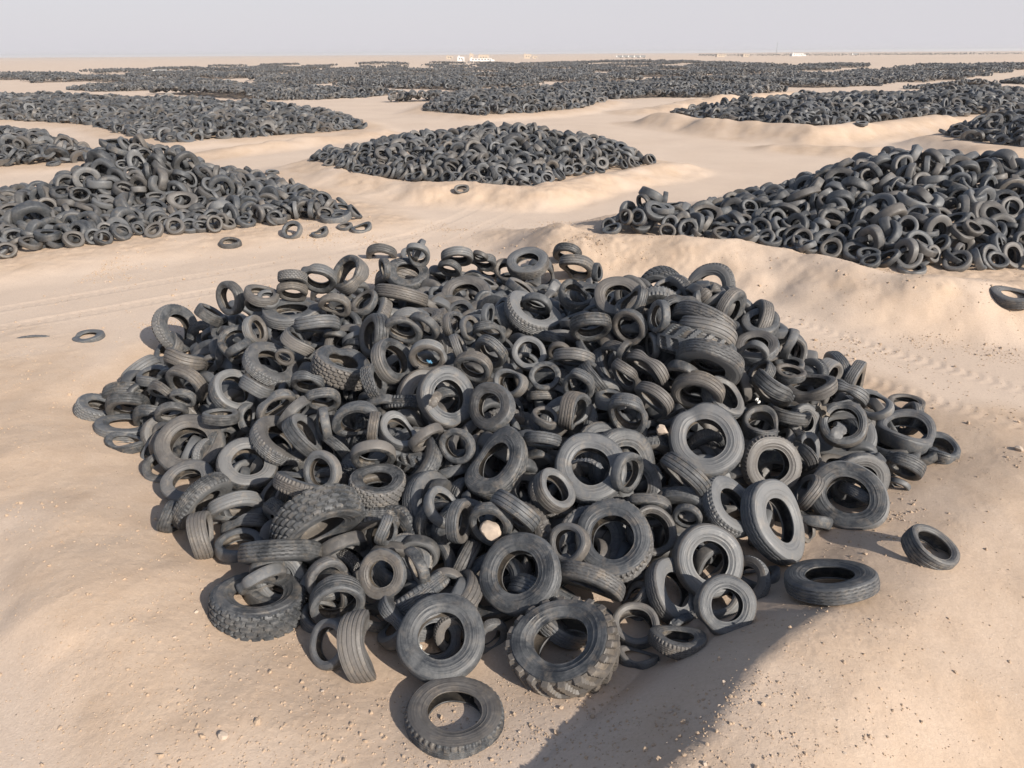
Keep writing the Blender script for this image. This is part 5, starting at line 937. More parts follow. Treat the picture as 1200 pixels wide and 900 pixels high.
MIDDLE = [
-2370,8850,176,-135,52,35,2,-2268,8788,201,-139,30,29,0,-2344,8881,202,172,38,38,0,-2142,8591,197,-137,65,38,0,-2214,8692,200,-89,51,35,0,-2166,8842,238,124,19,36,0,
-2210,8911,257,-62,76,45,8,-2070,8317,185,-112,53,31,2,-2079,8457,210,-155,50,38,1,-2073,8637,216,-144,36,42,3,-2075,8754,216,-59,11,44,4,-2108,8837,234,-18,-7,32,2,
-1932,8298,205,-167,34,38,2,-1956,8350,186,165,61,39,0,-2000,8487,204,-153,57,41,5,-1934,8587,232,-104,41,39,2,-1955,8849,216,167,-38,41,5,-1980,8967,215,66,7,43,8,
-1890,8086,193,-158,61,32,0,-1828,8117,200,-159,35,36,2,-1815,8224,184,-169,34,34,2,-1887,8390,184,-177,27,41,3,-1849,8544,235,143,75,45,8,-1802,8627,246,-38,16,45,8,
-1865,8705,233,-110,50,48,5,-1853,8817,295,-85,-43,29,1,-1773,8064,172,-140,37,28,2,-1732,8127,170,-151,53,42,8,-1739,8212,194,2,21,32,0,-1727,8358,236,-41,8,28,0,
-1744,8524,243,-96,43,54,3,-1708,8559,281,124,-12,45,3,-1723,8702,271,-2,31,48,8,-1695,8773,288,148,40,44,1,-1790,9045,255,156,28,44,8,-1705,9142,271,-7,-1,42,1,
-1671,7915,163,-94,48,33,2,-1648,8105,163,-135,64,37,0,-1589,8169,231,-85,88,47,3,-1630,8237,249,-109,24,34,2,-1673,8368,263,-116,58,43,1,-1667,8497,305,-108,36,38,1,
-1661,8572,281,136,56,36,0,-1648,8707,305,-103,58,40,2,-1583,8774,313,-104,48,45,5,-1600,9131,262,-51,40,54,5,-1530,7838,158,-96,45,29,2,-1490,7929,146,-139,36,37,0,
-1539,8083,206,5,30,41,0,-1550,8205,237,109,-9,33,0,-1564,8311,279,-35,63,28,0,-1482,8350,325,158,61,31,0,-1510,8470,320,112,38,33,0,-1548,8629,319,0,14,41,0,
-1553,8723,302,60,64,39,2,-1522,8885,291,70,-49,47,5,-1516,8923,312,157,-16,48,4,-1413,7727,167,-116,39,32,2,-1372,7828,153,-122,40,38,2,-1392,7953,156,-136,-1,28,2,
-1437,8062,215,-19,70,28,2,-1438,8185,279,-54,52,45,5,-1385,8238,293,-166,65,28,2,-1363,8371,322,130,82,38,2,-1425,8509,312,-60,62,40,1,-1399,8590,323,148,50,45,8,
-1394,8670,318,-43,63,38,0,-1360,8868,340,167,-1,44,1,-1419,8987,312,-176,-37,40,2,-1443,9065,311,-91,9,52,3,-1374,9375,295,-66,33,51,4,-1270,7738,146,-160,31,35,2,
-1347,7771,162,-130,40,38,0,-1305,7928,168,-55,-5,38,0,-1284,8003,210,-88,7,37,2,-1344,8194,261,-170,-19,46,3,-1302,8313,297,-102,25,49,3,-1279,8414,335,-74,39,50,5,
-1270,8608,347,-31,39,39,2,-1272,8742,349,-163,79,37,0,-1277,8863,367,134,5,44,2,-1271,9069,341,-32,-17,42,3,-1140,7677,139,-169,49,38,2,-1206,7781,145,-177,58,41,0,
-1225,7885,219,161,35,43,2,-1194,8052,236,174,-40,28,2,-1174,8141,274,-147,-47,43,1,-1164,8300,319,-38,82,28,2,-1240,8384,341,-122,54,28,2,-1131,8622,358,-94,63,53,3,
-1145,8700,371,36,39,47,4,-1202,8815,362,75,35,48,0,-1171,8930,379,79,54,29,0,-1164,9054,358,-141,66,40,2,-1221,9371,333,-167,37,39,1,-1059,7594,122,-98,59,29,2,
-1070,7713,163,-150,-1,44,3,-1097,7848,177,-132,25,47,4,-1046,7941,217,-142,64,41,5,-1102,8034,233,-76,22,34,1,-1061,8140,270,-6,58,28,1,-1034,8304,302,81,60,40,0,
-1113,8378,336,-114,-11,42,1,-1095,8527,332,105,15,43,1,-1081,8632,349,109,23,42,0,-1039,8720,370,-171,47,28,2,-1044,8840,387,116,79,38,2,-1133,8971,385,-46,25,46,8,
-1068,9047,371,-165,-7,46,0,-966,7497,147,-141,54,35,1,-934,7623,164,-155,10,42,1,-921,7826,235,51,-58,29,0,-938,7897,233,-177,-29,37,2,-991,8029,243,-134,26,31,0,
-962,8180,285,-163,20,35,1,-997,8293,325,-92,28,37,0,-946,8368,324,-66,80,28,2,-990,8509,320,57,60,36,2,-924,8633,340,-152,55,28,0,-965,8688,360,-153,49,30,2,
-957,8858,391,-90,41,34,0,-1003,8919,379,-125,45,31,2,-963,9023,352,-112,-52,44,8,-978,9143,371,39,48,56,5,-981,9231,353,-23,-8,44,0,-828,7512,142,-149,68,40,3,
-848,7566,152,-140,19,37,0,-887,7769,220,167,52,30,0,-866,7859,234,37,14,37,2,-788,7942,273,99,28,41,0,-841,8089,311,-127,53,44,2,-874,8145,307,83,45,40,0,
-869,8236,339,-128,36,36,0,-804,8621,342,-7,71,28,2,-855,8671,349,-143,36,30,0,-822,8827,375,-22,-44,48,3,-849,8891,349,-160,-2,50,0,-854,9236,367,95,28,50,0,
-855,9726,337,122,62,50,4,-764,7458,112,-97,61,28,2,-702,7634,174,-108,38,35,0,-727,7727,244,-99,25,47,2,-702,7857,251,64,11,44,4,-706,7964,288,178,75,39,1,
-773,8022,304,-16,-29,49,4,-696,8167,339,-52,13,39,0,-771,8300,344,56,73,39,0,-755,8427,337,-101,7,33,1,-712,8448,346,175,46,38,1,-725,8614,340,160,15,32,1,
-720,8660,355,-114,-16,47,4,-747,9172,344,139,-21,41,3,-715,9318,342,-107,-16,54,3,-753,9597,342,105,2,42,1,-679,9852,325,-134,6,45,3,-648,7378,148,-124,38,37,1,
-642,7495,138,-50,18,31,0,-630,7611,204,-39,49,40,0,-619,7732,217,99,35,45,0,-655,7850,271,153,55,44,5,-625,7914,292,-38,31,41,8,-618,8068,313,-69,60,28,2,
-579,8131,340,-110,26,43,4,-674,8287,332,145,40,38,0,-608,8417,362,65,27,38,2,-641,8642,365,-81,48,41,8,-615,8725,385,160,53,47,2,-636,8814,371,18,0,29,2,
-653,9157,365,76,69,32,2,-660,9354,354,57,24,48,2,-547,7366,139,-171,48,37,2,-541,7456,154,-50,64,37,2,-477,7604,175,-71,32,45,2,-556,7702,232,-111,27,40,2,
-466,7836,289,146,50,39,0,-534,7878,300,-177,41,35,1,-544,8045,303,-105,5,54,5,-506,8211,325,-40,62,49,5,-536,8241,356,-115,23,42,8,-541,8402,380,160,80,43,5,
-482,8444,385,122,-41,40,5,-470,8713,377,-84,19,41,3,-552,9125,381,153,27,33,1,-534,9290,413,-51,65,52,5,-495,9352,414,120,28,32,0,-515,9548,384,173,21,40,2,
-507,9575,399,-165,46,40,2,-374,7263,163,-86,51,35,0,-429,7378,144,-93,45,40,1,-395,7509,166,126,13,44,3,-402,7561,175,-68,0,40,2,-406,7667,203,-2,42,58,3,
-395,7834,272,155,49,46,2,-414,7937,285,-74,6,39,2,-402,8009,338,-65,21,57,2,-390,8102,316,-59,74,43,4,-364,8215,370,15,59,45,5,-403,8347,373,-56,47,43,4,
-404,8532,409,44,33,41,0,-379,8589,408,171,35,51,1,-422,8837,384,-174,-32,45,8,-406,8970,408,86,59,37,2,-402,9104,395,99,-42,49,8,-400,9159,425,180,40,38,1,
-384,9249,435,-136,16,35,0,-414,9609,402,-115,60,39,0,-448,9977,314,154,10,63,3,-245,7288,127,-141,71,37,2,-250,7355,131,-38,68,28,2,-281,7457,200,-69,9,43,3,
-269,7621,201,-78,16,38,0,-290,7708,241,4,18,30,0,-306,7833,248,-25,-12,49,3,-263,7929,281,-88,70,39,2,-327,8018,301,-145,-27,58,5,-307,8185,338,-126,28,38,2,
-267,8301,346,-145,-45,42,8,-289,8397,390,-25,51,28,0,-291,8463,380,-21,-62,43,8,-267,8559,414,126,60,44,8,-258,8697,389,144,31,37,2,-270,8798,409,165,42,45,5,
-297,8985,406,-28,36,28,2,-271,9025,427,-115,55,39,0,-279,9178,426,-105,47,33,0,-281,9304,430,-14,64,39,0,-326,9342,462,147,40,46,3,-304,9570,428,-77,60,48,8,
-163,7331,124,-122,70,42,1,-169,7439,165,-177,-16,47,0,-190,7615,231,103,74,45,0,-189,7724,225,-82,27,40,8,-142,7812,247,95,31,38,0,-186,7904,267,166,54,42,2,
-148,8040,317,-166,8,41,3,-169,8154,353,-67,22,35,0,-199,8277,379,-13,35,53,5,-161,8345,378,116,55,39,0,-180,8633,389,-125,41,35,2,-163,8747,412,-156,12,45,8,
-197,8776,397,-179,84,40,2,-194,9173,440,79,63,46,3,-224,9231,420,42,25,54,3,-72,7315,116,-58,58,32,2,-82,7347,124,-121,40,28,2,-87,7478,180,-51,49,48,2,
-109,7641,224,113,18,37,1,-97,7777,241,-126,30,49,3,-59,7848,260,-126,62,43,0,-77,7936,292,-6,23,42,5,-33,8055,291,-79,-2,47,3,-87,8153,325,-109,-14,38,2,
-10,8277,337,-49,-28,49,1,-54,8368,389,-78,51,49,0,-55,8636,404,-156,-41,41,4,-81,8739,422,-73,23,29,0,-82,8968,428,-106,42,43,3,-74,9668,358,70,-2,55,5,
-1,7192,121,-116,42,29,2,19,7263,116,-111,51,28,0,31,7386,154,-179,24,28,2,26,7518,192,34,45,32,0,96,7538,181,-87,36,46,4,50,7713,223,-47,-47,44,1,
26,7831,254,24,61,40,2,43,7896,252,-166,64,40,1,65,8087,285,-61,45,47,0,14,8152,275,-67,23,48,2,7,8265,323,-65,34,35,2,25,8395,369,118,27,63,5,
52,8535,386,174,52,51,3,51,8698,395,61,52,46,0,8,8972,430,171,8,29,2,55,9015,435,-106,68,46,3,22,9238,450,25,67,62,6,148,7179,114,-28,71,36,0,
131,7288,148,42,63,38,0,132,7379,160,-80,82,33,1,127,7483,163,-87,37,28,1,191,7617,186,-66,51,50,3,158,7742,203,-33,41,38,1,119,7814,244,-118,22,55,2,
156,7927,229,-7,9,47,4,115,8073,265,-165,-13,38,0,123,8152,237,-91,-58,60,0,122,8248,299,-67,27,34,2,191,8357,327,139,60,42,3,171,8450,356,-28,-17,38,0,
196,8641,391,-51,56,40,4,139,8687,412,55,51,41,3,179,8830,418,147,42,33,1,149,8977,439,-44,25,50,0,104,9055,441,-44,29,53,3,198,9181,442,-40,48,28,0,
268,7237,139,-27,49,33,0,268,7371,119,-13,54,35,2,306,7492,111,-51,56,28,2,295,7613,155,-24,15,41,0,295,7725,184,-70,24,50,3,227,7877,263,-62,54,35,1,
267,7915,225,-51,47,38,2,287,8015,256,-73,-40,41,8,256,8160,284,-6,31,39,1,221,8280,301,-178,-35,59,0,323,8326,296,30,46,41,1,266,8524,357,-152,49,35,1,
271,8604,368,-125,23,39,2,318,8667,394,32,-3,38,0,258,8983,440,-8,-4,30,1,294,9075,435,19,-1,49,3,247,9181,427,-81,12,43,4,286,9278,414,-94,64,47,3,
370,7409,133,-59,40,35,2,397,7530,134,-55,46,38,0,360,7536,144,24,56,41,3,375,7670,178,-18,16,37,2,339,7856,206,-37,25,37,0,415,7908,194,140,69,42,0,
362,8055,241,-169,32,28,0,426,8196,273,-82,49,40,2,422,8231,292,17,26,28,2,360,8396,319,22,50,51,1,383,8485,345,-126,35,35,2,352,8624,371,-111,38,43,5,
334,8756,390,-146,8,46,5,419,8870,370,153,-21,41,5,394,9083,413,-45,-36,46,1,420,9179,409,-11,57,58,3,491,7605,134,2,42,36,2,533,7677,138,-10,42,38,2,
444,7813,180,-87,-5,42,5,548,7890,166,43,7,34,0,511,8047,201,40,58,40,2,523,8179,233,-139,54,28,1,538,8265,261,-130,11,44,3,497,8405,323,7,40,48,3,
460,8531,338,-98,16,48,3,470,8608,332,-102,43,28,1,492,8707,341,-114,67,46,5,498,9017,369,55,18,42,2,500,9192,343,-155,62,57,0,596,7859,130,-94,78,28,0,
637,7887,143,-85,32,29,2,595,8003,189,-34,-27,44,5,579,8204,228,51,-62,37,0,576,8249,298,119,64,44,5,628,8376,293,37,12,38,2,614,8528,314,-26,31,44,1,
646,8597,332,49,26,28,2,634,8928,326,-121,61,42,3,571,9040,357,86,34,46,4,593,9131,350,-121,-1,44,3,644,9209,326,-64,72,42,4,570,9644,322,-176,9,42,5,
730,7960,140,-72,49,39,1,715,8094,171,-22,20,38,2,742,8263,225,55,23,35,0,767,8378,248,-153,24,56,8,743,8469,292,-64,48,48,3,713,8563,324,-67,35,55,0,
738,8757,304,-136,-8,54,2,747,8809,308,-68,-15,28,0,688,8942,341,15,10,43,2,732,9026,338,4,-33,33,2,756,9177,318,69,28,55,2,701,9235,312,-148,26,58,5,
870,8010,127,-75,56,35,2,793,8124,160,-155,-9,42,1,804,8274,221,-120,67,50,3,862,8352,221,-136,50,45,3,893,8448,253,-19,52,47,2,801,8562,301,131,64,52,0,
823,8723,304,119,56,54,3,803,8851,301,121,66,51,0,833,8921,308,-33,0,41,4,788,9045,329,160,37,39,1,862,9263,307,112,39,47,3,993,8052,121,-26,64,32,2,
922,8235,149,-167,-46,28,1,938,8430,214,63,14,44,8,958,8464,218,-92,30,28,2,921,8752,309,-58,33,48,5,905,8873,307,-61,47,40,4,886,8993,314,-62,-25,53,1,
976,9157,290,76,57,49,3,970,9309,299,-131,-25,35,0,904,9342,301,-31,20,57,4,1034,8257,160,-69,36,41,5,1069,8339,147,-35,32,40,0,1069,8479,192,32,-4,42,2,
1022,8557,226,22,35,53,3,1080,8705,270,108,75,45,3,1085,8854,295,-59,43,36,2,1043,9285,274,-113,32,50,2,1178,8465,151,44,-60,34,1,1153,8611,223,-68,69,45,0,
1150,8708,264,-101,-41,45,3,1101,8856,280,57,25,39,1,1169,8898,274,-63,2,48,1,1151,9005,282,133,-51,49,3,1140,9302,260,23,-4,49,5,1296,8344,137,-35,28,32,1,
1283,8517,124,-15,57,37,2,1232,8634,195,-118,42,33,0,1235,8663,233,-33,-38,28,2,1334,8849,259,-53,54,46,5,1271,8936,259,-71,58,53,4,1409,8493,138,-37,29,35,0,
1404,8643,127,-14,48,34,2,1393,8732,171,39,45,43,3,1398,8814,196,57,18,48,5,1461,8528,118,-30,71,34,2,1549,8769,119,-49,42,28,0,1480,8790,151,19,70,46,3,
1494,9038,179,-70,1,36,0,1648,8697,136,-32,32,34,1,1578,8792,141,10,43,41,5,1605,8971,142,5,32,40,2,1708,8825,127,-40,48,37,0,-2196,8867,194,-37,63,42,2,
-2129,8790,213,-84,32,38,2,-2094,8943,204,-154,34,43,8,-2003,8643,184,-145,50,40,2,-1935,8817,183,-133,14,52,3,-1723,8257,138,-52,63,42,5,-1778,8355,166,-55,39,46,5,
-1605,8049,147,61,-40,38,1,-1595,8198,156,-167,33,42,2,-1452,8133,158,-8,37,43,1,-1457,8468,202,62,31,61,3,-1302,8245,174,103,25,52,3,-1397,8403,221,-163,-74,47,0,
-1342,8545,227,18,64,36,0,-1197,7827,163,179,8,44,5,-1239,7897,165,-65,1,44,0,-1213,8123,174,-118,20,52,4,-997,7746,151,-85,28,41,4,-984,7941,146,-151,29,38,2,
-1021,8088,160,175,55,34,0,-1100,8230,182,-62,40,44,4,-1065,8333,213,-74,-32,38,2,-836,7569,124,-153,65,43,2,-903,8258,203,159,-15,47,1,-775,7581,158,-116,19,42,3,
-777,7789,176,-87,-6,51,3,-789,7958,174,-166,77,32,0,-592,7661,140,-91,60,53,4,-605,7847,168,111,58,43,0,-615,8126,212,-16,40,44,4,-396,7394,145,97,39,43,8,
-441,7667,152,-48,10,40,0,-297,7519,171,-59,-14,50,5,-347,7686,149,126,12,38,2,-344,7867,169,-53,49,42,0,-262,8262,250,150,52,45,2,-143,7592,135,-26,46,40,2,
-25,7304,135,51,23,31,1,-36,7460,140,0,40,40,0,62,7646,139,-78,50,42,5,-54,7749,120,-72,-65,42,8,103,7337,114,35,64,36,0,101,7489,115,50,75,50,3,
168,7606,119,-9,46,28,2,364,7624,148,-72,28,41,0,254,7775,164,-130,14,48,3,335,8281,183,12,13,33,2,501,7836,148,-157,32,41,0,408,7938,130,-60,-50,36,0,
428,8071,177,151,1,52,4,635,7971,116,178,67,43,3,655,8232,140,-23,55,28,0,736,8059,116,-45,-51,28,0,653,8288,156,-63,32,43,0,710,8417,166,-37,42,45,2,
862,8174,132,-44,10,28,1,1028,8352,141,-42,32,36,1,1187,8677,145,-77,37,42,4,1262,8678,148,-85,-16,40,0,1336,8795,143,14,46,47,0,1528,8855,151,-30,14,43,8,]
RIGHT = [
694,4791,204,-142,64,32,2,686,4893,203,-129,31,28,1,714,4977,199,-153,55,36,0,798,4876,270,-143,14,28,0,766,4988,235,142,42,37,0,878,4835,275,-135,18,30,1,
893,4886,291,-151,41,28,0,829,5028,267,130,3,40,4,858,5123,235,108,24,36,0,906,5276,206,143,38,32,0,997,4842,318,-67,50,42,3,924,4941,359,39,11,28,1,
985,5000,386,23,51,44,1,986,5130,278,31,-58,31,2,946,5334,202,102,57,33,1,1053,4699,209,-102,17,28,1,1078,4756,246,-106,32,30,0,1043,4866,324,-98,85,43,4,
1081,5005,358,-12,-12,31,0,1188,4693,222,-88,30,37,0,1172,4775,228,-87,31,42,8,1156,4886,272,62,2,34,2,1155,5022,313,170,77,31,2,1216,5234,230,112,71,41,3,
1207,5352,217,73,34,36,0,1263,4698,196,-30,60,28,1,1249,4777,235,-156,14,44,3,1263,4920,232,2,7,40,4,1225,5015,266,-21,-21,37,1,1240,5209,233,32,-10,36,2,
1386,4577,215,-67,64,35,2,1384,4659,190,142,82,40,1,1405,4762,209,66,20,28,0,1363,4912,228,-167,9,39,2,1377,4960,250,-112,52,54,2,1380,5210,235,169,14,43,8,
1408,5475,205,152,44,34,2,1505,4471,254,-143,45,34,0,1459,4628,218,-131,31,34,0,1448,4694,208,-77,23,28,2,1470,4791,227,-153,-21,38,2,1523,4893,246,-10,82,28,2,
1477,4988,237,-83,56,42,0,1513,5064,246,-51,-58,38,1,1504,5440,226,162,22,40,0,1538,4489,222,-78,80,31,1,1602,4601,216,-49,46,38,2,1630,4656,244,-62,59,29,2,
1591,4800,248,-102,25,29,0,1588,4901,247,28,35,28,0,1592,5048,271,61,-9,44,3,1643,5108,262,35,65,40,3,1631,5195,269,-120,-49,45,3,1597,5305,244,138,7,29,2,
1585,5488,222,129,33,41,3,1562,5576,212,120,38,36,2,1657,4434,202,-109,78,35,0,1647,4485,210,-145,38,31,2,1655,4625,232,-130,26,39,1,1718,4727,264,-47,43,28,2,
1710,4776,257,-41,47,42,8,1673,4910,274,-95,69,28,0,1685,4996,311,-89,37,28,2,1704,5131,270,122,15,49,5,1651,5418,225,6,-23,38,2,1733,5557,228,120,-28,42,0,
1699,5647,206,-180,48,36,2,1808,4235,219,153,61,32,0,1830,4258,208,-62,64,32,0,1778,4365,206,-135,42,28,0,1820,4460,224,-134,47,38,1,1778,4621,247,145,-40,38,0,
1790,4728,277,-85,35,36,0,1770,4779,277,-90,52,36,0,1779,4882,289,-57,72,28,1,1792,5036,298,-139,-29,39,2,1805,5073,315,-69,6,28,0,1760,5180,283,-21,56,34,2,
1748,5278,254,-104,31,47,2,1765,5401,248,173,16,49,5,1790,5472,237,60,30,40,1,1890,4263,197,-135,55,28,0,1837,4377,222,-105,40,35,1,1863,4555,270,-154,13,42,3,
1848,4618,269,-94,70,33,1,1920,4669,276,122,31,40,0,1881,4801,305,52,33,43,4,1861,4901,311,-120,-52,28,2,1849,4988,316,113,51,36,2,1921,5097,335,147,41,42,5,
1924,5215,282,100,28,41,4,1878,5300,277,67,-13,34,0,1867,5430,262,-176,45,50,4,1907,5760,207,120,61,41,5,1945,4195,211,-111,45,34,0,2003,4262,220,-129,37,35,1,
1984,4350,223,-99,41,42,3,2010,4532,281,40,53,30,1,2008,4601,271,-27,73,40,2,2022,4683,284,167,-23,32,1,1984,4803,317,-172,27,29,2,1965,4914,331,103,65,40,2,
2049,4978,356,64,3,28,0,2017,5100,344,161,66,28,2,2002,5202,300,-159,58,48,8,1947,5360,283,-169,35,41,2,2005,5407,299,-137,18,47,2,1932,5729,239,-115,-13,43,2,
2015,5951,218,167,37,38,0,1957,5991,201,166,50,33,0,2080,3960,197,-139,62,28,0,2075,4134,203,-113,61,39,0,2136,4245,247,124,64,35,0,2107,4410,257,-121,37,28,2,
2075,4521,298,-95,42,48,0,2091,4603,303,-58,74,41,8,2140,4731,333,100,58,36,1,2148,4793,365,-85,69,38,1,2097,4870,356,138,-25,36,2,2060,5001,371,115,46,58,3,
2072,5148,345,124,8,29,1,2059,5232,346,30,68,50,3,2054,5291,316,-146,27,31,1,2046,5402,305,145,-19,31,0,2057,5463,303,13,62,44,3,2114,5928,218,159,47,38,1,
2090,6012,216,159,44,37,1,2059,6099,211,146,38,32,1,2191,3984,209,176,46,35,2,2118,4073,209,-129,67,31,0,2163,4167,269,26,13,44,5,2164,4342,253,-74,3,29,1,
2206,4403,285,72,3,28,0,2201,4528,313,177,20,38,1,2161,4626,306,-83,14,37,1,2167,4699,342,-163,3,40,0,2222,4790,364,-107,-31,50,1,2190,4998,382,144,46,48,2,
2172,5132,404,160,32,43,5,2224,5246,404,-134,39,38,0,2180,5303,384,148,49,36,2,2210,5392,377,-144,20,41,4,2164,5498,333,153,-6,41,3,2200,5630,342,125,53,39,2,
2229,5744,306,-78,30,32,2,2159,6056,219,125,28,37,2,2221,6212,215,102,25,34,0,2300,3963,213,-113,45,37,2,2269,4124,269,-131,68,28,0,2278,4211,280,177,29,50,2,
2303,4257,305,150,-25,42,5,2278,4463,327,114,-26,47,3,2338,4624,363,134,56,34,0,2306,4687,376,174,45,28,2,2306,4846,395,-26,-20,41,3,2331,4903,416,-161,75,37,1,
2258,4953,410,-145,-26,40,1,2317,5076,461,-66,69,28,2,2281,5238,443,-105,5,41,4,2307,5314,438,95,10,34,1,2297,5410,390,-81,57,40,0,2286,5527,363,79,14,43,1,
2297,5577,375,178,14,38,0,2316,5680,357,-148,-2,41,4,2401,4000,260,-22,64,36,0,2404,4092,269,-84,30,41,0,2402,4233,336,-125,35,32,2,2361,4342,320,22,16,35,0,
2351,4379,358,107,42,51,5,2420,4496,377,172,64,33,2,2393,4578,385,-149,21,48,4,2414,4737,387,-49,50,36,0,2377,4765,402,-90,-17,28,2,2383,4938,442,54,58,55,0,
2390,5018,489,164,17,28,0,2353,5134,464,-124,38,50,5,2429,5240,480,164,25,37,2,2348,5321,459,30,-20,31,2,2413,5435,452,130,26,35,2,2397,5547,415,41,72,35,0,
2403,5578,401,148,-24,34,2,2377,5758,351,-97,41,42,3,2394,6332,202,114,57,34,1,2451,3992,230,-62,31,28,2,2522,4063,268,-168,42,30,2,2503,4184,302,124,74,33,2,
2531,4325,342,7,57,47,4,2527,4392,372,30,-39,34,2,2455,4522,390,-92,67,40,4,2503,4606,378,-71,80,40,4,2504,4685,418,88,51,34,1,2543,4790,427,-34,31,29,0,
2468,4932,471,133,52,32,0,2495,5035,502,-87,21,31,1,2548,5123,507,103,42,35,2,2539,5187,509,75,38,45,2,2478,5407,488,-56,-29,54,2,2530,5542,463,43,63,35,0,
2500,5650,404,-103,-10,46,1,2468,6079,294,2,86,47,5,2526,6152,290,-38,32,44,0,2556,3918,204,-144,51,37,2,2581,3975,210,-37,61,39,2,2618,4037,231,-51,-13,28,0,
2578,4209,320,-85,2,45,3,2572,4289,332,53,14,38,2,2592,4362,378,-145,44,33,2,2571,4528,423,-9,70,53,2,2627,4587,411,19,25,28,1,2609,4679,438,-140,-12,35,0,
2605,4835,429,-162,15,39,2,2626,4873,457,111,2,35,2,2586,4980,467,150,37,45,5,2552,5063,532,-179,-37,35,0,2639,5199,555,104,39,43,5,2582,5307,523,-62,52,37,0,
2581,5510,484,30,-11,36,0,2677,3921,215,-32,35,36,0,2756,3938,219,-73,30,38,2,2686,4141,318,-61,64,38,2,2742,4142,344,121,-58,32,0,2704,4283,353,-173,59,40,0,
2668,4380,354,-96,26,37,0,2670,4534,381,-8,-34,50,0,2662,4595,421,17,45,52,0,2745,4800,435,-128,-3,28,2,2683,4910,477,-157,53,28,1,2737,5008,515,-81,-9,33,0,
2743,5081,572,-82,12,36,1,2697,5198,565,-42,69,28,2,2687,5303,559,-4,72,28,2,2723,5410,529,-165,64,35,1,2716,5556,496,-127,67,41,5,2677,5853,429,39,56,40,0,
2781,3916,211,-98,45,29,0,2849,4033,260,-41,29,38,2,2839,4161,305,-106,43,46,8,2830,4310,333,-53,27,33,0,2815,4524,399,-117,21,28,2,2822,4646,412,-180,-59,35,1,
2768,4731,433,112,-17,37,2,2850,4801,432,-98,34,28,2,2819,4916,474,-93,31,37,0,2769,4993,519,-36,3,42,0,2768,5089,548,-22,17,40,2,2798,5185,570,167,24,39,2,
2833,5355,578,-102,62,32,0,2795,5380,563,-71,57,38,2,2776,5647,476,27,-51,40,0,2838,5789,465,76,52,49,3,2759,6238,324,39,-26,50,3,2906,3978,220,-76,33,38,2,
2893,4128,262,57,30,28,1,2918,4226,291,-153,53,42,2,2878,4237,331,-129,37,30,2,2933,4411,365,-57,24,41,5,2868,4477,389,-22,14,46,4,2983,4596,435,-172,69,43,5,
2936,4657,432,-126,4,29,2,2923,4829,440,69,79,37,2,2872,4901,461,100,82,28,0,2899,4960,480,75,73,52,0,2934,5116,550,-23,2,39,2,2883,5237,607,-20,-30,42,5,
2933,5266,591,-35,-28,28,0,2887,5391,578,119,54,40,0,2883,5543,527,91,-25,30,0,2908,5642,520,-30,32,42,5,2887,5747,496,85,-12,28,2,2899,5787,480,96,-33,35,2,
2907,5982,425,35,-16,60,6,3035,3884,210,-96,37,35,2,3048,4014,224,-105,13,28,2,3027,4109,272,-69,16,31,0,2965,4235,301,-95,30,52,0,3041,4251,321,64,64,28,0,
2989,4366,377,-110,43,41,3,2976,4548,422,-44,48,43,5,3039,4585,424,105,11,44,3,2958,4726,433,-108,-35,34,1,2983,4802,465,4,62,41,0,3043,4865,484,-125,-8,36,0,
3014,5043,526,177,55,31,2,2977,5074,527,-25,-20,34,1,3015,5182,590,9,40,49,3,3020,5343,565,-8,71,33,2,3031,5452,545,17,17,28,2,3051,5532,528,-87,69,40,1,
2999,5580,541,77,17,44,8,3026,5826,497,179,0,58,3,3116,3858,201,-101,38,29,1,3086,3982,224,-132,59,35,0,3074,4102,274,-137,70,34,2,3104,4232,304,-38,1,40,0,
3143,4276,335,67,31,38,2,3122,4432,362,-75,56,60,3,3138,4436,400,-87,34,38,2,3045,4562,406,136,72,28,0,3081,4808,475,-47,56,36,2,3111,4868,492,178,-6,35,2,
3100,5029,522,-139,5,28,1,3143,5082,529,-145,42,35,2,3091,5248,549,-165,12,32,0,3131,5319,538,128,55,54,2,3133,5457,559,105,30,28,0,3126,5531,530,79,45,28,2,
3103,5569,549,141,-12,53,3,3182,3960,218,-140,57,41,3,3179,4066,231,-82,34,33,2,3186,4168,289,116,19,33,2,3216,4284,326,-61,36,33,0,3242,4358,327,-73,13,36,2,
3178,4492,399,117,-14,31,2,3202,4596,419,-126,65,41,5,3198,4736,454,21,73,28,2,3192,4792,469,116,-10,38,0,3219,4867,477,60,-11,37,2,3192,5059,527,-103,-30,44,5,
3210,5103,539,-161,57,30,0,3220,5180,537,-128,41,44,5,3180,5314,526,19,55,28,2,3208,5405,549,80,36,50,5,3328,3806,197,-67,45,30,1,3300,3885,186,-62,55,28,0,
3287,3996,238,-150,40,28,1,3310,4087,294,95,88,37,2,3367,4224,303,37,42,58,1,3304,4270,322,-167,31,43,3,3326,4338,364,-35,56,54,0,3314,4476,397,70,48,28,0,
3313,4585,409,-165,53,36,0,3336,4695,434,36,-14,40,0,3342,4759,442,86,3,49,4,3342,4870,470,44,61,28,0,3329,5048,504,132,50,35,1,3336,5117,533,-168,35,44,1,
3442,3930,205,-108,73,41,0,3431,4011,241,-38,37,37,2,3446,4058,268,-78,67,28,0,3464,4185,291,160,75,28,2,3386,4407,369,-25,-31,38,0,3399,4526,399,-2,-36,36,2,
3370,4551,401,41,50,39,0,3400,4671,425,-10,-10,36,1,3381,4827,445,147,4,48,2,3378,5022,485,113,69,38,0,3458,5138,528,160,-26,45,3,3421,5160,517,-104,49,28,1,
3434,5269,527,106,29,39,1,3418,5465,527,114,38,53,0,3373,5483,506,55,-12,45,2,3443,5677,496,12,-23,54,4,3493,3803,192,-106,53,34,2,3484,3914,216,-103,28,40,2,
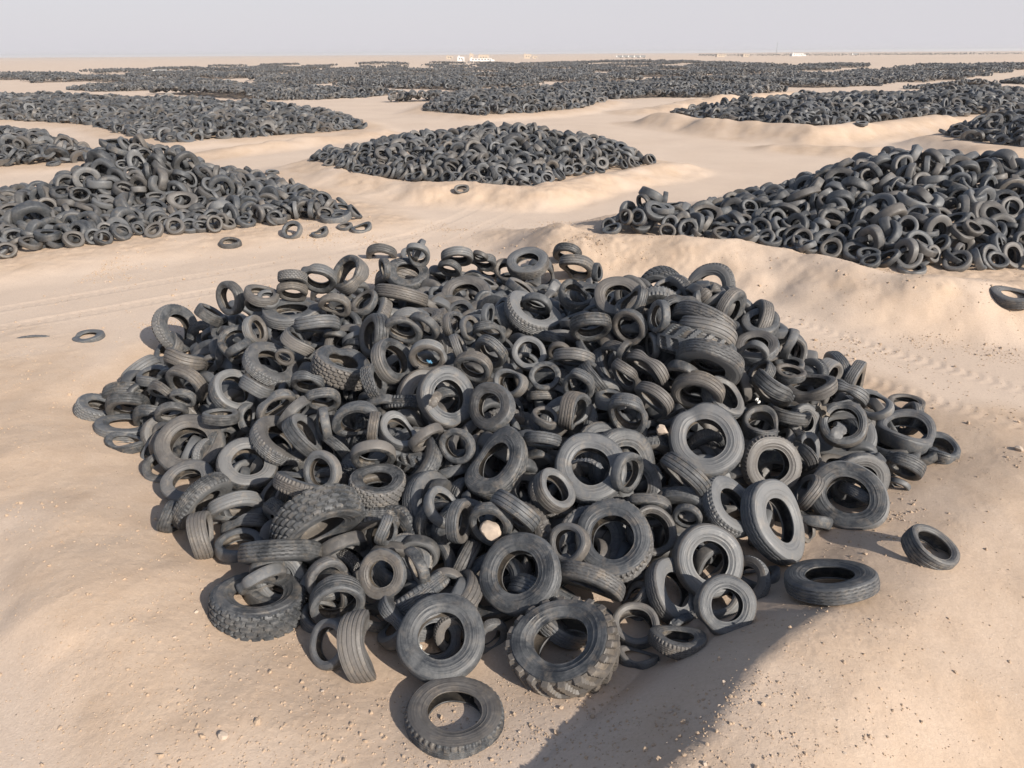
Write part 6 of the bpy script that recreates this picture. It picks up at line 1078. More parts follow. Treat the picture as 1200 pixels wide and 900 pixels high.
3558,3956,223,20,-4,28,0,3493,4060,276,-171,16,38,1,3521,4192,293,-65,56,28,0,3537,4322,335,29,33,38,0,3520,4353,343,-98,-70,32,2,3553,4490,359,-166,44,28,1,
3501,4609,400,-118,74,42,5,3495,4911,436,-27,1,28,0,3525,4989,453,-89,31,28,0,3570,5151,541,-96,61,40,0,3560,5246,552,14,31,56,1,3457,5375,504,47,45,33,2,
3600,3861,189,-79,52,28,1,3618,3980,230,-83,48,32,2,3596,4060,260,12,33,50,3,3605,4183,317,3,68,38,0,3604,4273,313,-168,38,39,1,3567,4530,374,122,52,53,3,
3624,4569,372,-44,83,28,2,3617,4705,385,76,31,28,2,3629,4779,371,-106,-3,46,4,3576,4888,416,-103,58,39,2,3586,5023,475,75,0,41,4,3583,5126,520,32,-8,43,5,
3593,5174,555,-31,29,43,2,3590,5343,538,-8,66,50,5,3563,5382,541,42,28,44,1,3728,4056,263,-93,-10,39,0,3691,4155,302,-103,37,49,3,3703,4331,334,26,54,28,1,
3741,4376,342,23,21,28,0,3735,4468,359,-105,18,41,4,3682,4613,377,43,6,35,0,3733,4709,381,112,48,29,0,3700,4817,393,-141,-22,40,1,3756,4890,431,-95,39,43,5,
3737,5018,461,-168,53,33,0,3749,5157,526,-106,15,28,0,3763,5253,553,121,60,28,0,3769,5301,524,-166,64,39,2,3824,4200,297,-2,-61,39,2,3855,4277,320,-99,-15,41,5,
3852,4345,347,-120,67,35,2,3782,4460,367,-95,-19,29,2,3822,4601,381,146,-18,57,3,3818,4820,387,162,35,46,3,3868,4858,432,-50,40,43,3,3850,5062,470,-103,49,43,3,
3819,5092,493,49,72,28,0,3867,5223,518,70,34,28,2,3845,5282,509,13,-45,43,0,3896,4390,336,-121,66,51,3,3919,4511,377,-120,28,47,0,3914,4596,373,46,29,28,0,
3948,4666,396,-35,46,42,0,3914,4788,407,-34,17,45,0,3951,4857,409,79,59,38,2,3940,4965,459,-112,19,42,1,3933,5059,503,180,-1,43,3,3959,5211,481,95,45,44,2,
3907,5265,525,43,36,40,0,4057,4435,337,99,12,40,1,4029,4528,363,-94,21,49,3,4015,4677,395,95,25,60,2,4006,4905,471,30,64,52,5,3994,4980,461,-20,-42,45,5,
4018,5062,476,-55,39,42,4,4073,5453,446,-83,-33,47,0,4115,4519,359,89,22,40,0,4175,4752,405,18,48,37,1,4088,4878,438,-107,-6,40,0,4129,4972,491,-147,77,29,2,
4119,5133,493,13,50,38,2,4097,5241,487,76,12,33,1,4096,5685,425,-151,78,39,2,4241,4839,415,-97,13,46,3,4198,4864,447,-136,-10,37,2,4217,5039,502,19,-7,43,5,
4271,5090,492,155,69,28,0,4256,5221,482,60,-3,38,0,4267,5456,464,8,19,40,2,4342,4899,434,85,-1,46,0,4304,4970,472,21,-54,28,2,4296,5120,486,-149,27,35,2,
4298,5182,472,-99,22,36,1,4283,5282,474,18,25,35,0,4411,5094,452,-43,-12,41,4,4399,5226,435,44,22,44,2,4547,5198,427,-91,-5,40,2,4526,5658,386,47,-33,47,1,
4613,5308,415,-27,61,50,1,916,4890,225,-95,58,43,3,901,5018,225,139,-1,28,2,1101,4874,220,-10,63,46,2,1100,5005,250,71,43,39,2,1053,5177,208,133,5,28,2,
1124,4829,224,-110,37,42,5,1320,4810,221,179,34,38,0,1416,5064,245,98,-35,54,8,1364,5124,209,-129,59,47,4,1536,4749,241,24,28,48,4,1514,5153,220,-109,47,45,8,
1595,4756,210,84,60,39,1,1636,4949,192,153,75,48,3,1599,5339,217,71,26,34,2,1777,4516,214,-86,36,32,2,1837,5668,232,-116,21,42,4,1921,4445,216,-157,-24,29,1,
1908,4504,225,-176,41,44,4,1929,4962,229,-133,40,38,0,2101,4272,193,125,59,30,0,2061,4461,212,-140,39,31,1,2121,4563,216,161,41,36,1,2137,4718,213,131,43,30,2,
2086,4817,237,14,19,44,8,2073,5004,266,141,62,28,1,2055,5183,229,115,27,31,0,2070,5522,262,130,14,59,4,2295,3998,237,9,3,43,3,2181,4152,183,176,76,35,0,
2248,4228,211,-105,-46,37,2,2284,4486,237,-82,14,44,3,2304,4629,259,-68,46,42,0,2203,4695,231,-131,36,47,3,2204,5289,282,-175,67,40,2,2373,4008,219,-109,25,37,2,
2366,4130,228,-85,43,50,8,2433,4468,265,-83,55,41,2,2405,4886,318,-35,65,45,3,2546,4164,226,116,21,40,3,2498,4290,248,-69,55,32,2,2471,4392,254,-69,-1,38,0,
2579,5045,407,81,38,40,2,2667,4118,233,-106,20,44,4,2624,4297,228,-164,60,45,1,2628,4491,307,-44,33,47,4,2736,5047,427,-50,30,28,1,2746,5432,440,-159,39,33,0,
2768,4031,212,-145,31,32,1,2777,4101,237,-157,21,44,1,2873,4342,226,121,43,36,2,2843,4436,264,-114,33,28,0,2779,4604,312,46,-29,40,1,2813,4750,323,-84,42,42,4,
2827,4989,390,4,19,33,2,2762,5205,472,-68,58,33,0,2885,5291,482,-104,56,43,3,2780,5413,451,72,56,41,2,2987,4072,215,-19,12,33,1,2977,4536,286,-134,63,46,5,
3010,4715,330,143,48,57,2,3029,4840,368,160,62,49,4,2928,5057,407,-141,36,35,0,3031,5170,457,-20,-27,33,0,2944,5314,468,69,29,43,4,3169,4181,197,-139,60,42,3,
3159,4330,236,-156,76,38,2,3114,5027,404,-153,46,47,2,3093,5124,423,-62,40,34,1,3164,5248,434,56,27,35,2,3202,6011,307,-156,17,50,8,3186,6166,247,79,17,38,2,
3258,3988,188,49,58,32,0,3288,4175,220,168,40,47,3,3254,4994,388,165,62,57,1,3376,4038,213,-57,45,45,5,3397,4210,233,176,-16,46,3,3729,4104,201,69,-42,37,2,
3741,4609,287,-174,52,44,3,3684,4777,273,17,29,48,0,3715,4996,351,-43,37,33,2,3730,5164,426,-122,49,28,2,3708,5346,419,-108,28,51,8,3786,6055,235,-39,-30,36,2,
3844,4179,215,-115,30,38,1,3848,5160,409,73,-50,29,2,3812,5261,410,-70,53,28,0,4015,4456,257,-108,6,39,2,4025,5479,341,-95,74,39,0,]
HAZE = .00016; SKY = .112; SUN = 4.8; EXPO = .27; ROLL_SIGN = -1; VEIL = (5.3, 5.15, 5.5)
STONES = [(-.3, 7.72, .66, .16, 'large pale stone lying inside a small tyre in the lower middle of the heap'), (9.09, 10.82, None, .08, 'brown stone on the sand past the right corner of the heap'), (-3.0, 4.97, None, .055, 'biggest pale stone in the gravel at the lower left'), (2.43, 9.95, .95, .12, 'yellowish stone lit inside a dark tyre beside the pale truck ring')]
RUBBISH = [(-1.14, 6.2, .12, .1, 'paper_scrap', 'paper', 'white paper scrap on the sand left of the upright front ring'), (-1.45, 11.3, 1.6, .09, 'plastic_scrap', 'blue', 'blue plastic scrap caught above the twin leaning rings'), (3.97, 10.1, 1.4, .1, 'paper_scrap', 'paper', 'crumpled white paper on the rim of a wide tyre on the right slope'), (5.3, 10.6, .95, .3, 'rubber_scrap', 'cloth', 'torn grey rubber flap beside the ring in ring')]
SHREDS = [(-1.9, 13.1, 1.95, .7, .16, 1.6, 12, 8, 20, 'torn pale band of tread draped over the upper middle of the heap'), (-1.2, 10.2, 1.5, .5, .14, 2.2, 30, 0, 80, 'curled shred of tread in the gap left of the twin leaning rings'), (1.1, 8.9, 1.05, .6, .12, 1.2, 20, 15, 140, 'torn strip of tread below the smooth middle ring'), (5.5, 10.2, .85, .7, .2, 2.0, 40, 10, 60, 'shiny torn tyre shell beside the ring in ring'), (2.2, 6.75, .05, .55, .12, .9, 0, 0, 25, 'torn strip of tread on the sand by the small front ring')]


# ---------------------------------------------------------------- ground
def track_relief(x, y):
    """tread prints of heavy wheels along the sandy lanes"""
    z = np.zeros_like(x)
    for pts in TRACKS:
        d, t, side = seg_dist(x, y, pts)
        s = d*side
        for o, wd in ((-.95, .3), (.95, .3)):
            q = s-o
            inside = sstep(wd, wd*.75, np.abs(q))
            lug = np.sin(t*2*np.pi/.27+np.abs(q)*9)
            z = z+inside*(-.014+.008*np.tanh(2*lug))+.008*np.exp(-((np.abs(q)-wd*1.15)/.07)**2)
    return z
def with_len(pts):
    out = [(pts[0][0], pts[0][1], 0.)]
    for a, b in zip(pts[:-1], pts[1:]): out.append((b[0], b[1], out[-1][2]+math.hypot(b[0]-a[0], b[1]-a[1])))
    return out
TRACKS = [with_len(p) for p in ([(1.2, 27.5), (3.0, 21.8), (6.4, 17.2), (10.2, 12.6), (14, 8.5)], [(-16, 16.6), (-12.5, 19.2), (-7.5, 22.8), (-3, 27), (-.5, 33)], [(0.6, 33), (3.5, 29), (2.2, 25)])]
def build_ground():
    rs = [1.2]
    while rs[-1] < 7000:
        r = rs[-1]; rs.append(r+max(.018, r*(.0034 if r < 45 else .008 if r < 400 else .03)))
    rs = np.array(rs)
    na = 820; ang = np.linspace(R_(-62), R_(62), na)
    # the fan starts 3 m behind the drone's foot point
    Rr, A = np.meshgrid(rs, ang, indexing='ij')
    X = Rr*np.sin(A); Y = Rr*np.cos(A)-1.0
    Z = ground(X, Y)
    near = sstep(60, 30, np.hypot(X, Y))
    soil = np.zeros_like(X)
    for pts, wl, wr in RIDGES:
        d, h, side = seg_dist(X, Y, pts); soil = np.maximum(soil, sstep(1.25, .35, d/np.where(side > 0, wl, wr)))
    for poly, *_ in HEAPS.values(): soil = np.maximum(soil, sstep(-3.0, -.6, poly_sd(X, Y, poly)))
    soil = np.maximum(soil, sstep(-1.6, -.2, poly_sd(X, Y, FRONT)))
    soil = np.clip(soil*(1+1.2*fbm(X*.5, Y*.5, 77, 4))+.25*fbm(X*.2, Y*.2, 78, 3), 0, 1)
    # crumbled texture of dug sand, prints and ripples close to the camera
    Z = Z + near*(soil*(.008*fbm(X*2.6, Y*2.6, 81, 4)+.010*np.abs(fbm(X*9, Y*9, 82, 3))) + .004*fbm(X*3.3, Y*3.3, 83, 3))
    Z = Z + near*soil*sstep(17, 22, np.hypot(X, Y))*(.05*fbm(X*1.4, Y*1.4, 84, 4)+.07*np.abs(fbm(X*3.4, Y*3.4, 85, 3)))
    Z = Z + near*track_relief(X, Y)*(.6+.8*vnoise(X*.4, Y*.4, 90))
    P = np.stack([X, Y, Z], -1).reshape(-1, 3)
    me = mesh_from('ground_mesh', P, grid_faces(len(rs), na, False)[:, ::-1], M_SAND, True)
    at = me.attributes.new('soil', 'FLOAT', 'POINT'); at.data.foreach_set('value', soil.astype(np.float32).ravel())
    return tag(link('ground', me), 'pale dry desert sand with dug ridges and wheel tracks', 'ground', kind='structure')
GROUND = build_ground()

# ---------------------------------------------------------------- the tyres one can tell apart
CACHE = {}
NAME = {'c': 'car_tyre', 'w': 'wide_car_tyre', 'b': 'worn_tyre', 't': 'truck_tyre', 's': 'lorry_tyre', 'o': 'off_road_tyre', 'g': 'tractor_tyre', 'd': 'crushed_tyre', 'D': 'warped_truck_tyre'}
def parts_for(k, var):
    if (k, var) not in CACHE: CACHE[k, var] = tyre_parts(k, var)
    return CACHE[k, var]
def place_tyre(pos, N, r, k, label, group, seed, slim=1.):
    rg = random.Random(seed)
    var = rg.choice((0, 0, 1, 1, 2)) if k in 'tsog' else rg.choice((0, 1, 1, 2, 3, 3))
    if seed == 19: var = 3
    if seed in (1, 18, 30): var = 0
    F = frames(np.array([N]), np.array([rg.uniform(0, 6.28)]))[0]
    root = link(NAME[k], None); root.empty_display_size = .1
    root.matrix_world = Matrix.Translation(Vector(pos)) @ Matrix(F.tolist()).to_4x4() @ Matrix.Diagonal((r, r, r*slim, 1))
    tag(root, label, 'tyre', group)
    for n, me in parts_for(k, var): link(n, me, root)
    return root
pos, N, rad, kid = unpack(SINGLE)
for i in range(len(pos)):
    place_tyre(pos[i], N[i], rad[i], KN[kid[i]], label_of(i), 'tyres of the big heap in front', i, .74 if i == 1 else .85 if i == 18 else 1.)

# ---------------------------------------------------------------- all the other tyres: one mass
def mass_arrays(groups):
    """groups: (positions, axes, radii, kinds, segments, profile) -> one mesh"""
    Vs, Fs, Ag = [], [], []; base = 0
    for pos, N, rad, kid, nseg, pn in groups:
        spin = rng.uniform(0, 6.28, len(pos)); Fm = frames(N, spin); age = rng.uniform(0, 1, len(pos))
        for k in np.unique(kid):
            sel = np.nonzero(kid == k)[0]
            P, F = low_tyre(KN[k], nseg, pn)
            if pn >= 6: P = deform(P, 1, KN[k])
            V = np.einsum('nij,pj->npi', Fm[sel], P)*rad[sel][:, None, None]+pos[sel][:, None]
            n = len(P)
            Vs.append(V.reshape(-1, 3)); Ag.append(np.repeat(age[sel], n))
            Fs.append((F[None]+(base+np.arange(len(sel))*n)[:, None, None]).reshape(-1, 4)); base += len(sel)*n
    return np.concatenate(Vs), np.concatenate(Fs), np.concatenate(Ag)
def scatter_heap(poly, hm, sl, sp, mean, seed, layers=1):
    xs = [p[0] for p in poly]; ys = [p[1] for p in poly]
    gx, gy = np.meshgrid(np.arange(min(xs), max(xs), sp), np.arange(min(ys), max(ys), sp))
    x = gx.ravel()+rng.uniform(-.48, .48, gx.size)*sp; y = gy.ravel()+rng.uniform(-.48, .48, gx.size)*sp
    m = np.abs(x) < y*.82+6; x, y = x[m], y[m]
    sd = poly_sd(x, y, poly); m = sd > rng.uniform(0, .5, len(x)); x, y = x[m], y[m]
    h = heap_h(x, y, poly, hm, sl, seed); z = ground(x, y)+np.maximum(.2, h+rng.uniform(-.25, .12, len(x)))
    return on_slope(x, y, z, mean)
def on_slope(x, y, z, mean):
    n = len(x)
    N = rng.normal(size=(n, 3)); N /= np.linalg.norm(N, axis=1, keepdims=True)
    N = N*rng.choice([.5, 1.2, 2.2], n)[:, None]+np.array([0, -.25, 1.])
    N /= np.linalg.norm(N, axis=1, keepdims=True)
    rad = np.clip(rng.normal(mean, .1, n), .28, .68); kid = rng.choice([0, 1, 2, 3, 3, 4, 5], n)
    return np.stack([x, y, z], 1), N, rad, kid
G = []
p_, n_, r_, k_ = unpack(FILL); G.append((p_, n_, r_, k_, 28, 18))
for s in (LEFT, RIGHT): G.append((*unpack(s), 26, 18))
G.append((*unpack(MIDDLE), 22, 18))
for i, (nm, sp, seg, pn) in enumerate([('west', .62, 16, 7), ('northwest', .66, 14, 7), ('north', .7, 12, 7), ('east', .64, 14, 7), ('fareast', .6, 16, 7)]):
    poly, hm, sl, bank = HEAPS[nm]
    G.append((*scatter_heap(poly, hm, sl, sp, .47, 30+i), seg, pn))
# loose single tyres of the lanes further out
def far_field(y0, y1, sp, mean, nseg, pn):
    out = []
    gx, gy = np.meshgrid(np.arange(-.82*y1-8, .82*y1+8, sp), np.arange(y0, y1, sp))
    x = gx.ravel()+rng.uniform(-.48, .48, gx.size)*sp; y = gy.ravel()+rng.uniform(-.48, .48, gx.size)*sp
    m = np.abs(x) < .8*y+8; x, y = x[m], y[m]
    # a quilt of heaps cut by sandy lanes that run on the diagonal
    jx = x+9*fbm(x*.02, y*.02, 5, 3); jy = y+9*fbm(x*.02+4, y*.02, 6, 3)
    a = (jx+jy*1.0)/62.; b = (jy-jx*1.0)/74.
    lane = np.minimum(np.abs(a-np.round(a))*62/1.41, np.abs(b-np.round(b))*74/1.41)
    h = 1.05*sstep(4, 12, lane)*(1+.6*fbm(x*.06, y*.06, 7, 3))
    cell = hash2(np.floor(a+.5), np.floor(b+.5), 3)
    keep = (lane > 4.8+.0165*y+5*fbm(x*.08, y*.08, 8, 3)) & (cell > .06)
    q = x/y
    edge = 118+8*fbm(x*.03, y*.0+2, 13, 3)+np.where(q > .3, (q-.3)*90, 0)+np.where(q < -.3, (-.3-q)*150, 0)
    far_edge = np.interp(q, [-.8, -.55, -.25, 0, .2, .35, .5, .8], [260, 310, 480, 600, 600, 400, 310, 350])*(1+.2*fbm(x*.012, y*0, 14, 3))
    keep &= (y > edge) & (y < far_edge)
    for poly, *_ in HEAPS.values(): keep &= poly_sd(x, y, poly) < -5
    x, y, h = x[keep], y[keep], h[keep]
    z = ground(x, y)+np.maximum(.25, h+rng.uniform(-.2, .2, len(x)))
    return on_slope(x, y, z, mean)
G.append((*far_field(100, 170, .78, .48, 10, 7), 10, 7))
G.append((*far_field(170, 260, .95, .5, 8, 4), 8, 4))
G.append((*far_field(260, 380, 1.3, .62, 6, 4), 6, 4))
G.append((*far_field(380, 760, 1.7, .68, 6, 4), 6, 4))
# the low dark line of further heaps towards the horizon
xx = rng.uniform(330, 1500, 2600); yy = 1330+.05*xx+rng.uniform(-14, 14, len(xx))
G.append((*on_slope(xx, yy, ground(xx, yy)+rng.uniform(.3, 3.2, len(xx)), 1.2), 6, 4))
V, F, Ag = mass_arrays(G)
me = mesh_from('discarded_tyres_mesh', V, F, M_HEAP, True, None)
me.set_sharp_from_angle(angle=R_(46))
a_ = me.attributes.new('age', 'FLOAT', 'POINT'); a_.data.foreach_set('value', Ag.astype(np.float32))
tag(link('discarded_tyres', me), 'thousands of further black tyres heaped across the desert', 'tyres', kind='stuff')

# ---------------------------------------------------------------- clods and stones strewn over the dug sand
def rock_mesh_arrays(n_kinds=6):
    out = []
    for k in range(n_kinds):
        bm = bmesh.new(); bmesh.ops.create_icosphere(bm, subdivisions=1, radius=1)
        rg = random.Random(k)
        for v in bm.verts: v.co *= rg.uniform(.62, 1.15); v.co.z *= .72
        out.append((np.array([v.co[:] for v in bm.verts]), np.array([[v.index for v in f.verts] for f in bm.faces]))); bm.free()
    return out
ROCKS = rock_mesh_arrays()
def strew(x, y, size, name, m, label):
    z = ground(x, y); n = len(x)
    e = .04
    Vs, Fs = [], []; base = 0
    for k, (P, F) in enumerate(ROCKS):
        sel = np.nonzero(np.arange(n) % len(ROCKS) == k)[0]
        if not len(sel): continue
        Nn = rng.normal(size=(len(sel), 3)); Fm = frames(Nn*.5+[0, 0, 1], rng.uniform(0, 6.28, len(sel)))
        V = np.einsum('nij,pj->npi', Fm, P)*size[sel][:, None, None]+np.stack([x[sel], y[sel], z[sel]+size[sel]*.25], 1)[:, None]
        Vs.append(V.reshape(-1, 3)); Fs.append((F[None]+(base+np.arange(len(sel))*len(P))[:, None, None]).reshape(-1, 3)); base += len(sel)*len(P)
    me = mesh_from(name+'_mesh', np.concatenate(Vs), np.concatenate(Fs), m, False)
    return tag(link(name, me), label, name.replace('_', ' '), kind='stuff')
cx = rng.uniform(-14, 18, 900000); cy = 2.0+28*rng.uniform(0, 1, 900000)**1.4
dens = .02+.0*cx
dens = dens+.9*np.clip(fbm(cx*.45, cy*.45, 101, 4)-.2, 0, 1)*1.2
for pts, wl, wr in RIDGES[:4]:
    d, h, s = seg_dist(cx, cy, pts); dens = dens*1.0+.10*np.exp(-(d/1.2)**2)*(fbm(cx*.8, cy*.8, 102, 3) > .02)
dens = dens+.22*np.exp(-(((cx+3.1)/1.7)**2+((cy-5.0)/.9)**2))+.10*np.exp(-(((cx+4.6)/1.2)**2+((cy-6.6)/1.2)**2))
keep = (rng.uniform(0, 1, len(cx)) < dens) & (poly_sd(cx, cy, FRONT) < .3)
cx, cy = cx[keep], cy[keep]
cs = np.clip(.0056*np.exp(rng.normal(0, .55, len(cx)))*(1+cy/25), .004, .05)
half = rng.uniform(0, 1, len(cx)) < .12
strew(cx[~half], cy[~half], cs[~half], 'sand_clods', M_CLOD, 'crumbled clods of dry sand strewn over the ground')
strew(cx[half], cy[half], cs[half]*.9, 'pebbles', M_ROCK, 'small pale pebbles strewn over the sand')

# ---------------------------------------------------------------- tyres lying loose on the sand away from the heaps
LOOSE = [  # x, y, radius, kind, height of the middle over the sand (in radii), tilt, label
 (-10.72, 16.57, 0.37, 't', 0.02, 6, 'grey truck tyre sunk flat in the lane with only a crescent showing'),
 (12.88, 17.14, 0.53, 't', 0.12, 5, 'truck tyre lying flat on the bank between the front heap and the right heap'),
 (-10.39, 25.67, 0.41, 'b', 0.22, 8, 'worn tyre lying flat before the left heap, first from its sandy edge'),
 (-8.42, 26.91, 0.40, 'c', 0.55, 48, 'black car tyre leaning up beside the tip of the left heap'),
 (-7.41, 27.08, 0.33, 'c', 0.3, 18, 'small tyre between two larger ones off the tip of the left heap'),
 (-7.27, 29.29, 0.64, 't', 0.24, 5, 'large flat truck tyre at the very tip of the left heap'),
 (-6.64, 28.01, 0.31, 'b', 0.25, 14, 'little tyre in front of the large flat tyre of the left heap tip'),
 (-5.94, 27.86, 0.41, 'b', 0.15, 12, 'worn tyre half sunk past the large flat tyre of the left heap tip'),
 (-2.34, 34.24, 0.33, 'c', 0.4, 38, 'lone tyre tilted on the sand below the bank of the middle heap'),
 (-13.62, 41.37, 0.39, 'b', 0.22, 6, 'lone tyre lying flat in the lane left of the middle heap'),
 (1.02, 36.44, 0.56, 't', 0.4, 34, 'tilted truck tyre fallen off the front edge of the middle heap'),
 (11.44, 19.47, 0.41, 'b', 0.12, 8, 'tyre half sunk at the foot of the right heap above the bank'),
 (-29.10, 46.39, 0.43, 't', 0.25, 10, 'dark tyre lying before the far left heap'),
 (-35.45, 68.56, 0.39, 'c', 0.2, 8, 'small dark tyre on the sand behind the left heap peak'),
 (28.19, 59.55, 0.48, 't', 0.25, 10, 'tyre off the right tip of the heap on the far right bank'),
]
for i, (x, y, r, k, up, tilt, lab) in enumerate(LOOSE):
    a = .9*i; N_ = (math.sin(R_(tilt))*math.cos(-1.9+.3*math.sin(a)), math.sin(R_(tilt))*math.sin(-1.9+.3*math.sin(a)), math.cos(R_(tilt)))
    z = float(ground(np.array([x]), np.array([y]))[0])
    place_tyre((x, y, z+up*r), N_, r, k, lab, 'single tyres lying loose on the sand', 900+i)

# ---------------------------------------------------------------- torn pieces and rubbish
def gz(x, y): return float(ground(np.array([float(x)]), np.array([float(y)]))[0])
def strip_mesh(name, length, width, th, bend, m, seed=0, rough=.02):
    """a torn band of casing: curved, ribbed, ragged at the ends"""
    rg = random.Random(seed); n = 26; V = []; F = []
    for i in range(n):
        t = i/(n-1)-.5; a = t*bend
        R0 = length/max(bend, .01)
        px, pz = R0*math.sin(a), R0*(math.cos(a)-1)
        w = width*(1-.5*max(0, abs(t)-.38)/.12)*rg.uniform(.9, 1.1)
        for j in range(7):
            s = j/6-.5
            V.append((px, s*w, pz+th*(1 if j % 2 else .6)-.5*abs(s)**2*width+rg.uniform(-rough, rough)*.3))
        for j in range(6, -1, -1):
            s = j/6-.5; V.append((px, s*w, pz-th-.5*abs(s)**2*width))
    k = 14
    for i in range(n-1):
        for j in range(k): F.append((i*k+j, i*k+(j+1) % k, (i+1)*k+(j+1) % k, (i+1)*k+j))
    F.append(tuple(range(k))[::-1]); F.append(tuple(range((n-1)*k, n*k)))
    return mesh_from(name, V, F, m, True, 35)
def place(o, loc, rot): o.location = loc; o.rotation_euler = tuple(R_(a) for a in rot); return o
o = link('tyre_scrap', strip_mesh('tyre_scrap_mesh', .8, .1, .012, .5, M_TREAD, 1))
place(o, (-12.1, 16.5, gz(-12.1, 16.5)+.05), (0, 0, 12)); tag(o, 'thin dark strip of torn tread lying in the lane beside the sunk tyre', 'tyre scrap', 'torn pieces of tyre')
o = link('tyre_scrap', strip_mesh('tyre_scrap_mesh', .6, .24, .014, 1.3, M_TREAD, 2))
place(o, (-8.05, 13.75, gz(-8.05, 13.75)+.16), (0, 0, 4)); tag(o, 'curved shell of torn tread on the sand at the far left corner of the heap', 'tyre scrap', 'torn pieces of tyre')
for i, (sx, sy, sz, ln, wd, bd, rx, ry, rz_, lab) in enumerate(SHREDS):
    tag(place(link('tyre_scrap', strip_mesh('tyre_scrap_mesh', ln, wd, .012, bd, M_TREAD, 40+i, .05)), (sx, sy, sz), (rx, ry, rz_)), lab, 'tyre scrap', 'torn pieces of tyre')
def stone(name, r, seed, m):
    bm = bmesh.new(); bmesh.ops.create_icosphere(bm, subdivisions=3, radius=1)
    rg = random.Random(seed); ds = [(Vector((rg.gauss(0, 1), rg.gauss(0, 1), rg.gauss(0, 1))).normalized(), rg.uniform(.62, .9)) for _ in range(12)]
    for v in bm.verts:
        for d, k in ds:
            e = v.co.dot(d)
            if e > k: v.co -= d*(e-k)
        v.co *= 1+.03*math.sin(9*v.co.x+seed)*math.sin(8*v.co.y)
        v.co = v.co*r; v.co.z *= .8
    me = bpy.data.meshes.new(name+'_mesh'); bm.to_mesh(me); bm.free(); me.materials.append(m); me.set_sharp_from_angle(angle=R_(25))
    return link(name, me)
for i, (x, y, up, r, lab) in enumerate(STONES):
    o = place(stone('boulder', r, i+3, M_ROCK), (x, y, (gz(x, y) if up is None else up)+(.25*r if up is None else 0)), (10*i, 25, 40*i)); tag(o, lab, 'stone', 'pale stones about the heap')
def crumple(name, size, seed, m):
    rg = random.Random(seed); n = 7; V = []; F = []
    for i in range(n):
        for j in range(n): V.append(((i/(n-1)-.5)*size*rg.uniform(.7, 1), (j/(n-1)-.5)*size*rg.uniform(.6, 1), rg.uniform(-.25, .25)*size))
    for i in range(n-1):
        for j in range(n-1): F.append((i*n+j, i*n+j+1, (i+1)*n+j+1, (i+1)*n+j))
    me = mesh_from(name+'_mesh', V, F, m, False); o = link(name, me)
    s = o.modifiers.new('thickness', 'SOLIDIFY'); s.thickness = .006
    return o
for i, (x, y, z, s, nm, m, lab) in enumerate(RUBBISH):
    tag(place(crumple(nm, s, i+20, {'paper': M_PAPER, 'blue': M_BLUE, 'cloth': M_CLOTH}[m]), (x, y, z), (20*i, 15, 33*i)), lab, nm.replace('_', ' '), 'rubbish among the tyres')

# ---------------------------------------------------------------- buildings, lorries and a mast near the horizon
def box(bm, x0, x1, y0, y1, z0, z1):
    vs = [bm.verts.new((x, y, z)) for z in (z0, z1) for x, y in ((x0, y0), (x1, y0), (x1, y1), (x0, y1))]
    for f in ((3, 2, 1, 0), (4, 5, 6, 7), (0, 1, 5, 4), (1, 2, 6, 5), (2, 3, 7, 6), (3, 0, 4, 7)): bm.faces.new([vs[k] for k in f])
def solid(name, boxes, m, parent):
    bm = bmesh.new()
    for b in boxes: box(bm, *b)
    me = bpy.data.meshes.new(name+'_mesh'); bm.to_mesh(me); bm.free(); me.materials.append(m)
    return link(name, me, parent)
def root_at(name, x, y, rz, label, cat, group=None):
    o = link(name, None); o.location = (x, y, gz(x, y)-.1); o.rotation_euler.z = R_(rz); return tag(o, label, cat, group)
def building(x, y, rz, w, d, h, m, nwin, label, wing=None):
    t = root_at('desert_building', x, y, rz, label, 'building', 'low buildings at the edge of the desert')
    solid('wall', [(-w/2, w/2, 0, d, 0, h)], m, t)
    solid('roof', [(-w/2-.2, w/2+.2, -.2, d+.2, h, h+.25), (-w/2+1, -w/2+2.2, 1, 2.2, h+.25, h+1.2)], m, t)
    if wing: solid('wing', [(w/2, w/2+wing, .6, d-.6, 0, h*.62)], m, t)
    st = w/(nwin+1)
    for i in range(nwin):
        f = solid('window', [(-w/2+st*(i+1)-.6, -w/2+st*(i+1)+.6, -.03, .06, h*.42, h*.42+1.2)], M_STEEL, t)
        solid('pane', [(-w/2+st*(i+1)-.5, -w/2+st*(i+1)+.5, -.06, -.03, h*.42+.1, h*.42+1.1)], M_DARKWIN, f)
    solid('door', [(w/2-1.6, w/2-.6, -.05, .05, .05, 2.15)], M_STEEL, t)
def px(x, D): return (x-600)/820*D
building(px(548, 760), 758, 0, 6.5, 8, 3.9, M_WHITE, 2, 'small tall white block at the left end of the long white building by the horizon')
building(px(569, 760), 760, 0, 21, 9, 2.6, M_WHITE, 6, 'long low white building standing just beyond the far heaps', 3)
building(px(559, 900), 905, 0, 4.5, 6, 6.5, M_CREAM, 1, 'narrow sand coloured block rising behind the white building')
building(px(572, 960), 965, 0, 13, 8, 5.5, M_CREAM, 3, 'sand coloured house behind the middle of the long white building')
building(px(619, 1050), 1050, 0, 10, 8, 5.5, M_CREAM, 2, 'sand coloured house standing alone beyond the far heaps')
building(px(627, 1100), 1108, 0, 7, 8, 3.5, M_CREAM, 1, 'lower sand coloured shed next to the lone house')
building(px(825, 1150), 1150, 0, 14, 9, 3.6, M_CREAM, 3, 'brownish low house at the right of the row of lorries')
building(px(852, 1150), 1152, 0, 10, 9, 3.4, M_CREAM, 2, 'smaller brownish house between the first house and the mast')
building(px(906, 1150), 1150, 0, 17, 9, 3.8, M_WHITE, 4, 'white low building under the thin mast near the horizon', 4)
building(px(536, 1000), 1000, 0, 8, 7, 3.6, M_CREAM, 2, 'pale small house left of the white building by the horizon')
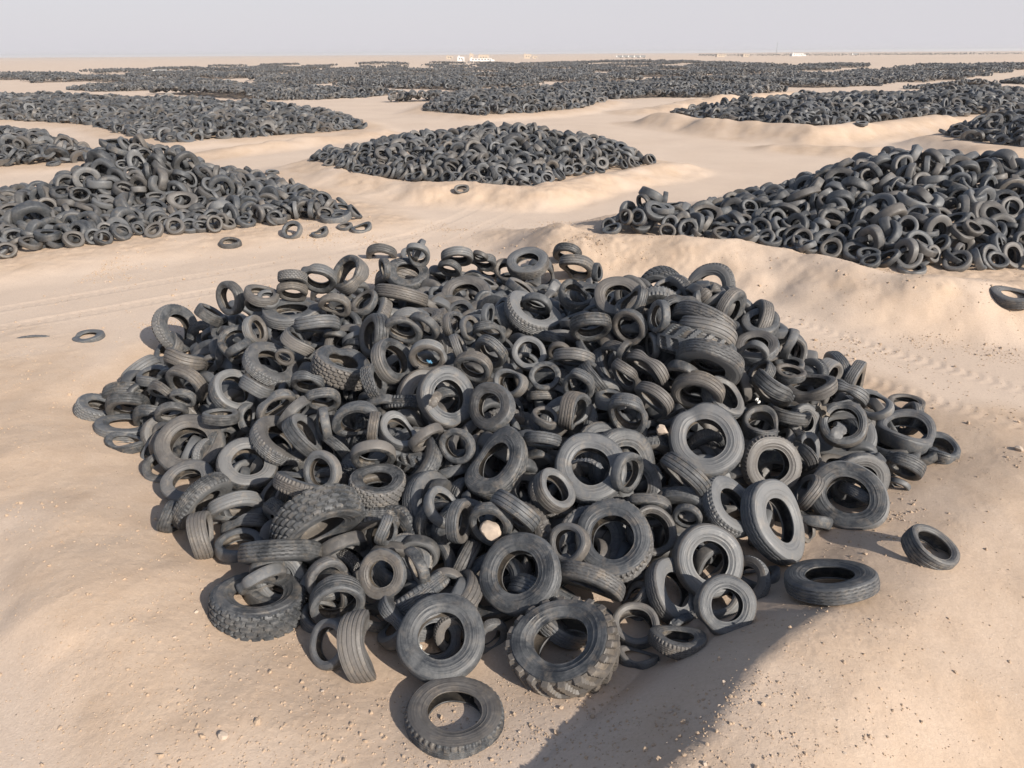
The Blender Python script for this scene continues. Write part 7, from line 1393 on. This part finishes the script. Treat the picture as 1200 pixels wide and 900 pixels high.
def lorry(x, y, lab):
    t = root_at('parked_lorry', x, y, 0, lab, 'lorry', 'lorries parked near the horizon')
    if y < 400: t.scale = (.6, .6, .6)
    solid('cab', [(-4.2, -2.4, -1.2, 1.2, .9, 3.0)], M_WHITE, t)
    solid('cargo_box', [(-2.1, 4.4, -1.25, 1.25, 1.1, 3.5)], M_STEEL, t)
    solid('windscreen', [(-4.24, -4.2, -1., 1., 1.9, 2.8)], M_DARKWIN, t)
    for wx in (-3.4, 1.6, 3.0):
        for s in (-1, 1):
            P, F = low_tyre('t', 14, 7); P = P[:, [0, 2, 1]]*.52
            o = link('wheel', mesh_from('wheel_mesh', P, F, M_TREAD), t); o.location = (wx, s*1.05, .52)
for i, lab in enumerate(['leftmost of the row of parked lorries near the horizon', 'second of the row of parked lorries from its left end', 'middle one of the row of parked lorries near the horizon', 'fourth of the row of parked lorries from its left end', 'rightmost of the row of parked lorries near the horizon']):
    lorry(px(716+6.2*i, 1080), 1080, lab)
lorry(px(966, 1180), 1180, 'pale lorry standing alone before the long dark line at the right horizon')
lorry(px(226, 300), 300, 'white lorry cab and box showing above the far left heaps')
t = root_at('radio_mast', px(885, 1150), 1160, 0, 'thin pale lattice mast rising over the white building near the horizon', 'mast')
solid('leg', [(-.5, -.35, -.5, -.35, 0, 19)], M_STEEL, t); solid('leg', [(.35, .5, -.5, -.35, 0, 19)], M_STEEL, t); solid('leg', [(-.07, .07, .35, .5, 0, 19)], M_STEEL, t)
solid('cross_brace', [(-.5, .5, -.48, -.38, 1.5*i+1, 1.5*i+1.12) for i in range(12)], M_STEEL, t)


# ---------------------------------------------------------------- air, sky, sun, camera
me = bpy.data.meshes.new('haze_mesh'); bm = bmesh.new()
bmesh.ops.create_cube(bm, size=1)
for v in bm.verts: v.co = Vector((v.co.x*15000, v.co.y*14000+3000, -9 if v.co.z < 0 else 16))
bm.to_mesh(me); bm.free()
hm_ = bpy.data.materials.new('desert_haze'); hm_.use_nodes = True; nt = hm_.node_tree
for n in list(nt.nodes):
    if n.type != 'OUTPUT_MATERIAL': nt.nodes.remove(n)
pv = nt.nodes.new('ShaderNodeVolumePrincipled'); pv.inputs['Density'].default_value = HAZE
pv.inputs['Color'].default_value = (1, .97, .95, 1); pv.inputs['Anisotropy'].default_value = .05
nt.links.new(pv.outputs[0], nt.nodes['Material Output'].inputs['Volume'])
me.materials.append(hm_)
tag(link('haze', me), 'thin dusty desert air paling the far heaps', 'haze', kind='stuff')

EL, AZ = R_(31), R_(135)            # sun behind the camera's right shoulder
w = bpy.data.worlds.new('World'); sc.world = w; w.use_nodes = True; nt = w.node_tree
bg = nt.nodes['Background']; sky = nt.nodes.new('ShaderNodeTexSky'); sky.sky_type = 'NISHITA'
sky.sun_disc = False; sky.sun_elevation = EL; sky.sun_rotation = AZ
sky.air_density = 1.0; sky.dust_density = 1.5; sky.ozone_density = 1.0; sky.altitude = 20
# dust veil: the lowest sky is a pale mauve grey, clearing upwards
g_ = nt.nodes.new('ShaderNodeTexCoord'); sz = nt.nodes.new('ShaderNodeSeparateXYZ'); nt.links.new(g_.outputs['Generated'], sz.inputs[0])
veil = ramp(nt, sz.outputs[2], [(0, (.95,)*3), (.10, (.88,)*3), (.24, (.25,)*3), (.9, (0,)*3)])
nt.links.new(mix(nt, veil, sky.outputs[0], VEIL), bg.inputs[0])
bg.inputs[1].default_value = SKY
sl_ = bpy.data.lights.new('sun', 'SUN'); sl_.energy = SUN; sl_.angle = R_(.53); sl_.color = (1, .93, .84)
so = link('sun', sl_)
sv = Vector((math.cos(EL)*math.sin(AZ), math.cos(EL)*math.cos(AZ), math.sin(EL)))
so.rotation_euler = sv.to_track_quat('Z', 'Y').to_euler(); so.location = (30, -30, 40)
cam = bpy.data.cameras.new('camera'); co = link('camera', cam)
cam.sensor_width = 36; cam.lens = 36*820/1200; cam.clip_start = .1; cam.clip_end = 30000
co.location = (0, 0, 6.5)
co.rotation_euler = (Matrix.Rotation(R_(90-25.3), 3, 'X') @ Matrix.Rotation(R_(ROLL_SIGN*.4), 3, 'Z')).to_euler()
sc.camera = co
sc.view_settings.view_transform = 'Standard'; sc.view_settings.look = 'None'
sc.view_settings.exposure = EXPO; sc.view_settings.gamma = 1
sc.cycles.max_bounces = 6; sc.cycles.diffuse_bounces = 3; sc.cycles.glossy_bounces = 2; sc.cycles.volume_bounces = 0
sc.cycles.use_denoising = True
